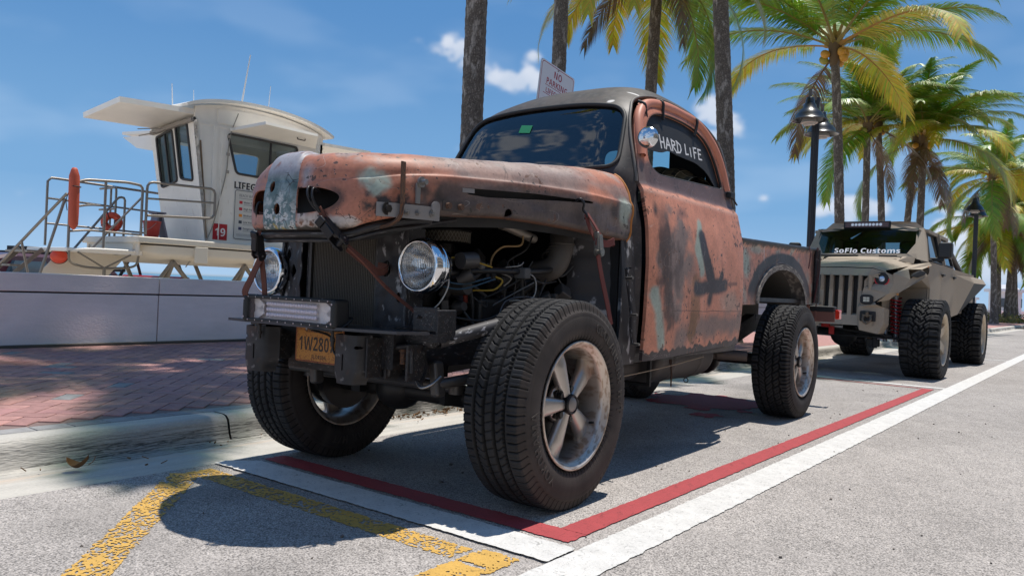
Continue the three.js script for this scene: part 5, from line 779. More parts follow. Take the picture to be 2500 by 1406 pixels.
// ---- bed
{
  const bed = sub('bed', pickup, 'salmon and pale green pickup bed side with a cut wheel arch'), B0 = -2.31, B1 = -4.05, XB = 0.585;
  const top = (z) => 1.203 - 0.028 * (z + 2.37), bot = (z) => 0.812 - 0.011 * (z + 2.42);
  const arch = (z, y) => Math.hypot((z + 3.225) / 0.585, (y - 0.812) / 0.285) - 1;
  const bf = (s) => (u, v) => { const z = lerp(B0, B1, u), y = lerp(bot(z) - 0.02, top(z), v); return [s * XB + (s < 0 ? 0.06 : 0) + s * (0.006 * smooth(0.9, 1, v) * 2 + 0.003 * n3(z * 2, y * 2, 1)), y, z]; };
  const bp = (x, y, z) => { const n = fbm(z * 5, y * 5, 6, 5), m = fbm(z * 14, y * 14, 2, 4), w = n * 0.6, a = arch(z, y); let c = mixc([0.60, 0.26, 0.17], [0.46, 0.23, 0.17], smooth(-0.2, 0.4, n)); c = mixc(c, PALE, smooth(0.12, 0.4, fbm(z * 3 + 4, y * 4, 1, 4)) * 0.8); c = mixc(c, PALE, spot(z, y, -2.46, 1.05, 0.10, 0.12, 0.5, w)); c = mixc(c, PALE, spot(z, y, -2.60, 1.165, 0.20, 0.04, 0.8, w) * 0.8); c = mixc(c, PALE, spot(z, y, -3.86, 1.0, 0.10, 0.1, 0.8, w) * 0.7); c = mixc(c, PALE, stroke(z, y, [[-2.36, 0.95], [-2.45, 0.82]], 0.06, 0.8, w) * 0.6); c = mixc(c, [0.13, 0.10, 0.09], smooth(0.05, 0.35, m) * 0.25); c = mixc(c, MAUVE, smooth(0.25, 0.05, a + n * 0.1) * 0.8); c = mixc(c, [0.045, 0.042, 0.045], smooth(0.17, 0.10, Math.abs(a - 0.14) + n * 0.05) * smooth(0.9, 1.0, y + 0.1)); c = mixc(c, [0.035, 0.033, 0.033], smooth(top(z) - 0.035, top(z) - 0.01, y + m * 0.02)); c = mixc(c, DARK, smooth(-3.90, -4.0, z + n * 0.15) * 0.9); c = mixc(c, [0.27, 0.14, 0.11], smooth(-3.3, -3.75, z) * 0.15); c = mixc(c, WHT, stroke(z, y, [[-2.78, 1.19], [-2.79, 1.10]], 0.008, 0.5) * 0.8); c = wear(c, x, y, z); const k = grain(x, y, z); c = c.map((q) => q * k); if (pits(x, y, z)) c = mixc(c, DARK, 0.6); return c; };  // bed salmon also made paler, brightness painted in for the shaded side
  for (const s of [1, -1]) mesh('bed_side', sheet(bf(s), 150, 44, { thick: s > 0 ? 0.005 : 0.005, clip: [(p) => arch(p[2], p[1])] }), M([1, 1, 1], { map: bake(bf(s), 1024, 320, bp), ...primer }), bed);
  mesh('arch_flange', [sheet((u, v) => { const a = lerp(0.0, PI, u); const k = 1 + 0.0 * v; return [XB + 0.012 - 0.11 * v, 0.805 + 0.287 * k * Math.sin(a), -3.225 + 0.588 * k * Math.cos(a)]; }, 60, 4, { thick: 0.004, uv: (p, u, v) => [u * 3, v * 0.3] }), sheet((u, v) => { const a = lerp(0.0, PI, u), k = 1 - 0.14 * v; return [XB + 0.012, 0.805 + 0.287 * k * Math.sin(a), -3.225 + 0.588 * (1 - 0.07 * v) * Math.cos(a)]; }, 60, 3, { thick: 0.004, uv: (p, u, v) => [u * 3, v * 0.3] })], M([1, 1, 1], { map: tex(512, 128, (u, v) => mixc([0.13, 0.115, 0.105], [0.34, 0.30, 0.26], smooth(-0.2, 0.4, tile(u, v, 7, 3, 5)))), roughness: 0.8 }), bed);
  mesh('wheel_house', [sheet((u, v) => { const a = lerp(0.0, PI, u); return [XB - 0.10 - 0.28 * v, 0.80 + 0.29 * Math.sin(a), -3.225 + 0.59 * Math.cos(a)]; }, 40, 6, { thick: 0.003 }), box(0.01, 0.5, 1.2, 0.21, 0.86, -3.225)], M([0.13, 0.115, 0.10], { roughness: 0.85 }), bed);
  mesh('bed_floor', [box(1.05, 0.03, 1.7, 0.03, 0.83, -3.18)], blackSteel, bed); mesh('bed_front', [box(1.08, 0.40, 0.02, 0.03, 1.01, -2.325)], blackSteel, bed);
  mesh('tailgate', [box(1.1, 0.44, 0.03, 0.03, 1.02, -4.06), rod([0.6, 0.82, -4.05], [0.6, 1.25, -4.05], 0.03)], blackSteel, bed); meshes('top_rail', [tube([[XB + 0.005, top(B0) + 0.004, B0], [XB + 0.005, top(-3.2) + 0.003, -3.2], [XB + 0.005, top(B1) + 0.004, B1]], 0.014, 30, 8), tube([[-XB + 0.05, top(B0), B0], [-XB + 0.05, top(B1), B1]], 0.014, 8, 8)], blackSteel, bed);
  const tl = sub('tail_light', bed, 'small square tail light on a rusty bumper stub');
  mesh('bracket', [rbox(0.30, 0.085, 0.012, 0.004, 0.60, 0.715, -4.085), box(0.012, 0.085, 0.12, 0.60, 0.715, -4.13), box(0.02, 0.42, 0.06, 0.545, 0.92, -4.07)], M([0.20, 0.085, 0.065], { roughness: 0.75 }), tl); mesh('housing', rbox(0.21, 0.05, 0.09, 0.012, 0.64, 0.775, -4.12), darkBlack, tl); mesh('lens', [rbox(0.03, 0.075, 0.085, 0.006, 0.765, 0.735, -4.13), rbox(0.012, 0.06, 0.05, 0.004, 0.778, 0.735, -4.11)], M([0.75, 0.035, 0.015], { roughness: 0.25, clearcoat: 0.6 }), tl);
  const rs = []; for (const [z, l] of [[-3.80, 0.16], [-4.03, 0.40], [-4.06, 0.46]]) rs.push(ribbon([[XB + 0.02, 1.265, z], [XB + 0.03, 1.20, z - 0.005], [XB + 0.024, 1.25 - l, z + 0.01]], 0.022, 0.003, [0, 0, 1]));
  mesh('bed_strap', [...rs, tube([[XB + 0.02, 1.27, -4.04], [XB + 0.04, 1.18, -4.05], [XB + 0.03, 0.95, -4.02], [XB + 0.02, 0.82, -3.99]], 0.006, 24, 6)], M([0.07, 0.016, 0.018], { roughness: 0.85 }), bed);
}
// ---- chassis, axles, under-body
{
  const ch = sub('chassis', pickup), F = [];
  for (const s of [1, -1]) F.push(beam([s * 0.36, 0.60, 0.58], [s * 0.36, 0.60, 0.05], 0.07, 0.15), beam([s * 0.36, 0.60, 0.05], [s * 0.37, 0.53, -0.75], 0.07, 0.14), beam([s * 0.37, 0.53, -0.75], [s * 0.37, 0.53, -2.6], 0.07, 0.14), beam([s * 0.37, 0.53, -2.6], [s * 0.37, 0.66, -3.2], 0.07, 0.12), beam([s * 0.37, 0.66, -3.2], [s * 0.37, 0.64, -4.0], 0.07, 0.12));
  mesh('frame_rail', F, blackSteel, ch); mesh('crossmember', [box(0.8, 0.08, 0.08, 0, 0.5, -1.2), box(0.8, 0.08, 0.08, 0, 0.5, -2.3), box(0.8, 0.08, 0.08, 0, 0.62, -3.8), box(0.66, 0.06, 0.1, 0, 0.5, 0.25)], blackSteel, ch);
  const hc = sheet((u, v) => [lerp(0.15, 0.475, u), lerp(0.475, 0.602, v), 0.50 + 0.012 * Math.cos(v * PI * 2)], 24, 10, { thick: 0.006, uv: (p) => [p[0] * 2, p[1] * 2], clip: [[0.22, 0.58, 1], [0.31, 0.585, 1], [0.22, 0.50, -1], [0.31, 0.50, -1], [0.385, 0.505, -1]].map(([x, y, s]) => (p) => 0.0 - polyD([[x - 0.014, y - 0.012 * s], [x + 0.014, y - 0.012 * s], [x, y + 0.014 * s]])(p[0], p[1])) });
  mesh('front_crossmember', [hc, box(0.3, 0.13, 0.008, -0.12, 0.54, 0.50), box(0.34, 0.012, 0.09, 0.31, 0.606, 0.46)], blackSteel, ch);
  mesh('shackle_mount', [rbox(0.012, 0.13, 0.10, 0.004, 0.355, 0.555, 0.53), rbox(0.012, 0.13, 0.10, 0.004, 0.46, 0.555, 0.53), bentTube([[0.355, 0.50, 0.56], [0.37, 0.60, 0.56], [0.46, 0.615, 0.56], [0.468, 0.52, 0.56]], 0.010, 0.02)], blackSteel, ch); mesh('bolt', [rod([0.41, 0.60, 0.545], [0.41, 0.545, 0.545], 0.011), cyl(0.017, 0.017, 0.02, 6, 0.41, 0.60, 0.545)], rustSteel, ch);
  mesh('tow_loop', [tube([[0.455, 0.49, 0.52], [0.50, 0.47, 0.54], [0.53, 0.485, 0.52], [0.535, 0.51, 0.48]], 0.005, 20, 6)], bolt, ch);
  mesh('bumper_tube', [rod([0.34, 0.625, 0.50], [0.50, 0.628, 0.48], 0.021), tube([[0.50, 0.63, 0.46], [0.56, 0.665, 0.35], [0.60, 0.70, 0.2]], 0.026, 16, 8)], scuff, ch);
  for (const s of [1, -1]) { // bent frame-horn plates
    const p = sheet((u, v) => { const x = (u - 0.5) * 0.16, w = 1 - 0.25 * smooth(0.3, 0, v); return [s * (0.255 + x * w), lerp(0.468, 0.642, v), 0.655 + 0.028 * Math.cos(x * 15) - 0.04 * smooth(0.35, 0.5, Math.abs(u - 0.5))]; }, 20, 24, { thick: 0.007, uv: (q) => [q[0] * 2, q[1] * 2], clip: [(q) => -polyD(roundPoly([[s * 0.245, 0.515], [s * 0.253, 0.515], [s * 0.253, 0.575], [s * 0.245, 0.575]], 0.004))(q[0], q[1]), (q) => circ(s * 0.31, 0.60, 0.012, 0.006)(q[0], q[1])] });
    mesh('frame_horn', [p, box(0.06, 0.12, 0.14, s * 0.29, 0.57, 0.57), box(0.008, 0.14, 0.10, s * 0.335, 0.565, 0.60)], blackSteel, ch);
  }
  // axles: tube, differential, steering rods, springs
  mesh('front_axle', [rod([-0.5, 0.36, 0], [0.6, 0.36, 0], 0.042), ball(0.115, -0.14, 0.36, -0.02, 1, 0.85, 0.9), rbox(0.08, 0.22, 0.12, 0.02, 0.56, 0.39, 0), rbox(0.08, 0.22, 0.12, 0.02, -0.5, 0.39, 0), cyl(0.15, 0.16, 0.06, 28, -0.49, 0.39, 0, 0, 0, PI / 2), cyl(0.15, 0.16, 0.06, 28, 0.56, 0.39, 0, 0, 0, PI / 2)], greasy, ch);
  mesh('rear_axle', [rod([-0.55, 0.39, -3.2], [0.55, 0.39, -3.2], 0.045), ball(0.15, 0, 0.39, -3.2), rod([0, 0.40, -3.05], [0, 0.45, -1.4], 0.035)], greasy, ch);
  mesh('steering_rod', [rod([-0.42, 0.425, 0.26], [0.46, 0.445, 0.30], 0.017), rod([-0.40, 0.455, 0.38], [0.47, 0.47, 0.42], 0.017), cyl(0.03, 0.03, 0.05, 12, -0.42, 0.43, 0.26), cyl(0.03, 0.03, 0.05, 12, 0.46, 0.45, 0.30), rbox(0.04, 0.13, 0.05, 0.012, 0.465, 0.49, 0.42, 0, 0, 0.15), rbox(0.04, 0.12, 0.05, 0.012, -0.17, 0.47, 0.44, 0, 0, 0.1), rod([0.47, 0.47, 0.42], [0.60, 0.52, 0.10], 0.02)], M([0.07, 0.065, 0.062], { roughness: 0.4, metalness: 0.4 }), ch);
  for (const s of [1, -1]) { mesh('leaf_spring', [0, 1, 2, 3].map((i) => tube([[s * 0.40, 0.50 - i * 0.011 - 0.012, 0.52 - i * 0.10], [s * 0.40, 0.41 - i * 0.011, 0.0], [s * 0.40, 0.50 - i * 0.011 - 0.012, -0.52 + i * 0.10]], 0.006, 20, 4).scale(1, 1, 1)).map((g) => g), greasy, ch); mesh('shock_absorber', [rod([s * 0.46, 0.36, -0.12], [s * 0.40, 0.72, -0.2], 0.028)], darkBlack, ch); }
  mesh('radius_arm', [beam([0.22, 0.37, 0.1], [0.50, 0.345, -0.55], 0.05, 0.07), beam([-0.3, 0.37, 0.1], [-0.4, 0.42, -0.9], 0.05, 0.07)], darkBlack, ch);
  mesh('fuel_tank', [at(lathe([[0, -0.42], [0.12, -0.42], [0.145, -0.40], [0.15, -0.36], [0.15, 0.36], [0.145, 0.40], [0.12, 0.42], [0, 0.42]], 30), 0.28, 0.46, -1.95, PI / 2), at(lathe([[0.152, -0.02], [0.156, 0], [0.152, 0.02]], 30), 0.28, 0.46, -1.75, PI / 2), at(lathe([[0.152, -0.02], [0.156, 0], [0.152, 0.02]], 30), 0.28, 0.46, -2.15, PI / 2), cyl(0.09, 0.09, 0.5, 18, 0.22, 0.42, -1.30, PI / 2)], M([0.085, 0.078, 0.075], { roughness: 0.55, metalness: 0.4 }), ch);
  mesh('tank_hanger', [box(0.02, 0.2, 0.02, 0.42, 0.42, -1.42), rod([0.42, 0.33, -1.42], [0.15, 0.33, -1.42], 0.01)], darkBlack, ch); mesh('hanger_ring', [new THREE.TorusGeometry(0.014, 0.003, 6, 18).translate(0.40, 0.315, -1.98)], darkBlack, ch);
  mesh('brake_line', [tube([[0.46, 0.40, -0.9], [0.465, 0.425, -1.5], [0.46, 0.46, -2.1]], 0.0035, 20, 5)], M([0.42, 0.34, 0.26], { metalness: 0.5, roughness: 0.5 }), ch);
  mesh('exhaust_pipe', [tube([[-0.2, 0.52, -0.6], [-0.2, 0.42, -1.4], [0.1, 0.42, -2.5], [0.35, 0.44, -2.72]], 0.032, 40, 10), rod([0.33, 0.44, -2.66], [0.52, 0.44, -2.72], 0.036)], M([0.14, 0.11, 0.095], { roughness: 0.6, metalness: 0.5 }), ch);
  mesh('hanging_wire', [0, 1, 2, 3].map((i) => tube([[0.43, 0.46, -1.66 - i * 0.01], [0.44 + i * 0.004, 0.38 - i * 0.02, -1.68 + i * 0.012], [0.43, 0.34 - i * 0.012, -1.70], [0.42, 0.44, -1.71]], 0.003, 20, 5)), M([0.06, 0.03, 0.02]), ch);
}
// ---- front: radiator, supports, headlights, light bar, tray, plate
{
  const fm = sub('radiator', pickup, 'dark finned radiator in a black core support');
  const core = tex(512, 64, (u, v) => { const f = fr(u * 36), t = f < 0.28 ? 1 : 0, z = n3b(u * 90, v * 40, 1); return t ? [0.13 + z * 0.02, 0.115 + z * 0.02, 0.10 + z * 0.02] : [0.028, 0.024, 0.02]; }, { rep: [1, 1] });
  const fins = []; for (let i = 0; i < 38; i++) fins.push(box(0.0032, 0.375, 0.008, -0.176 + i * 0.352 / 37, 0.847, 0.466));
  const zig = []; for (let i = 0; i < 37; i++) for (let k = 0; k < 46; k++) { if ((i * 7 + k * 3) % 11 === 0) continue; zig.push(box(0.0075, 0.0022, 0.006, -0.1713 + i * 0.352 / 37, 0.667 + k * 0.0081, 0.463, 0, 0, k % 2 ? 0.5 : -0.5)); }
  mesh('core_backing', box(0.365, 0.385, 0.02, 0, 0.847, 0.446), M([0.02, 0.017, 0.015]), fm); mesh('radiator_fins', fins, M([0.17, 0.15, 0.125], { roughness: 0.7, metalness: 0.2 }), fm); const fz = mesh('cooling_fins', zig, M([0.085, 0.073, 0.062], { roughness: 0.7, metalness: 0.2 }), fm); fz.userData.kind = 'stuff';
  mesh('header_tank', [rbox(0.38, 0.03, 0.06, 0.008, 0, 1.055, 0.44), rbox(0.38, 0.03, 0.06, 0.008, 0, 0.652, 0.44), box(0.014, 0.40, 0.05, -0.19, 0.852, 0.455), box(0.014, 0.40, 0.05, 0.19, 0.852, 0.455)], M([0.075, 0.068, 0.062], { metalness: 0.5, roughness: 0.55 }), fm);
  for (const s of [1, -1]) {
    const sup = sheet((u, v) => { const x = s > 0 ? lerp(0.204, 0.345, u) : lerp(-0.372, -0.235, u), y = lerp(0.66, 1.04, v); return [x + 0.012 * n3(v * 3, s, 1) * (s > 0 ? u : 1 - u), y, 0.475 + (s > 0 ? -1 : 1) * (u - 0.5) * 0.03 + 0.006 * n3(u * 3, v * 5, s)]; }, 24, 50, { thick: 0.005, uv: (p) => [p[0] * 3 + 0.3 * s, p[1] * 1.4], clip: s > 0 ? [(p) => circ(0.245, 0.885, 0.020, 0.030)(p[0], p[1]), (p) => circ(0.30, 0.78, 0.009, 0.02)(p[0], p[1])] : [(p) => -polyD([[-0.322, 0.862], [-0.298, 0.895], [-0.272, 0.862], [-0.298, 0.83]])(p[0], p[1]), (p) => circ(-0.345, 0.92, 0.011, 0.035)(p[0], p[1]), (p) => circ(-0.342, 0.835, 0.010, 0.013)(p[0], p[1]), (p) => circ(-0.33, 0.955, 0.004, 0.004)(p[0], p[1])] });
    mesh('core_support', [sup, box(0.012, 0.38, 0.09, s > 0 ? 0.34 : -0.372, 0.85, 0.43), s < 0 ? rbox(0.035, 0.34, 0.05, 0.01, -0.215, 0.83, 0.44) : box(0.02, 0.36, 0.03, 0.205, 0.85, 0.45)], scuff, fm);
  }
  mesh('corner_bracket', [rbox(0.10, 0.085, 0.012, 0.004, 0.49, 0.71, 0.52, 0, 0.25, 0), rbox(0.012, 0.11, 0.10, 0.004, 0.54, 0.69, 0.47), rod([0.47, 0.715, 0.52], [0.475, 0.72, 0.555], 0.006)], blackSteel, fm);
}
const lensMat = M([0.93, 0.95, 0.97], { transmission: 1, thickness: 0, roughness: 0.08, ior: 1.5, bumpMap: tex(256, 256, (u, v) => { const r = Math.hypot(u - 0.5, v - 0.5); return 0.5 + 0.5 * Math.sin(u * PI * 2 * 26) * (r < 0.46 ? 1 : 0.2) * (Math.abs(v - 0.5) < 0.3 ? 1 : 0.6); }, { data: true, clampEdge: true }), bumpScale: 0.004 });
function headlight(x, y, z, label, dark) {
  const h = sub('headlight', pickup, label), ax = (g) => g.rotateX(PI / 2).translate(x, y, z); // lathe axis -> +z
  mesh('bucket', ax(lathe([[0.0, -0.125], [0.03, -0.123], [0.06, -0.108], [0.082, -0.08], [0.094, -0.045], [0.097, -0.012]], 56)), dark ? M([0.025, 0.025, 0.027], { roughness: 0.35, metalness: 0.2, clearcoat: 0.5 }) : chrome, h);
  mesh('trim_ring', [ax(lathe([[0.0985, -0.016], [0.1015, -0.012], [0.1025, 0.0], [0.100, 0.012], [0.094, 0.019], [0.087, 0.021], [0.084, 0.016]], 56)), ax(lathe([[0.0985, -0.040], [0.1000, -0.036], [0.0985, -0.032]], 56))], chrome, h);
  mesh('lens', ax(lathe([[0, 0.033], [0.02, 0.0325], [0.045, 0.029], [0.068, 0.022], [0.086, 0.013]], 56)), lensMat, h);
  { const g = h.children[2].geometry, p = g.attributes.position, uv = g.attributes.uv; for (let i = 0; i < p.count; i++) uv.setXY(i, (p.getX(i) - x) / 0.18 + 0.5, (p.getY(i) - y) / 0.18 + 0.5); }
  mesh('reflector', ax(lathe([[0.086, 0.010], [0.07, -0.02], [0.05, -0.042], [0.025, -0.056], [0, -0.06]], 56)), M([0.75, 0.73, 0.70], { metalness: 1, roughness: 0.22 }), h);
  const fl = []; for (let i = -9; i <= 9; i++) { const a = i * 0.0088, hh = Math.sqrt(Math.max(0, 0.080 ** 2 - a * a)); fl.push(box(0.0014, hh * 1.95, 0.0014, x + a, y, z + 0.031 - a * a * 2.6)); } for (const b of [-0.05, -0.02, 0.02, 0.05]) fl.push(box(Math.sqrt(0.08 ** 2 - b * b) * 1.9, 0.0014, 0.0014, x, y + b, z + 0.0285 - b * b * 2));
  mesh('lens_fluting', fl, M([0.5, 0.52, 0.55], { transmission: 0.6, roughness: 0.2 }), h);
  mesh('bulb_shield', ax(cyl(0.011, 0.011, 0.012, 18, 0, -0.015, 0)), M([0.25, 0.24, 0.22], { metalness: 0.6, roughness: 0.4 }), h);
}
headlight(0.425, 0.897, 0.49, 'round chrome headlight beside the engine bay', false);
headlight(-0.432, 0.860, 0.49, 'round headlight with a black shell behind the crossed strap', true);
meshes('headlight_bracket', [beam([0.425, 0.86, 0.40], [0.36, 0.78, 0.40], 0.03, 0.012), beam([-0.43, 0.83, 0.40], [-0.36, 0.78, 0.40], 0.03, 0.012)], blackSteel, pickup);
{
  const lb = sub('light_bar', pickup, 'long LED light bar on the tray'), zc = 0.70, x0 = -0.252, x1 = 0.232, xc = (x0 + x1) / 2, w = x1 - x0, y = 0.7135;
  mesh('housing', [rbox(w, 0.013, 0.062, 0.004, xc, y + 0.044, zc), rbox(w, 0.013, 0.062, 0.004, xc, y - 0.044, zc), rbox(w, 0.09, 0.022, 0.004, xc, y, zc - 0.022), ...[...Array(7)].map((_, i) => box(w, 0.003, 0.018, xc, y + 0.05 - i * 0.0005, zc - 0.03 + i * 0.006))], darkBlack, lb);
  for (const x of [x0 - 0.004, x1 + 0.004]) mesh('end_cap', [rbox(0.03, 0.106, 0.075, 0.016, x + (x > 0 ? 0.008 : 0), y, zc)], darkBlack, lb);
  const lens = []; for (let r = 0; r < 3; r++) for (let i = 0; i < 19; i++) lens.push(ball(0.0085, x0 + 0.105 + i * 0.0152, y + (r - 1) * 0.021, zc + 0.008, 1, 0.95, 0.75, 10));
  const lenses = mesh('led_lens', lens, M([0.80, 0.75, 0.82], { roughness: 0.15, metalness: 0 }), lb); lenses.userData.kind = 'stuff';
  mesh('reflector', [box(w - 0.02, 0.076, 0.004, xc, y, zc - 0.006), ...[x0 + 0.05, x1 - 0.05].flatMap((x) => [-1, 1].map((s) => beam([x - 0.04, y + s * 0.036, zc - 0.002], [x + 0.04, y + s * 0.002, zc + 0.016], 0.004, 0.034)))], M([0.86, 0.80, 0.74], { metalness: 0, roughness: 0.4 }), lb);
  mesh('lens_cover', box(w - 0.004, 0.078, 0.003, xc, y, zc + 0.024), M([0.95, 0.95, 0.96], { transmission: 1, thickness: 0, roughness: 0.03 }), lb);
  const sc = []; for (let i = 0; i < 11; i++) for (const s of [-1, 1]) sc.push(cyl(0.0028, 0.0028, 0.003, 8, x0 + 0.015 + i * (w - 0.03) / 10, y + s * 0.044, zc + 0.032, PI / 2)); for (const s of [-1, 1]) for (const x of [x0 - 0.004, x1 + 0.012]) sc.push(cyl(0.0038, 0.0038, 0.003, 8, x, y + s * 0.034, zc + 0.038, PI / 2)); const scr = mesh('screw', sc, chrome, lb); scr.userData.kind = 'stuff';
  for (const x of [x0 + 0.05, x1 - 0.02]) mesh('foot', [rbox(0.05, 0.016, 0.05, 0.003, x, y - 0.055, zc), cyl(0.006, 0.006, 0.06, 8, x, y - 0.085, zc), cyl(0.010, 0.010, 0.012, 6, x, y - 0.092, zc)], greasy, lb);
  mesh('tray', [plate([[-0.385, 0], [-0.1, 0.018], [0.25, 0.012], [0.48, -0.06], [0.54, -0.16], [-0.30, -0.17]], 0.010).rotateX(PI / 2).scale(1, 1, 1).translate(0, 0.663, 0.715).applyMatrix4(new THREE.Matrix4().makeTranslation(0, 0, 0))].map((g) => { const p = g.attributes.position; for (let i = 0; i < p.count; i++) p.setZ(i, 0.715 - (p.getZ(i) - 0.715) * -1); g.computeVertexNormals(); return g; }), M([0.06, 0.06, 0.068], { metalness: 0.5, roughness: 0.35 }), pickup);
  mesh('tray_support', [box(0.62, 0.05, 0.03, 0.04, 0.633, 0.53), box(0.2, 0.03, 0.05, 0.45, 0.645, 0.50)], blackSteel, pickup);
  mesh('light_cable', tube([[0.235, 0.70, 0.66], [0.262, 0.70, 0.655], [0.25, 0.66, 0.71], [0.115, 0.655, 0.72], [0.118, 0.62, 0.62], [0.122, 0.575, 0.615], [0.15, 0.555, 0.62], [0.20, 0.56, 0.64]], 0.0042, 60, 6), darkBlack, pickup);
}
{
  const cv = document.createElement('canvas'); cv.width = 768; cv.height = 384; const c = cv.getContext('2d'), R = rng(8);
  c.fillStyle = '#b0752e'; c.fillRect(0, 0, 768, 384); c.strokeStyle = '#7d3d1c'; c.lineWidth = 16; c.strokeRect(10, 10, 748, 364); c.fillStyle = '#2b2119'; c.textAlign = 'center';
  c.font = 'bold 44px sans-serif'; c.fillText('KEEP FLORIDA GREEN', 384, 62); c.font = 'bold 185px sans-serif'; c.save(); c.translate(384, 258); c.scale(0.86, 1.12); c.fillText('1W28071', 0, 0); c.restore(); c.font = 'bold 56px sans-serif'; c.fillText('FLORIDA', 384, 342);
  for (let i = 0; i < 1500; i++) { const x = R() * 768, y = R() * 384, e = Math.min(x, 768 - x, y, 384 - y), k = R(); if (e > 60 && k > 0.45) continue; c.fillStyle = `rgba(${50 + R() * 70 | 0},${22 + R() * 25 | 0},${12 + R() * 12 | 0},${0.25 + R() * 0.5})`; c.beginPath(); c.ellipse(x, y, 1 + R() * 9, 1 + R() * 6, R() * 3, 0, 7); c.fill(); }
  const t = new THREE.CanvasTexture(cv); t.colorSpace = THREE.SRGBColorSpace; const shp = rrect(0.27, 0.135, 0.010), g = new THREE.ShapeGeometry(shp, 6), p = g.attributes.position, uv = g.attributes.uv; for (let i = 0; i < p.count; i++) uv.setXY(i, p.getX(i) / 0.27 + 0.5, p.getY(i) / 0.135 + 0.5);
  const pl = sub('license_plate', pickup, 'rusty orange licence plate under the light bar'); mesh('plate', plate(rrect(0.27, 0.135, 0.01), 0.003).translate(0.036, 0.586, 0.606), rustSteel, pl); mesh('plate_face', g.translate(0.036, 0.586, 0.6085), M([1, 1, 1], { map: t, roughness: 0.6, bumpMap: t, bumpScale: 0.001 }), pl);
  mesh('plate_bolt', [-0.03, 0.10].map((x) => cyl(0.006, 0.006, 0.01, 6, x, 0.645, 0.612, PI / 2)), bolt, pl);
}
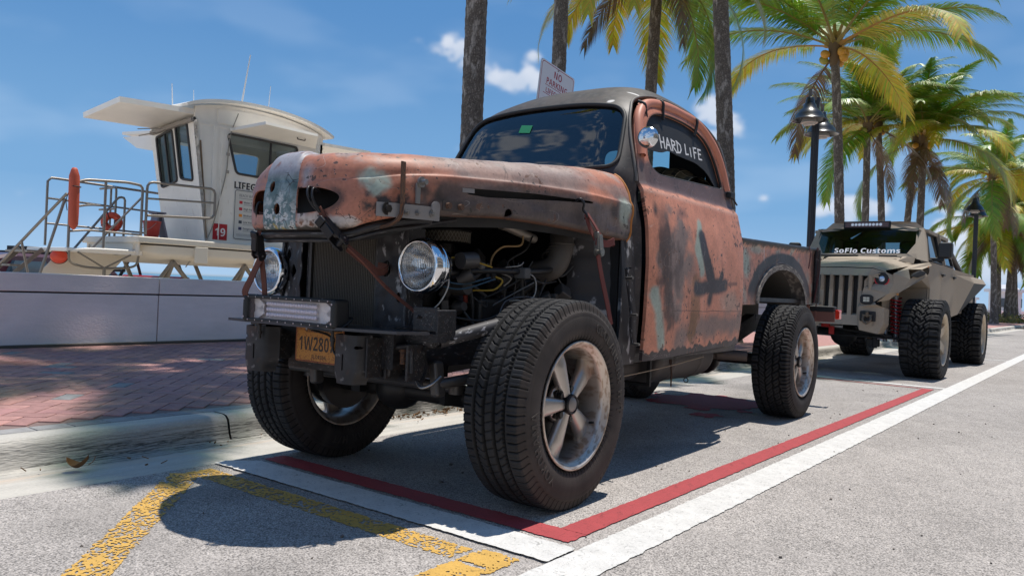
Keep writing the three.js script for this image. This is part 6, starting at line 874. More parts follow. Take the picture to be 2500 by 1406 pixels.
// ---- engine bay
{
  const en = sub('engine', pickup, 'dark engine with round air filter and loose wiring');
  mesh('engine_block', [rbox(0.42, 0.34, 0.62, 0.03, 0.0, 0.72, -0.12), rbox(0.16, 0.10, 0.56, 0.03, 0.17, 0.88, -0.12, 0, 0, -0.6), rbox(0.16, 0.10, 0.56, 0.03, -0.17, 0.88, -0.12, 0, 0, 0.6), rbox(0.3, 0.08, 0.3, 0.03, 0, 0.93, -0.08)], greasy, en);
  mesh('exhaust_header', [0, 1, 2, 3].map((i) => tube([[0.22, 0.80, 0.12 - i * 0.14], [0.30, 0.80, 0.12 - i * 0.14], [0.32, 0.70, 0.08 - i * 0.13], [0.29, 0.60, -0.06 - i * 0.10]], 0.022, 20, 8)), M([0.055, 0.055, 0.075], { roughness: 0.45, metalness: 0.5 }), en);
  const ac = [0.06, 1.045, -0.05]; mesh('air_filter', [lathe([[0, -0.03], [0.10, -0.03], [0.118, -0.022]], 40).translate(...ac), lathe([[0.120, 0.022], [0.126, 0.026], [0.122, 0.032], [0.03, 0.036], [0, 0.036]], 40).translate(...ac), cyl(0.05, 0.05, 0.08, 20, ac[0], ac[1] - 0.07, ac[2])], greasy, en);
  mesh('filter_mesh', [...Array(46)].flatMap((_, i) => [-1, 1].map((s) => { const a = i / 46 * 2 * PI, b = a + s * 0.22; return rod([ac[0] + Math.cos(a) * 0.119, ac[1] - 0.023, ac[2] + Math.sin(a) * 0.119], [ac[0] + Math.cos(b) * 0.119, ac[1] + 0.024, ac[2] + Math.sin(b) * 0.119], 0.0017, 0.0017, 4); })), M([0.42, 0.38, 0.32], { metalness: 0.7, roughness: 0.4 }), en).userData.kind = 'stuff';
  mesh('filter_element', cyl(0.112, 0.112, 0.048, 40, ...ac), M([0.20, 0.17, 0.13], { roughness: 0.9 }), en);
  mesh('master_cylinder', [rod([0.405, 1.093, -0.02], [0.40, 1.052, -0.26], 0.020), rod([0.405, 1.095, -0.012], [0.405, 1.093, -0.03], 0.024), rbox(0.04, 0.03, 0.08, 0.008, 0.40, 1.10, -0.14)], M([0.30, 0.26, 0.215], { metalness: 0.5, roughness: 0.45 }), en);
  mesh('air_hose', [tube([[0.44, 1.08, -0.42], [0.47, 1.02, -0.38], [0.45, 0.94, -0.36], [0.36, 0.90, -0.34]], 0.052, 40, 16), ...[0, 1, 2, 3].map((i) => new THREE.TorusGeometry(0.053, 0.004, 6, 24).rotateX(PI / 2 - i * 0.25).translate(0.468 - i * i * 0.004, 1.04 - i * 0.025, -0.385 + i * 0.004))], M([0.10, 0.085, 0.072], { roughness: 0.6 }), en);
  mesh('distributor', [cyl(0.04, 0.05, 0.07, 18, 0.28, 0.86, 0.14), cyl(0.055, 0.045, 0.10, 18, 0.22, 0.80, 0.24), ball(0.035, 0.26, 0.93, 0.16)], darkBlack, en); meshes('junction_block', [rbox(0.06, 0.045, 0.04, 0.006, 0.50, 0.895, -0.04), rbox(0.07, 0.03, 0.03, 0.008, 0.42, 0.915, 0.16)], M([0.10, 0.095, 0.09], { roughness: 0.6 }), en);
  const wire = (pts, r, m) => mesh('wire', tube(pts, r, 40, 6), m, en), Y = M([0.36, 0.22, 0.015], { roughness: 0.5 }), K = M([0.022, 0.021, 0.021], { roughness: 0.45 }), Wt = M([0.40, 0.37, 0.33]), B = M([0.03, 0.08, 0.13]), Br = M([0.35, 0.22, 0.10]), Rd = M([0.18, 0.025, 0.015]);
  wire([[0.36, 0.935, 0.30], [0.40, 0.94, 0.27], [0.46, 0.925, 0.20], [0.49, 0.91, 0.15]], 0.0035, Y); wire([[0.47, 0.875, 0.10], [0.49, 0.86, 0.08], [0.47, 0.825, 0.10], [0.40, 0.815, 0.16], [0.385, 0.80, 0.18]], 0.004, Y); wire([[0.385, 0.80, 0.18], [0.38, 0.77, 0.17]], 0.010, Rd);
  wire([[0.46, 0.90, 0.38], [0.50, 0.83, 0.42], [0.49, 0.77, 0.45], [0.47, 0.74, 0.47]], 0.0028, Wt); wire([[0.41, 1.075, -0.16], [0.42, 1.02, -0.14], [0.39, 1.0, -0.04], [0.375, 0.96, 0.0], [0.37, 0.90, 0.01]], 0.0045, Br); wire([[0.42, 1.06, -0.22], [0.43, 1.0, -0.16], [0.41, 0.94, -0.06], [0.42, 0.90, -0.05]], 0.004, K);
  wire([[0.36, 0.875, 0.30], [0.44, 0.895, 0.16], [0.49, 0.90, 0.0], [0.48, 0.91, -0.2], [0.44, 0.93, -0.4]], 0.012, K); wire([[0.40, 0.90, 0.2], [0.47, 0.905, 0.06], [0.50, 0.90, -0.04]], 0.007, M([0.15, 0.06, 0.05])); wire([[0.36, 0.86, 0.34], [0.42, 0.84, 0.26], [0.46, 0.87, 0.12]], 0.0035, B); wire([[0.36, 0.835, 0.34], [0.42, 0.82, 0.26], [0.47, 0.865, 0.10]], 0.0032, B);
  wire([[0.50, 0.885, -0.06], [0.52, 0.86, -0.16], [0.50, 0.87, -0.3]], 0.0035, K); wire([[0.47, 0.90, 0.05], [0.52, 0.88, -0.1], [0.52, 0.80, -0.1], [0.47, 0.78, 0.0]], 0.003, Wt); wire([[0.30, 0.74, 0.20], [0.42, 0.80, 0.06], [0.50, 0.88, -0.06]], 0.004, K); wire([[0.33, 0.66, 0.14], [0.42, 0.76, 0.04], [0.52, 0.86, -0.1]], 0.0035, M([0.12, 0.12, 0.12])); wire([[0.28, 0.66, 0.3], [0.40, 0.67, 0.2], [0.46, 0.70, 0.08], [0.47, 0.78, 0.02], [0.52, 0.79, -0.14], [0.50, 0.72, -0.22]], 0.003, M([0.12, 0.12, 0.13])); wire([[0.40, 0.86, 0.18], [0.41, 0.76, 0.16], [0.40, 0.66, 0.15]], 0.006, K); wire([[0.44, 0.90, 0.08], [0.46, 0.87, -0.02], [0.44, 0.84, 0.0]], 0.0028, Wt); wire([[0.46, 0.915, 0.02], [0.50, 0.925, -0.02], [0.49, 0.94, -0.06]], 0.0025, Wt);
  { const R = rng(55); for (let i = 0; i < 26; i++) { const a = [0.26 + R() * 0.24, 0.66 + R() * 0.32, 0.32 - R() * 0.75], b = [0.26 + R() * 0.27, 0.62 + R() * 0.34, a[2] - 0.1 - R() * 0.25], m = [(a[0] + b[0]) / 2 + 0.06 * R(), Math.min(a[1], b[1]) - R() * 0.08, (a[2] + b[2]) / 2], k = 0.03 + R() * R() * 0.16; wire([a, m, b], 0.0025 + R() * R() * 0.009, M([k, k * 0.95, k * 0.92], { roughness: 0.5 })); } const bits = []; for (let i = 0; i < 34; i++) bits.push((i % 3 ? rbox(0.02 + R() * 0.06, 0.02 + R() * 0.05, 0.03 + R() * 0.07, 0.006, 0.25 + R() * 0.22, 0.62 + R() * 0.34, 0.30 - R() * 0.8, R(), R(), R()) : cyl(0.014 + R() * 0.02, 0.014 + R() * 0.02, 0.03 + R() * 0.07, 12, 0.25 + R() * 0.22, 0.62 + R() * 0.34, 0.30 - R() * 0.8, R() * 2, R(), R() * 2))); mesh('engine_fittings', bits, M([0.085, 0.08, 0.078], { roughness: 0.45, metalness: 0.4 }), en).userData.kind = 'stuff'; }
  meshes('coolant_hose', [tube([[0.10, 0.96, 0.40], [0.10, 0.95, 0.28], [0.05, 0.92, 0.2]], 0.028, 20, 10), tube([[0.40, 0.70, 0.30], [0.30, 0.70, 0.20], [0.24, 0.64, 0.0]], 0.03, 20, 10)], darkBlack, en); mesh('inner_apron', [box(0.01, 0.45, 1.0, -0.42, 0.84, -0.1)], darkBlack, en); mesh('steering_box', [rbox(0.12, 0.14, 0.2, 0.02, 0.36, 0.72, 0.02), rod([0.38, 0.76, -0.08], [0.40, 1.0, -0.60], 0.018)], greasy, en);
}
for (const [x, z, g, l] of [[0.69, 0, frontTyre, 'front wheel on the road side with five tapered spokes'], [-0.575, 0, frontTyre, 'front wheel on the kerb side'], [0.64, -3.2, rearTyre, 'rear wheel on the road side with a coarse all-terrain tyre'], [-0.585, -3.2, rearTyre, 'rear wheel on the kerb side']]) truckWheel(pickup, x, z, g, l);

// ---- ratchet straps holding the hood down (things of their own)
const strapMat = M([1, 1, 1], { roughness: 0.9, map: tex(128, 256, (u, v) => mixc([0.085, 0.035, 0.026], [0.20, 0.06, 0.04], smooth(-0.2, 0.5, tile(u, v, 5, 3, 4)))) }), ratchetMat = M([0.022, 0.022, 0.025], { roughness: 0.4, metalness: 0.5 });
function strapThing(label, build) { const t = thing('ratchet_strap', label, 'ratchet strap', [0.24, 0, 0], 0.026, 'straps tying down the hood'); build(t); return t; }
function ratchet(t, a, b, w, m = ratchetMat) { // body from a to b
  const A = V(...a), B = V(...b), d = B.clone().sub(A), L = d.length(), z = V(0, 0, 1), s = d.clone().cross(z).normalize(), u = s.clone().cross(d).normalize(), Mx = new THREE.Matrix4().makeBasis(s, d.normalize(), u).setPosition(A.clone().add(B).multiplyScalar(0.5));
  const g = []; for (const k of [-1, 1]) g.push(plate(roundPoly([[-L * 0.5, -0.014], [L * 0.3, -0.016], [L * 0.52, -0.006], [L * 0.52, 0.012], [L * 0.2, 0.018], [-L * 0.5, 0.012]], 0.008), 0.004).rotateZ(PI / 2).rotateY(PI / 2).translate(k * w / 2, 0, 0));
  g.push(cyl(0.010, 0.010, w * 1.15, 16, 0, L * 0.32, 0, 0, 0, PI / 2), cyl(0.017, 0.017, 0.006, 16, w * 0.6, L * 0.32, 0, 0, 0, PI / 2), cyl(0.017, 0.017, 0.006, 16, -w * 0.6, L * 0.32, 0, 0, 0, PI / 2), cyl(0.006, 0.006, w, 10, 0, -L * 0.42, 0, 0, 0, PI / 2), rbox(w * 0.9, 0.05, 0.008, 0.003, 0, -L * 0.15, 0.016, 0.15), rbox(w * 1.1, 0.028, 0.014, 0.006, 0, -L * 0.5, 0.012));
  const r = mesh('ratchet', merge(g).applyMatrix4(Mx), m, t); mesh('pin', cyl(0.004, 0.004, w * 1.5, 8, 0, L * 0.32, 0, 0, 0, PI / 2).applyMatrix4(Mx), bolt, r);
}
strapThing('ratchet strap hooked in the nostril and running across the radiator', (t) => {
  mesh('hook', [tube([[0.215, 1.135, 0.80], [0.222, 1.145, 0.842], [0.232, 1.12, 0.855], [0.245, 1.085, 0.845], [0.262, 1.06, 0.825]], 0.0045, 24, 8), tube([[0.235, 1.13, 0.80], [0.242, 1.14, 0.838], [0.250, 1.115, 0.850], [0.258, 1.085, 0.842], [0.268, 1.06, 0.825]], 0.0045, 24, 8)], ratchetMat, t);
  meshes('webbing', [ribbon([[0.262, 1.075, 0.83], [0.285, 1.025, 0.808]], 0.028, 0.004, [1, 0.3, 0.2]), ribbon([[0.345, 0.945, 0.765], [0.352, 0.90, 0.70], [0.36, 0.82, 0.60], [0.375, 0.765, 0.52], [0.40, 0.73, 0.48]], 0.008, 0.010, [1, 0.4, 0]), ribbon([[0.335, 0.945, 0.76], [0.318, 0.90, 0.66], [0.312, 0.868, 0.585], [0.29, 0.885, 0.52], [0.22, 0.895, 0.50]], 0.026, 0.003, [0.1, 1, 0])], strapMat, t);
  ratchet(t, [0.275, 1.03, 0.822], [0.345, 0.945, 0.782], 0.036);
});
strapThing('ratchet strap hanging from the far nostril in front of the black-shelled headlight', (t) => {
  mesh('hook', [tube([[-0.09, 1.10, 0.765], [-0.095, 1.105, 0.805], [-0.10, 1.08, 0.812], [-0.105, 1.03, 0.80]], 0.0045, 24, 8)], ratchetMat, t);
  meshes('webbing', [ribbon([[-0.095, 1.07, 0.795], [-0.115, 1.00, 0.785], [-0.130, 0.98, 0.785]], 0.020, 0.004, [1, 0, 0]), ribbon([[-0.158, 0.90, 0.745], [-0.205, 0.83, 0.745], [-0.255, 0.765, 0.735], [-0.25, 0.748, 0.72]], 0.030, 0.0035, [1, 0.2, 0]), ribbon([[-0.156, 0.90, 0.74], [-0.165, 0.83, 0.72], [-0.172, 0.755, 0.705]], 0.028, 0.0035, [1, 0, 0])], strapMat, t);
  ratchet(t, [-0.128, 0.99, 0.785], [-0.150, 0.90, 0.755], 0.034);
});
strapThing('ratchet strap tying the rear corner of the hood, red webbing down behind the front wheel', (t) => {
  mesh('hook', tube([[0.618, 1.20, -0.22], [0.655, 1.215, -0.215], [0.668, 1.195, -0.225], [0.660, 1.172, -0.235], [0.672, 1.150, -0.245], [0.662, 1.135, -0.25]], 0.0055, 30, 8), ratchetMat, t);
  meshes('webbing', [ribbon([[0.668, 1.155, -0.245], [0.672, 1.10, -0.275], [0.680, 1.055, -0.31]], 0.024, 0.004, [0, 0, 1]), ribbon([[0.672, 1.155, -0.255], [0.69, 1.10, -0.30], [0.70, 1.06, -0.33]], 0.022, 0.004, [0, 0.3, 1]), ribbon([[0.682, 0.99, -0.335], [0.682, 0.90, -0.375], [0.680, 0.78, -0.44], [0.678, 0.69, -0.485]], 0.030, 0.004, [0, 0.2, 1]), ribbon([[0.69, 1.045, -0.30], [0.70, 1.04, -0.38], [0.70, 1.055, -0.44], [0.685, 1.045, -0.45]], 0.03, 0.004, [0, 1, 0])], M([0.14, 0.035, 0.03], { roughness: 0.9 }), t);
  ratchet(t, [0.69, 1.075, -0.315], [0.69, 0.985, -0.335], 0.024, M([0.22, 0.21, 0.19], { metalness: 0.7, roughness: 0.45 }));
});
// ------------------------------------------------------------------ tan angular off-road truck parked behind
{
  const J = thing('off_road_truck', 'tan off-road truck with angular fenders and huge mud tyres behind the pickup', 'off-road truck', [0.14, 0, -7.75]);
  const tan = M([1, 1, 1], { map: tex(256, 256, (u, v) => { const k = 1 + n3b(u * 120, v * 120, 1) * 0.16 + tile(u, v, 40, 3, 2) * 0.14; return [0.36 * k, 0.295 * k, 0.225 * k]; }), roughness: 0.8, bumpMap: tex(256, 256, (u, v) => 0.5 + tile(u, v, 60, 3, 3) * 0.5, { data: true }), bumpScale: 0.003 });
  // facets: flat polygons from a vertex list, uv by the dominant plane
  const facets = (faces, mirror) => {
    const P = [], U = [];
    for (const f of faces) { for (let i = 1; i < f.length - 1; i++) for (const q of [f[0], f[i], f[i + 1]]) P.push(mirror ? -q[0] : q[0], q[1], q[2]); }
    const g = new THREE.BufferGeometry(); g.setAttribute('position', new THREE.Float32BufferAttribute(P, 3)); g.computeVertexNormals(); const n = g.attributes.normal;
    for (let i = 0; i < P.length / 3; i++) { const ax = Math.abs(n.getX(i)), ay = Math.abs(n.getY(i)), az = Math.abs(n.getZ(i)), x = P[i * 3], y = P[i * 3 + 1], z = P[i * 3 + 2]; U.push(...(ax > ay && ax > az ? [z * 3, y * 3] : ay > az ? [x * 3, z * 3] : [x * 3, y * 3])); }
    g.setAttribute('uv', new THREE.Float32BufferAttribute(U, 2)); return g;
  };
  const both = (f) => [facets(f), facets(f, true)];
  const prism = (outer, inner) => { const F = [outer, inner.slice().reverse()]; for (let i = 0; i < outer.length; i++) { const j = (i + 1) % outer.length; F.push([outer[i], inner[i], inner[j], outer[j]]); } return F; };
  const shift = (p, dx, dy, dz) => p.map(([x, y, z]) => [x + dx, y + dy, z + dz]);
  // tub, hood, windscreen frame, roof
  mesh('body', [...both([[[0.73, 0.70, -0.30], [0.73, 0.70, -2.20], [0.74, 1.06, -2.20], [0.74, 1.06, -0.30]], [[0.735, 0.62, -0.45], [0.735, 0.62, -2.15], [0.73, 0.70, -2.2], [0.73, 0.70, -0.3]], [[0.73, 1.06, -2.20], [0.73, 0.75, -2.20], [0.73, 0.75, -4.25], [0.73, 1.36, -4.25], [0.73, 1.37, -2.20]], [[0.42, 0.70, -0.25], [0.73, 0.70, -0.30], [0.73, 1.30, -0.30], [0.42, 1.30, -0.20]], [[0.42, 0.72, 0.55], [0.42, 0.72, -0.25], [0.42, 1.2, -0.25], [0.42, 1.2, 0.55]]]), facets([[[-0.73, 1.37, -4.25], [0.73, 1.37, -4.25], [0.73, 0.7, -4.25], [-0.73, 0.7, -4.25]], [[-0.73, 0.64, -0.3], [0.73, 0.64, -0.3], [0.73, 0.64, -4.2], [-0.73, 0.64, -4.2]], [[-0.73, 1.37, -2.20], [0.73, 1.37, -2.20], [0.73, 0.7, -2.20], [-0.73, 0.7, -2.20]]])], tan, J);
  const hoodPts = (k) => [[0, 1.285, 0.66], [0.36, 1.272, 0.63], [0.44, 1.235, 0.60], [0.56, 1.345, -0.26], [0.45, 1.425, -0.30], [0, 1.435, -0.30]];
  mesh('hood', [...both([[[0, 1.29, 0.62], [0.32, 1.283, 0.60], [0.42, 1.42, -0.28], [0, 1.43, -0.28]], [[0.32, 1.283, 0.60], [0.45, 1.225, 0.56], [0.60, 1.33, -0.28], [0.42, 1.42, -0.28]], [[0, 1.255, 0.655], [0.33, 1.248, 0.635], [0.32, 1.283, 0.60], [0, 1.29, 0.62]], [[0.33, 1.248, 0.635], [0.46, 1.205, 0.575], [0.45, 1.225, 0.56], [0.32, 1.283, 0.60]]]), ...both([[[0.44, 1.375, -0.10], [0.52, 1.425, -0.20], [0.60, 1.425, -0.27], [0.59, 1.34, -0.22]], [[0.44, 1.375, -0.10], [0.46, 1.43, -0.26], [0.52, 1.425, -0.20]]])], tan, J);
  mesh('hood_vent', [box(0.44, 0.02, 0.05, -0.22, 1.425, -0.02, 0.15), box(0.2, 0.015, 0.04, 0.32, 1.43, -0.13, 0.1)], darkBlack, J);
  // grille with upright fins
  const gr = sub('grille', J, 'grille of upright pointed slats');
  mesh('surround', [...both([[[0.0, 1.245, 0.655], [0.33, 1.240, 0.635], [0.28, 1.155, 0.70], [0.0, 1.155, 0.71]], [[0.33, 1.240, 0.635], [0.47, 1.20, 0.575], [0.45, 1.12, 0.60], [0.28, 1.155, 0.70]]]), facets([[[-0.40, 0.70, 0.70], [0.40, 0.70, 0.70], [0.38, 0.585, 0.72], [-0.38, 0.585, 0.72]], [[-0.40, 0.72, 0.64], [0.40, 0.72, 0.64], [0.40, 0.70, 0.70], [-0.40, 0.70, 0.70]]])], tan, gr);
  mesh('grille_backing', box(0.80, 0.50, 0.02, 0, 0.92, 0.60), darkBlack, gr);
  for (let i = -3; i <= 3; i++) { const x = i * 0.105; mesh('slat', facets([[[x - 0.022, 1.15, 0.68], [x, 1.17, 0.735], [x, 1.03, 0.725], [x - 0.022, 0.98, 0.69]], [[x + 0.022, 1.15, 0.68], [x, 1.17, 0.735], [x, 1.03, 0.725], [x + 0.022, 0.98, 0.69]], [[x - 0.022, 0.98, 0.69], [x, 1.03, 0.725], [x + 0.022, 0.98, 0.69], [x + 0.022, 0.70, 0.70], [x - 0.022, 0.70, 0.70]], [[x - 0.022, 1.15, 0.68], [x - 0.022, 0.70, 0.70], [x - 0.022, 0.70, 0.62], [x - 0.022, 1.15, 0.62]], [[x + 0.022, 1.15, 0.68], [x + 0.022, 0.70, 0.70], [x + 0.022, 0.70, 0.62], [x + 0.022, 1.15, 0.62]]]), tan, gr); }
  // headlight pods, fog lights, bumper wings
  for (const s of [1, -1]) {
    const F = (f) => facets(f, s < 0);
    mesh('headlight_surround', F([[[0.26, 1.10, 0.70], [0.30, 1.155, 0.685], [0.455, 1.205, 0.60], [0.37, 1.185, 0.60]], [[0.26, 1.02, 0.71], [0.36, 1.10, 0.62], [0.37, 1.185, 0.60], [0.26, 1.10, 0.70]], [[0.26, 1.02, 0.71], [0.41, 0.985, 0.69], [0.47, 1.06, 0.62], [0.36, 1.07, 0.62]], [[0.455, 1.205, 0.60], [0.53, 1.17, 0.55], [0.54, 1.07, 0.58], [0.49, 1.10, 0.60]], [[0.49, 1.10, 0.60], [0.54, 1.07, 0.58], [0.51, 0.96, 0.66], [0.41, 0.985, 0.69], [0.47, 1.06, 0.62]], [[0.26, 1.02, 0.71], [0.41, 0.985, 0.69], [0.51, 0.96, 0.66], [0.38, 0.865, 0.71], [0.24, 0.80, 0.73], [0.235, 0.93, 0.73]]]), tan, J);
    const h = sub('headlight', J); mesh('bucket', [cyl(0.075, 0.06, 0.05, 28, s * 0.425, 1.125, 0.60, PI / 2)], darkBlack, h); mesh('lens', ball(0.035, s * 0.425, 1.125, 0.62, 1, 1, 0.5), M([0.5, 0.6, 0.75], { roughness: 0.05, metalness: 0.6, clearcoat: 1 }), h); mesh('trim_ring', new THREE.TorusGeometry(0.075, 0.007, 8, 36, PI).rotateZ(PI).translate(s * 0.425, 1.125, 0.622), M([0.55, 0.02, 0.03], { roughness: 0.4 }), h);
    const f = sub('fog_light', J); mesh('housing', plate(roundPoly([[-0.065, -0.03], [-0.04, -0.05], [0.04, -0.05], [0.065, -0.03], [0.065, 0.03], [0.04, 0.05], [-0.04, 0.05], [-0.065, 0.03]], 0.012), 0.03, 0.004).translate(s * 0.30, 0.885, 0.735), darkBlack, f); mesh('lens', [-1, 1].flatMap((a) => [-1, 1].map((b) => box(0.030, 0.024, 0.01, s * 0.30 + a * 0.017, 0.885 + b * 0.014, 0.752))), M([0.75, 0.73, 0.62], { roughness: 0.15, metalness: 0.3 }), f);
    mesh('bumper_wing', F([[[0.22, 0.80, 0.76], [0.40, 0.83, 0.74], [0.47, 0.80, 0.66], [0.47, 0.62, 0.66], [0.42, 0.50, 0.70], [0.24, 0.535, 0.77]].slice(0, 6), [[0.47, 0.80, 0.66], [0.49, 0.78, 0.5], [0.49, 0.60, 0.5], [0.47, 0.62, 0.66]], [[0.42, 0.50, 0.70], [0.47, 0.62, 0.66], [0.49, 0.60, 0.5], [0.44, 0.5, 0.5]], [[0.22, 0.80, 0.76], [0.40, 0.83, 0.74], [0.38, 0.86, 0.70], [0.22, 0.83, 0.71]], [[0.22, 0.80, 0.76], [0.24, 0.535, 0.77], [0.20, 0.60, 0.70], [0.20, 0.82, 0.70]]]), tan, J);
    const k = sub('tow_shackle', J); mesh('mount_plate', rbox(0.17, 0.115, 0.02, 0.01, s * 0.325, 0.695, 0.765), darkBlack, k); mesh('shackle', [tube([[s * 0.325 - 0.035, 0.70, 0.79], [s * 0.325 - 0.04, 0.65, 0.81], [s * 0.325, 0.615, 0.815], [s * 0.325 + 0.04, 0.65, 0.81], [s * 0.325 + 0.035, 0.70, 0.79]], 0.013, 30, 8), rod([s * 0.325 - 0.05, 0.705, 0.79], [s * 0.325 + 0.05, 0.705, 0.79], 0.013), rbox(0.03, 0.06, 0.04, 0.006, s * 0.325, 0.715, 0.785)], M([0.16, 0.12, 0.085], { metalness: 0.7, roughness: 0.4 }), k);
    // front fender: angular blade sweeping back and out to the windscreen pillar
    mesh('front_fender', [F([[[0.53, 1.19, 0.56], [0.62, 1.255, 0.22], [0.745, 1.365, -0.30], [0.58, 1.345, -0.30]], [[0.62, 1.255, 0.22], [0.73, 1.265, 0.04], [0.775, 1.33, -0.32], [0.745, 1.365, -0.30]], [[0.53, 1.19, 0.56], [0.54, 1.07, 0.58], [0.66, 1.14, 0.30], [0.62, 1.255, 0.22]], [[0.54, 1.07, 0.58], [0.51, 0.96, 0.66], [0.60, 0.985, 0.50], [0.66, 1.14, 0.30]], [[0.60, 0.985, 0.50], [0.74, 1.14, 0.12], [0.78, 1.20, -0.05], [0.73, 1.265, 0.04], [0.66, 1.14, 0.30]], [[0.51, 0.96, 0.66], [0.40, 0.86, 0.70], [0.50, 0.885, 0.60], [0.60, 0.985, 0.50]], [[0.78, 1.20, -0.05], [0.775, 1.33, -0.32], [0.757, 1.05, -0.36], [0.76, 1.10, -0.2]], [[0.60, 0.985, 0.50], [0.74, 1.14, 0.12], [0.48, 1.12, 0.1], [0.45, 0.92, 0.45]], [[0.40, 0.86, 0.70], [0.50, 0.885, 0.60], [0.60, 0.985, 0.50], [0.45, 0.92, 0.45]], [[0.74, 1.14, 0.12], [0.78, 1.20, -0.05], [0.757, 1.05, -0.36], [0.46, 1.02, -0.25], [0.48, 1.12, 0.1]], [[0.757, 1.05, -0.36], [0.75, 0.66, -0.36], [0.46, 0.66, -0.25], [0.46, 1.02, -0.25]]])], tan, J);
    mesh('fender_vent', F(prism([[0.665, 1.17, 0.285], [0.672, 1.205, 0.225], [0.722, 1.248, 0.085], [0.765, 1.232, -0.005], [0.755, 1.20, 0.04], [0.71, 1.165, 0.165]].map(([x, y, z]) => [x + 0.006, y, z + 0.006]), [[0.665, 1.17, 0.285], [0.672, 1.205, 0.225], [0.722, 1.248, 0.085], [0.765, 1.232, -0.005], [0.755, 1.20, 0.04], [0.71, 1.165, 0.165]].map(([x, y, z]) => [x - 0.02, y, z - 0.02]))), darkBlack, J);
    mesh('marker_light', [cyl(0.013, 0.013, 0.012, 14, s * 0.585, 0.955, 0.56, PI / 2, 0, 0), cyl(0.013, 0.013, 0.012, 14, s * 0.764, 1.30, -0.16, 0, 0, PI / 2)], M([0.5, 0.2, 0.05], { roughness: 0.3 }), J);
    // doors
    for (const [i, z0, z1] of [[0, -0.34, -1.245], [1, -1.26, -2.14]]) {
      const d = sub('door', J); mesh('door_skin', [F(prism([[0.748, 0.70, z0 - (i ? 0 : 0.05)], [0.748, 0.70, z1 + (i ? 0.16 : 0)], [0.757, 1.0, z1], [0.748, 1.37, z1], [0.742, 1.375, z0]].map((p) => p), [[0.73, 0.70, z0 - (i ? 0 : 0.05)], [0.73, 0.70, z1 + (i ? 0.16 : 0)], [0.735, 1.0, z1], [0.725, 1.37, z1], [0.72, 1.375, z0]]))], tan, d);
      mesh('handle', [rbox(0.03, 0.028, 0.15, 0.01, s * 0.778, 1.245, z1 + 0.12), rbox(0.012, 0.045, 0.05, 0.01, s * 0.765, 1.24, z1 + 0.07)], darkBlack, d); mesh('hinge', rbox(0.02, 0.09, 0.05, 0.006, s * 0.758, 0.83, z0 - 0.02), M([0.10, 0.085, 0.07]), d);
      const w0 = i ? z0 - 0.06 : z0 - 0.02, w1 = z1 + 0.05; mesh('side_window', [facets([[[0.732, 1.385, w0], [0.732, 1.385, w1], [0.645, 1.745, w1 + (i ? 0.10 : 0)], [0.645, 1.745, w0 - (i ? 0 : 0.22)]]], s < 0)], M([0.16, 0.22, 0.24], { transmission: 1, roughness: 0.02, thickness: 0 }), d);
      const wv = [[0.735, 1.385, w0], [0.735, 1.385, w1], [0.648, 1.745, w1 + (i ? 0.10 : 0)], [0.648, 1.745, w0 - (i ? 0 : 0.22)]].map(([x, y, z]) => [s * x, y, z]); mesh('window_frame', wv.map((p, k) => beam(p, wv[(k + 1) % 4], 0.016, 0.03, [s, 0.2, 0])), darkBlack, d);
    }
    mesh('pillar', [F(prism([[0.735, 1.37, -0.28], [0.735, 1.37, -0.37], [0.655, 1.76, -0.60], [0.63, 1.80, -0.52]], [[0.66, 1.37, -0.26], [0.66, 1.37, -0.37], [0.60, 1.76, -0.60], [0.57, 1.80, -0.52]])), beam([s * 0.735, 1.37, -1.25], [s * 0.65, 1.77, -1.25], 0.03, 0.09, [s, 0, 0]), F(prism([[0.74, 1.37, -2.10], [0.74, 1.37, -2.22], [0.64, 1.79, -2.12], [0.64, 1.79, -2.0]], [[0.70, 1.37, -2.10], [0.70, 1.37, -2.22], [0.60, 1.79, -2.12], [0.60, 1.79, -2.0]])), beam([s * 0.655, 1.765, -0.55], [s * 0.645, 1.765, -2.1], 0.05, 0.04)], tan, J);
    const m = sub('side_mirror', J); mesh('mirror_shell', rbox(0.15, 0.20, 0.11, 0.03, s * 0.90, 1.515, -0.42, 0, -s * 0.15, 0), M([0.02, 0.02, 0.021], { roughness: 0.5 }), m); mesh('mirror_arm', [rbox(0.16, 0.045, 0.06, 0.015, s * 0.81, 1.405, -0.40), rbox(0.06, 0.03, 0.08, 0.01, s * 0.74, 1.39, -0.38)], darkBlack, m); mesh('mirror_glass', box(0.12, 0.16, 0.005, s * 0.895, 1.515, -0.478, 0, -s * 0.15, 0), chrome, m);
    mesh('rear_fender', [F([[[0.735, 1.30, -2.32], [0.735, 0.70, -2.08], [0.79, 0.74, -2.32], [0.91, 1.20, -2.88], [0.86, 1.29, -2.80]], [[0.735, 1.30, -2.32], [0.86, 1.29, -2.80], [0.90, 1.285, -3.9], [0.735, 1.33, -4.2]], [[0.86, 1.29, -2.80], [0.91, 1.20, -2.88], [0.945, 1.21, -3.9], [0.90, 1.285, -3.9]], [[0.745, 1.20, -2.34], [0.82, 1.265, -2.64], [0.76, 1.14, -2.40]]])], tan, J);
    mesh('wheel_well', [F([[[0.79, 0.74, -2.32], [0.91, 1.20, -2.88], [0.945, 1.21, -3.9], [0.50, 1.15, -3.9], [0.50, 1.15, -2.9], [0.5, 0.70, -2.3]]]), box(0.02, 0.8, 2.0, s * 0.48, 0.95, -3.3)], darkBlack, J);
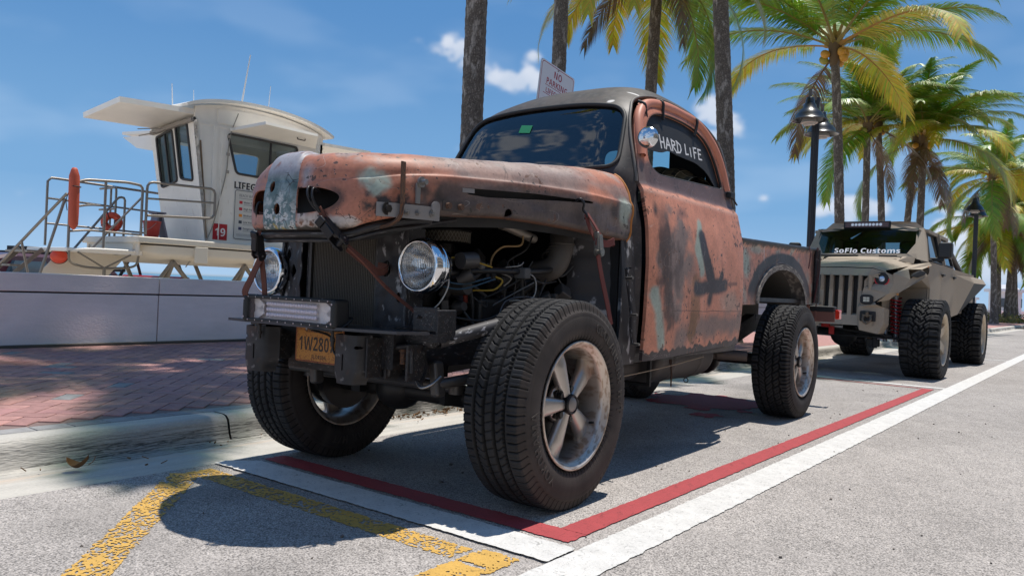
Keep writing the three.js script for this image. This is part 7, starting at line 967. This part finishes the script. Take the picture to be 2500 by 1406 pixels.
    const sp = sub('coilover', J); mesh('spring', tube([...Array(160)].map((_, i) => { const t = i / 159, a = t * 10 * 2 * PI; return [s * (0.50 - 0.03 * t) + Math.cos(a) * 0.058, 0.50 + t * 0.42, 0.12 - 0.05 * t + Math.sin(a) * 0.058]; }), 0.0105, 420, 6), M([0.42, 0.012, 0.02], { roughness: 0.35, clearcoat: 0.5 }), sp); mesh('damper', [rod([s * 0.50, 0.40, 0.12], [s * 0.46, 1.0, 0.06], 0.032), rod([s * 0.40, 0.40, 0.22], [s * 0.40, 0.95, 0.14], 0.025)], M([0.35, 0.35, 0.36], { metalness: 0.8, roughness: 0.3 }), sp);
  }
  mesh('roof', [...both([[[0, 1.905, -0.75], [0.50, 1.895, -0.72], [0.62, 1.80, -0.75], [0.62, 1.80, -2.08], [0.45, 1.885, -2.05], [0, 1.90, -2.05]], [[0.62, 1.80, -0.75], [0.66, 1.755, -0.62], [0.66, 1.755, -2.12], [0.62, 1.80, -2.08]], [[0, 1.885, -0.56], [0.16, 1.885, -0.56], [0.34, 1.895, -0.60], [0.50, 1.895, -0.72], [0, 1.905, -0.75]], [[0.16, 1.885, -0.56], [0.60, 1.775, -0.46], [0.66, 1.755, -0.62], [0.62, 1.80, -0.75], [0.50, 1.895, -0.72], [0.34, 1.895, -0.60]], [[0.16, 1.885, -0.56], [0.17, 1.795, -0.50], [0.56, 1.755, -0.47], [0.60, 1.775, -0.46]], [[0, 1.795, -0.505], [0.17, 1.795, -0.505], [0.16, 1.885, -0.56], [0, 1.885, -0.56]], [[0, 1.90, -2.05], [0.45, 1.885, -2.05], [0.66, 1.755, -2.12], [0.70, 1.37, -2.2], [0.55, 1.37, -2.2], [0.5, 1.75, -2.12], [0, 1.76, -2.12]]])], tan, J);
  mesh('windshield_frame', [...both([[[0, 1.43, -0.28], [0.62, 1.42, -0.26], [0.60, 1.465, -0.285], [0, 1.47, -0.30]], [[0.62, 1.40, -0.25], [0.735, 1.37, -0.28], [0.63, 1.80, -0.52], [0.565, 1.755, -0.475], [0.575, 1.60, -0.375], [0.50, 1.47, -0.285]]])], tan, J);
  mesh('windshield', facets([[[-0.61, 1.45, -0.295], [0.61, 1.45, -0.295], [0.585, 1.80, -0.50], [-0.585, 1.80, -0.50]]]), M([0.20, 0.28, 0.30], { transmission: 1, roughness: 0.015, thickness: 0 }), J);
  const tx = text('SoFlo Customs', 0.072, 0.002).scale(1.12, 1, 1).applyMatrix4(new THREE.Matrix4().makeRotationX(-0.53)).translate(0.03, 1.505, -0.315); mesh('windshield_lettering', tx, M([0.78, 0.79, 0.82], { roughness: 0.5 }), J, 'white SoFlo Customs lettering across the windshield');
  const lb = sub('light_bar', J); mesh('housing', rbox(0.56, 0.09, 0.05, 0.006, -0.02, 1.845, -0.50, -0.15), darkBlack, lb); mesh('lens_panel', box(0.52, 0.062, 0.006, -0.02, 1.846, -0.471, -0.15), M([0.10, 0.05, 0.05], { roughness: 0.2 }), lb); for (let i = 0; i < 9; i++) mesh('lamp', cyl(0.018, 0.014, 0.008, 12, -0.02 + (i - 4) * 0.042, 1.846, -0.466, PI / 2 - 0.15), M([0.85, 0.85, 0.85], { roughness: 0.15, metalness: 0.5 }), lb);
  mesh('roll_bar', [bentTube([[0.66, 1.36, -3.35], [0.62, 1.62, -2.62], [0.58, 1.80, -2.22], [-0.58, 1.80, -2.22], [-0.62, 1.62, -2.62], [-0.66, 1.36, -3.35]], 0.042, 0.12), bentTube([[0.66, 1.36, -2.4], [0.6, 1.78, -2.26], [-0.6, 1.78, -2.26], [-0.66, 1.36, -2.4]], 0.036, 0.1)], M([0.09, 0.085, 0.082], { roughness: 0.55 }), J);
  mesh('seat', [-0.36, 0.36].flatMap((x) => [-0.95, -1.75].flatMap((z) => [rbox(0.44, 0.62, 0.14, 0.05, x, 1.22, z - 0.1, -0.15), rbox(0.22, 0.16, 0.10, 0.04, x, 1.60, z - 0.16)])), M([0.03, 0.03, 0.03], { roughness: 0.8 }), J); mesh('dashboard', rbox(1.3, 0.2, 0.3, 0.05, 0, 1.34, -0.50), darkBlack, J); mesh('floor', [box(1.4, 0.03, 1.9, 0, 0.72, -1.2)], darkBlack, J);
  // running gear
  mesh('axle', [rod([-0.62, 0.47, 0], [0.62, 0.47, 0], 0.05), ball(0.16, -0.12, 0.46, 0)], darkBlack, J); mesh('axle', [rod([-0.62, 0.47, -3.45], [0.62, 0.47, -3.45], 0.05), ball(0.16, 0, 0.46, -3.45)], darkBlack, J); mesh('steering_rod', [rod([-0.6, 0.45, 0.30], [0.6, 0.45, 0.30], 0.016), rod([-0.5, 0.56, 0.28], [0.5, 0.47, 0.34], 0.018), cyl(0.03, 0.03, 0.12, 12, 0.30, 0.38, 0.28), rbox(0.14, 0.09, 0.08, 0.01, 0.28, 0.38, 0.26)], darkBlack, J); mesh('steering_damper', [rod([-0.4, 0.56, 0.34], [-0.05, 0.55, 0.34], 0.018)], M([0.6, 0.6, 0.6], { metalness: 0.6, roughness: 0.3 }), J); mesh('bracket', [rbox(0.10, 0.05, 0.04, 0.008, -0.24, 0.56, 0.36), rbox(0.06, 0.10, 0.04, 0.008, -0.17, 0.50, 0.36)], M([0.55, 0.02, 0.02], { roughness: 0.5 }), J, 'bright red steering brackets'); mesh('frame_rail', [beam([0.38, 0.62, 0.6], [0.38, 0.62, -4.2], 0.08, 0.14), beam([-0.38, 0.62, 0.6], [-0.38, 0.62, -4.2], 0.08, 0.14), beam([0.70, 0.6, -0.5], [0.70, 0.6, -2.1], 0.08, 0.08), rod([0.3, 0.5, -0.1], [0.42, 0.6, -1.2], 0.03)], darkBlack, J);
  const R = 0.462, tw = 0.21, rb = 0.298, g = tyreGeo(profile(0.185, tw, R, rb, 60), R, 0.185, treadMT, 720, 0.05, []), sand = M([0.56, 0.46, 0.34], { metalness: 0.25, roughness: 0.45 }), ax = (q) => q.rotateZ(-PI / 2);
  for (const [x, z] of [[0.79, 0], [-0.79, 0], [0.79, -3.45], [-0.79, -3.45]]) {
    const w = sub('wheel', J); w.position.set(x, R - 0.005, z); if (x < 0) w.rotation.y = PI; mesh('tyre', g, rubber, w);
    mesh('rim', ax(lathe([[0.285, 0.165], [0.301, 0.18], [0.307, 0.188], [0.300, 0.198], [0.282, 0.192], [0.268, 0.165], [0.256, 0.05], [0.252, -0.12], [0.293, -0.18]], 56)), sand, w);
    for (let k = 0; k < 6; k++) { const a = k * PI / 3, u = (r, o) => [0, 0, 0]; mesh('spoke', [beam([0.115, 0.04 * Math.cos(a), 0.04 * Math.sin(a)], [0.15, 0.27 * Math.cos(a), 0.27 * Math.sin(a)], 0.032, 0.10, [0, -Math.sin(a), Math.cos(a)])], sand, w); }
    mesh('hub', [cyl(0.07, 0.08, 0.06, 28, 0.115, 0, 0, 0, 0, -PI / 2)], sand, w); mesh('brake_disc', cyl(0.18, 0.18, 0.03, 36, -0.02, 0, 0, 0, 0, PI / 2), M([0.2, 0.19, 0.18], { metalness: 0.7, roughness: 0.45 }), w);
  }
}
// ------------------------------------------------------------------ lifeguard tower on the beach
{
  const T = thing('lifeguard_tower', 'white lifeguard tower with a curved roof, raised window shutters and steel railings', 'lifeguard tower');
  const wTex = tex(512, 512, (u, v) => { const k = 1 + tile(u, v, 5, 3, 5) * 0.07, s = smooth(0.42, 0.62, tile(u * 2, v * 0.6, 7, 9, 4)) * 0.25; return mixc([0.87 * k, 0.83 * k, 0.765 * k], [0.42, 0.33, 0.22], s); });
  const white = M([1, 1, 1], { map: wTex, roughness: 0.55, clearcoat: 0.15 }), cream = M([0.74, 0.67, 0.56], { roughness: 0.6 }), steel = M([0.26, 0.235, 0.21], { metalness: 0.6, roughness: 0.45 }), strut = M([0.27, 0.23, 0.18], { metalness: 0.4, roughness: 0.6 }), dk = M([0.03, 0.03, 0.032], { roughness: 0.5 });
  const uvp = (s) => (p) => [(p[0] + p[2]) * s, p[1] * s];
  const X0 = -9.38, X1 = -10.66, F0 = 1.40, EV = 3.31, za = (y) => -4.80 + 0.30 * clamp((y - F0) / 1.95), zb = (y) => -7.02 - 0.10 * clamp((y - F0) / 1.95), xs = (y) => X1 - 0.10 * clamp((y - F0) / 1.95);
  const arc = (z) => 3.36 + 0.42 * Math.sqrt(Math.max(0, 1 - ((z + 5.75) / 1.62) ** 2)) * 1.0;
  const fw = roundPoly([[-5.11, 3.25], [-6.545, 3.25], [-6.46, 2.60], [-5.30, 2.60]], 0.07), fwD = polyD(fw);
  const ew = [roundPoly([[-10.62, 3.18], [-10.10, 3.27], [-10.085, 2.42], [-10.60, 2.33]], 0.05), roundPoly([[-9.98, 3.30], [-9.62, 3.35], [-9.60, 2.40], [-9.97, 2.45]], 0.06)], ewD = ew.map((p) => polyD(p));
  // walls
  mesh('front_wall', sheet((u, v) => { const z = lerp(-4.35, -7.15, u), yt = arc(z) - 0.03, y = lerp(F0, Math.max(EV - 0.05, yt), v); const e = clamp(z, zb(y), za(y)); return [X0, y, e]; }, 110, 90, { thick: 0.05, uv: uvp(0.5), clip: [(p) => -fwD(p[2], p[1])] }), white, T);
  mesh('end_wall', sheet((u, v) => { const y = lerp(F0, 3.42, v), x = lerp(xs(y), X0 + 0.002, u); return [x, y, za(y)]; }, 60, 70, { thick: 0.05, uv: uvp(0.5), clip: [(p) => -ewD[0](p[0], p[1]), (p) => -ewD[1](p[0], p[1]), (p) => 3.27 + (p[0] - X1) * 0.12 - p[1]] }), white, T);
  mesh('rear_wall', [sheet((u, v) => { const y = lerp(F0, 3.4, v); return [xs(y), y, lerp(za(y), zb(y), u)]; }, 30, 40, { thick: 0.05, uv: uvp(0.5), clip: [(p) => -polyD(roundPoly([[-5.0, 3.2], [-6.7, 3.2], [-6.6, 2.55], [-5.1, 2.55]], 0.07))(p[2], p[1])] })], white, T); mesh('far_wall', sheet((u, v) => { const y = lerp(F0, 3.4, v); return [lerp(X0, xs(y), u), y, zb(y)]; }, 20, 20, { thick: 0.05, uv: uvp(0.5), clip: [(p) => -polyD(roundPoly([[-10.5, 3.2], [-9.6, 3.2], [-9.65, 2.5], [-10.45, 2.5]], 0.07))(p[0], p[1])] }), white, T);
  mesh('cabin_floor', box(1.3, 0.04, 2.3, -10.0, F0 - 0.01, -5.92), white, T); mesh('ceiling', box(1.26, 0.03, 2.4, -10.0, 3.34, -5.75), white, T);
  mesh('corner_trim', [box(0.02, 1.60, 0.08, X0 + 0.008, 2.55, -4.88), box(0.05, 1.93, 0.03, X0 - 0.02, 2.38, -4.86 + 0.14, 0.15), box(0.012, 1.62, 0.012, X0 + 0.035, 2.25, -4.99)], white, T); mesh('hinge_strip', [rod([X0 + 0.02, 1.42, -4.79], [X0 + 0.02, 3.05, -4.60], 0.014)], M([0.20, 0.14, 0.09], { roughness: 0.8 }), T);
  for (const [k, D] of [[0, fw], [1, ew[0]], [2, ew[1]]]) {
    const w = sub('window', T); const P = (a, b, o) => k === 0 ? [X0 + o, b, a] : [a, b, za(b) + o];
    mesh('frame', new THREE.TubeGeometry(new THREE.CatmullRomCurve3(D.map(([a, b]) => V(...P(a, b, 0.006))), true, 'centripetal'), 140, 0.022, 6, true), dk, w);
    const d = polyD(D), xs2 = D.map((q) => q[0]), ys2 = D.map((q) => q[1]), mn = (q) => Math.min(...q), mx = (q) => Math.max(...q);
    mesh('pane', sheet((u, v) => P(lerp(mn(xs2), mx(xs2), u), lerp(mn(ys2), mx(ys2), v), -0.02), 40, 30, { clip: [(p) => d(k === 0 ? p[2] : p[0], p[1])] }), M([0.26, 0.33, 0.36], { transmission: 1, roughness: 0.02, thickness: 0 }), w);
    if (k === 0) mesh('mullion', [box(0.03, 0.65, 0.03, X0 - 0.01, 2.92, -5.98)], dk, w); if (k === 1) mesh('mullion', [beam([-10.33, 2.38, za(2.38)], [-10.35, 3.22, za(3.22)], 0.025, 0.03, [0, 0, 1])], dk, w);
  }
  // curved roof with an edge, shutters standing open
  mesh('roof', [sheet((u, v) => { const z = lerp(-4.28, -7.24, u), q = lerp(-9.22, -10.85, v); return [q, (Math.abs(z + 5.75) > 1.45 ? 3.36 + 0.42 * Math.sqrt(Math.max(0, 1 - ((z + 5.75) / 1.62) ** 2)) : arc(z)) - 0.0, z]; }, 70, 6, { thick: 0.05, uv: uvp(0.4), flip: true })], white, T);
  mesh('roof_band', sheet((u, v) => { const z = lerp(-4.9, -7.0, u), y = lerp(3.40, arc(z) - 0.10, v); return [X0 + 0.02, Math.max(3.40, y), z]; }, 40, 4, { thick: 0.02, uv: uvp(0.4) }), white, T);
  const slab = (pts, t) => { const n = pts.length, F = []; const P = pts.map((p) => V(...p)), nn = P[1].clone().sub(P[0]).cross(P[2].clone().sub(P[0])).normalize().multiplyScalar(t); const Q = P.map((p) => p.clone().sub(nn)); const pos = []; const quad = (a, b, c, d) => { for (const q of [a, b, c, a, c, d]) pos.push(q.x, q.y, q.z); }; const fan = (A) => { for (let i = 1; i < n - 1; i++) for (const q of [A[0], A[i], A[i + 1]]) pos.push(q.x, q.y, q.z); }; fan(P); fan(Q.slice().reverse()); for (let i = 0; i < n; i++) { const j = (i + 1) % n; quad(P[i], Q[i], Q[j], P[j]); } const g = new THREE.BufferGeometry(); g.setAttribute('position', new THREE.Float32BufferAttribute(pos, 3)); g.setAttribute('uv', new THREE.Float32BufferAttribute(pos.flatMap((_, i) => i % 3 === 0 ? [pos[i] * 0.4, pos[i + 2] * 0.4] : []), 2)); g.computeVertexNormals(); return g; };
  mesh('shutter', [slab([[-9.40, 3.47, -4.70], [-9.40, 3.40, -3.28], [-10.72, 3.30, -3.34], [-10.72, 3.35, -4.70]], 0.085)], white, T, 'large end shutter raised flat over the railings'); mesh('shutter_beam', [beam([-9.40, 3.37, -4.47], [-10.70, 3.25, -4.47], 0.06, 0.06), rod([-10.2, 3.28, -4.4], [-10.25, 3.2, -4.0], 0.008), rod([-10.5, 3.25, -4.45], [-10.6, 3.15, -4.2], 0.008)], M([0.30, 0.27, 0.24], { roughness: 0.6 }), T);
  mesh('shutter', [slab([[-9.34, 3.34, -5.12], [-8.82, 3.47, -5.45], [-8.82, 3.46, -6.55], [-9.34, 3.34, -6.92]], 0.05)], white, T, 'window shutter raised over the front window'); mesh('shutter_handle', bentTube([[-9.0, 3.36, -6.25], [-9.0, 3.33, -6.25], [-9.0, 3.33, -6.42], [-9.0, 3.36, -6.42]], 0.01, 0.02), dk, T); mesh('shutter', [slab([[-9.45, 3.46, -7.10], [-9.45, 3.50, -8.4], [-10.7, 3.42, -8.4], [-10.7, 3.38, -7.10]], 0.06)], white, T, 'far end shutter raised flat'); mesh('shutter', [slab([[-10.76, 3.29, -4.6], [-12.0, 3.36, -4.6], [-12.0, 3.36, -6.9], [-10.76, 3.29, -6.9]], 0.05), slab([[-11.95, 3.31, -4.62], [-10.8, 3.25, -4.62], [-10.8, 2.97, -4.62], [-11.42, 3.07, -4.62]], 0.03)], white, T);
  mesh('cable', [tube([[X0 + 0.02, 3.62, -5.28], [X0 + 0.02, 3.2, -5.14], [X0 + 0.02, 2.6, -5.10], [X0 + 0.02, 2.1, -4.99], [X0 + 0.03, 1.6, -4.86], [X0 + 0.05, 1.35, -4.72], [X0 + 0.1, 1.1, -4.50], [X0 + 0.05, 0.95, -4.42]], 0.009, 70, 6), ...[3.2, 2.9, 2.6].map((y) => box(0.02, 0.05, 0.05, X0 + 0.02, y, -5.12))], M([0.35, 0.32, 0.28]), T);
  for (const [x, z, y0, y1, r, lz] of [[-10.0, -4.46, 3.46, 4.02, 0.012, 0.04], [-10.2, -4.95, 3.6, 4.05, 0.008, 0.02], [-10.0, -5.72, 3.74, 4.88, 0.018, -0.17], [-10.0, -6.30, 3.72, 4.42, 0.010, -0.05], [-9.9, -6.55, 3.7, 3.95, 0.008, 0]]) mesh('antenna', rod([x, y0, z], [x, y1, z + lz], r, r * 0.5), M([0.72, 0.72, 0.72]), T);
  // lettering, flag board and number sign
  mesh('lettering', text('LIFEGUARD', 0.115, 0.006).rotateY(PI / 2).translate(X0 + 0.001, 2.405, -5.70), M([0.03, 0.03, 0.035]), T, 'black LIFEGUARD lettering');
  const panel = (w, h, cvw, cvh, draw, y, z, name, label, r) => { const cv = document.createElement('canvas'); cv.width = cvw; cv.height = cvh; draw(cv.getContext('2d')); const t = new THREE.CanvasTexture(cv); t.colorSpace = THREE.SRGBColorSpace; const s = rrect(w, h, r), g = new THREE.ShapeGeometry(s, 6), p = g.attributes.position, uv = g.attributes.uv; for (let i = 0; i < p.count; i++) uv.setXY(i, p.getX(i) / w + 0.5, p.getY(i) / h + 0.5); const o = mesh(name, plate(s, 0.01).rotateY(PI / 2).translate(X0 + 0.008, y, z), white, T, label); mesh('sign_face', g.rotateY(PI / 2).translate(X0 + 0.0145, y, z), M([1, 1, 1], { map: t, roughness: 0.4 }), o); };
  panel(0.27, 0.27, 256, 256, (c) => { c.fillStyle = '#ad1423'; c.fillRect(0, 0, 256, 256); c.fillStyle = '#e8e4e2'; c.font = 'bold 178px sans-serif'; c.textAlign = 'center'; c.fillText('19', 132, 194); }, 1.575, -5.03, 'number_sign', 'red square sign with white 19', 0.005);
  panel(0.76, 0.86, 512, 580, (c) => { c.fillStyle = '#cfccc6'; c.fillRect(0, 0, 512, 580); c.strokeStyle = '#34343a'; c.lineWidth = 7; c.beginPath(); c.roundRect(8, 8, 496, 564, 26); c.stroke(); c.fillStyle = '#55555c'; c.font = '44px sans-serif'; c.fillText('BEACH WARNING FLAGS', 60, 80, 420); c.fillRect(60, 96, 400, 4); const rows = [['#c31f30', 'Water Closed'], ['#c31f30', 'High Hazard'], ['#e08a24', 'Medium Hazard'], ['#3a3e48', 'Low Hazard'], ['#31355a', 'Dangerous Marine Life']]; rows.forEach(([k, s], i) => { const y = 128 + i * 76; c.fillStyle = k; c.fillRect(66, y, 42, 34); c.fillStyle = '#3c3c44'; c.font = 'bold 30px sans-serif'; c.fillText(s, 124, y + 26, 360); c.fillStyle = '#77777d'; c.fillRect(124, y + 36, 190, 3); c.fillRect(124, y + 44, 150, 3); }); c.fillStyle = '#77777d'; for (const y of [512, 522, 532]) c.fillRect(40, y, 420, 3); }, 1.90, -5.66, 'flag_board', 'white beach warning flags board', 0.04);
  // deck hull, landing, legs
  mesh('deck', [sheet((u, v) => { const z = lerp(-3.52, -7.7, u), a = v * PI, e = Math.min(1, smooth(0, 0.10, u) * 0.35 + 0.65); return [-10.02 + Math.cos(a) * 0.90 * Math.pow(e, 0.5) * (Math.abs(Math.cos(a)) > 0.98 ? 1 : 1), 1.26 - Math.pow(Math.sin(a), 0.45) * 0.27 * e, z]; }, 30, 24, { uv: uvp(0.4) }), rbox(1.86, 0.10, 4.2, 0.02, -10.02, 1.335, -5.60), box(1.7, 0.2, 0.02, -10.02, 1.2, -3.56)], cream, T, 'cream fibreglass deck with a rounded underside'); meshes('leg_mount', [rbox(0.05, 0.26, 0.22, 0.01, -9.11, 1.15, -4.55), rbox(0.05, 0.26, 0.22, 0.01, -9.11, 1.15, -5.7)], cream, T);
  for (const z of [-4.15, -5.45, -6.8]) mesh('leg', [rod([-9.25, 1.03, z], [-9.35, -0.3, z - 1.25], 0.035), rod([-9.25, 1.03, z], [-9.35, -0.3, z + 0.9], 0.03), rod([-10.8, 1.03, z], [-10.2, -0.3, z - 0.3], 0.035), rod([-9.25, 1.02, z], [-9.6, -0.3, z + 0.3], 0.045)], strut, T);
  mesh('landing', [rbox(1.35, 0.055, 1.12, 0.01, -9.97, 1.12, -3.12), tube([[-9.29, 1.15, -3.66], [-9.29, 1.14, -2.9], [-9.32, 1.11, -2.58]], 0.022, 20, 8)], white, T); mesh('landing_bracket', [tube([[-9.30, 1.10, -2.60], [-9.30, 0.95, -2.62], [-9.30, 0.885, -2.78], [-9.30, 0.88, -3.3], [-9.30, 0.94, -3.58], [-9.30, 1.08, -3.62]], 0.018, 50, 8), rod([-9.3, 1.09, -2.72], [-9.3, 0.88, -3.1], 0.013), rod([-9.3, 1.09, -3.5], [-9.3, 0.88, -3.12], 0.013), rod([-9.3, 0.88, -3.11], [-9.3, -0.3, -3.11], 0.026)], strut, T);
  mesh('stair_panel', [slab([[-9.9, 1.09, -2.72], [-9.9, 1.09, -3.72], [-9.9, 0.4, -3.15], [-9.9, 0.4, -2.15]], 0.03)], cream, T, 'cream panel below the landing'); const steps = []; for (let i = 0; i < 6; i++) steps.push(box(0.8, 0.03, 0.22, -10.45, 1.08 - i * 0.22, -2.45 + i * 0.22)); for (const x of [-10.05, -10.85]) steps.push(beam([x, 1.12, -2.55], [x, -0.25, -1.2], 0.02, 0.06)); mesh('stairs', steps, steel, T);
  const rail = (name, list) => { for (const g of list) mesh(name, g, steel, T); };
  rail('railing', [
    bentTube([[-9.3, 1.15, -2.585], [-9.3, 2.06, -2.585], [-9.3, 2.15, -2.80], [-9.3, 2.19, -3.40], [-9.3, 2.17, -3.64], [-9.3, 1.15, -3.64]], 0.021, 0.07), bentTube([[-9.3, 1.72, -2.585], [-9.3, 1.79, -2.85], [-9.3, 1.80, -3.08]], 0.016, 0.1), bentTube([[-9.3, 1.38, -2.585], [-9.3, 1.42, -2.85], [-9.3, 1.41, -3.62]], 0.016, 0.1), rod([-9.3, 1.13, -3.08], [-9.3, 2.17, -3.08], 0.020),
    bentTube([[-9.28, 1.42, -3.70], [-9.28, 2.24, -3.70], [-9.28, 2.27, -4.86], [-9.28, 1.78, -4.86], [-9.28, 1.72, -3.72]], 0.021, 0.10), rod([-9.28, 1.98, -3.70], [-9.28, 2.04, -4.85], 0.016),
    bentTube([[-10.85, 1.2, -2.9], [-10.85, 2.28, -2.9], [-10.85, 2.24, -4.9]], 0.02, 0.08), rod([-10.85, 1.95, -2.9], [-10.85, 1.90, -4.9], 0.016), rod([-10.85, 1.55, -2.9], [-10.85, 1.52, -4.9], 0.016), rod([-10.85, 1.3, -3.9], [-10.85, 2.25, -3.9], 0.018),
    bentTube([[-10.0, 1.12, -2.95], [-10.0, 2.02, -3.62], [-10.0, 2.02, -3.72], [-10.0, 1.3, -3.72]], 0.019, 0.05), rod([-9.4, 1.14, -2.95], [-9.34, 2.0, -3.66], 0.017), bentTube([[-10.3, 1.4, -3.72], [-10.3, 2.2, -3.72], [-10.85, 2.2, -3.72]], 0.019, 0.06), rod([-10.3, 1.85, -3.72], [-10.85, 1.85, -3.72], 0.016)]);
  rail('stair_rail', [rod([-9.35, 1.92, -2.56], [-10.4, 0.72, -2.0], 0.021), rod([-9.4, 1.85, -2.56], [-9.6, 0.2, -2.2], 0.020), rod([-9.95, 1.22, -2.22], [-9.95, 0.4, -2.4], 0.018), rod([-10.4, 0.75, -2.0], [-10.4, 0.2, -2.0], 0.02), rod([-10.35, 0.78, -2.05], [-10.35, 0.6, -2.4], 0.014)]);
}
{ // rescue gear on the tower
  const red = M([0.50, 0.085, 0.04], { roughness: 0.6 }), t = thing('rescue_tube', 'red torpedo rescue float tied upright to the tower railing', 'rescue float', [-9.24, 1.42, -2.62]);
  mesh('float', lathe([[0.0, -0.02], [0.03, 0.0], [0.062, 0.06], [0.068, 0.2], [0.072, 0.55], [0.07, 0.75], [0.045, 0.84], [0.03, 0.87], [0, 0.875]], 20).applyMatrix4(new THREE.Matrix4().makeRotationX(0.02)), red, t); mesh('strap', [new THREE.TorusGeometry(0.074, 0.008, 6, 24).rotateX(PI / 2).translate(0, 0.60, 0), tube([[-0.02, 0.58, 0.05], [-0.03, 0.4, 0.10], [-0.01, 0.25, 0.09]], 0.006, 14, 5)], darkBlack, t);
  const b = thing('bucket', 'red plastic bucket on the lifeguard tower deck', 'bucket', [-9.75, 1.39, -4.05]); mesh('pail', lathe([[0.0, 0.005], [0.105, 0.005], [0.132, 0.25], [0.14, 0.25], [0.14, 0.28], [0.128, 0.28], [0.10, 0.015], [0, 0.015]], 28), M([0.50, 0.045, 0.03], { roughness: 0.45 }), b); mesh('handle', tube([[0.138, 0.25, 0], [0.12, 0.15, 0.10], [0, 0.12, 0.15], [-0.12, 0.15, 0.10], [-0.138, 0.25, 0]], 0.004, 24, 5), galv, b);
  const f = thing('life_ring', 'orange-red round float hung behind the stair rails of the tower', 'life ring', [-10.2, 1.62, -3.62]); mesh('ring', new THREE.TorusGeometry(0.11, 0.055, 14, 32).rotateY(0.9), M([0.62, 0.07, 0.03], { roughness: 0.5 }), f); mesh('cord', [0, 1, 2, 3].map((i) => new THREE.TorusGeometry(0.058, 0.006, 6, 16).rotateX(PI / 2).translate(0.11, 0, 0).rotateZ(i * PI / 2 + 0.4).rotateY(0.9)), darkBlack, f);
  const o = thing('float_ball', 'bright orange round float hanging at the landing corner above the wall', 'float', [-9.75, 1.02, -2.66]); mesh('float', [ball(0.12, 0, 0, 0, 1, 0.9, 1, 20)], M([0.75, 0.075, 0.035], { roughness: 0.4 }), o); mesh('strap', [new THREE.TorusGeometry(0.121, 0.008, 6, 30).scale(1, 0.9, 1).rotateY(0.9), new THREE.TorusGeometry(0.05, 0.012, 6, 20).rotateX(PI / 2).translate(0, 0.10, 0)], darkBlack, o);
  const c = thing('step_stool', 'grey folding step stool beside the bucket on the tower deck', 'step stool', [-10.15, 1.39, -4.35]); mesh('frame', [beam([0, 0, 0.12], [0, 0.44, 0.02], 0.22, 0.03, [0, 0, 1]), beam([0, 0, -0.14], [0, 0.44, -0.02], 0.22, 0.03, [0, 0, 1])], M([0.22, 0.21, 0.25], { roughness: 0.6 }), c); mesh('top_step', rbox(0.26, 0.03, 0.18, 0.01, 0, 0.45, 0), M([0.22, 0.21, 0.25]), c); mesh('step', [rbox(0.22, 0.02, 0.12, 0.005, 0, 0.2, 0.1)], M([0.2, 0.2, 0.23]), c);
}
{ // maroon car on the sand, only its roof shows over the wall
  const v = thing('parked_car', 'maroon car on the beach, its roof just showing above the wall at the left', 'car', [-15.4, -0.42, -4.9], 0.35), paint = M([0.055, 0.009, 0.022], { roughness: 0.4, clearcoat: 0.4 });
  const side = [[-2.2, 0.35], [2.3, 0.35], [2.35, 0.8], [1.4, 0.95], [-2.15, 1.0]], cabin = [[-2.1, 0.98], [1.35, 0.95], [0.75, 1.36], [0.2, 1.47], [-1.5, 1.47], [-2.0, 1.38]];
  mesh('body', [plate(side, 1.75, 0.05).rotateY(PI / 2), plate(cabin, 1.5, 0.06).rotateY(PI / 2)], paint, v); mesh('side_window', [plate([[-1.8, 1.02], [-0.9, 1.02], [-0.9, 1.38], [-1.6, 1.38]], 1.66).rotateY(PI / 2), plate([[-0.8, 1.02], [0.1, 1.02], [0.05, 1.38], [-0.8, 1.38]], 1.66).rotateY(PI / 2), plate([[0.2, 1.02], [1.0, 1.02], [0.55, 1.33], [0.2, 1.38]], 1.66).rotateY(PI / 2)], M([0.03, 0.06, 0.09], { roughness: 0.05, clearcoat: 1 }), v); for (const [x, z] of [[0.8, 1.4], [-0.8, 1.4], [0.8, -1.4], [-0.8, -1.4]]) mesh('wheel', cyl(0.34, 0.34, 0.22, 28, x, 0.34, -z, 0, 0, PI / 2), darkBlack, v); mesh('roof_rack', [box(1.3, 0.05, 0.05, 0, 1.56, 0.4), box(1.3, 0.05, 0.05, 0, 1.56, 0.9), box(0.5, 0.16, 0.9, 0.2, 1.6, 0.6)], darkBlack, v);
  const u = thing('beach_buggy', 'dark red utility buggy with a black tube frame under the tower', 'buggy', [-12.2, -0.3, -5.0], 0.3); mesh('body', [rbox(1.2, 0.45, 2.0, 0.08, 0, 0.78, 0), rbox(1.1, 0.12, 0.7, 0.05, 0, 1.02, -0.6)], M([0.32, 0.02, 0.03], { roughness: 0.4 }), u); mesh('tube_frame', [bentTube([[0.55, 0.9, 0.9], [0.5, 1.6, 0.4], [0.5, 1.6, -0.5], [0.55, 0.95, -0.8]], 0.028, 0.1), bentTube([[-0.55, 0.9, 0.9], [-0.5, 1.6, 0.4], [-0.5, 1.6, -0.5], [-0.55, 0.95, -0.8]], 0.028, 0.1), rod([-0.55, 1.15, 0.7], [0.55, 1.15, 0.7], 0.025), rod([-0.5, 1.6, 0.4], [0.5, 1.6, 0.4], 0.025)], darkBlack, u); for (const [x, z] of [[0.6, 0.75], [-0.6, 0.75], [0.6, -0.75], [-0.6, -0.75]]) mesh('wheel', cyl(0.32, 0.32, 0.24, 24, x, 0.32, z, 0, 0, PI / 2), darkBlack, u);
}
renderer.render(scene, camera);
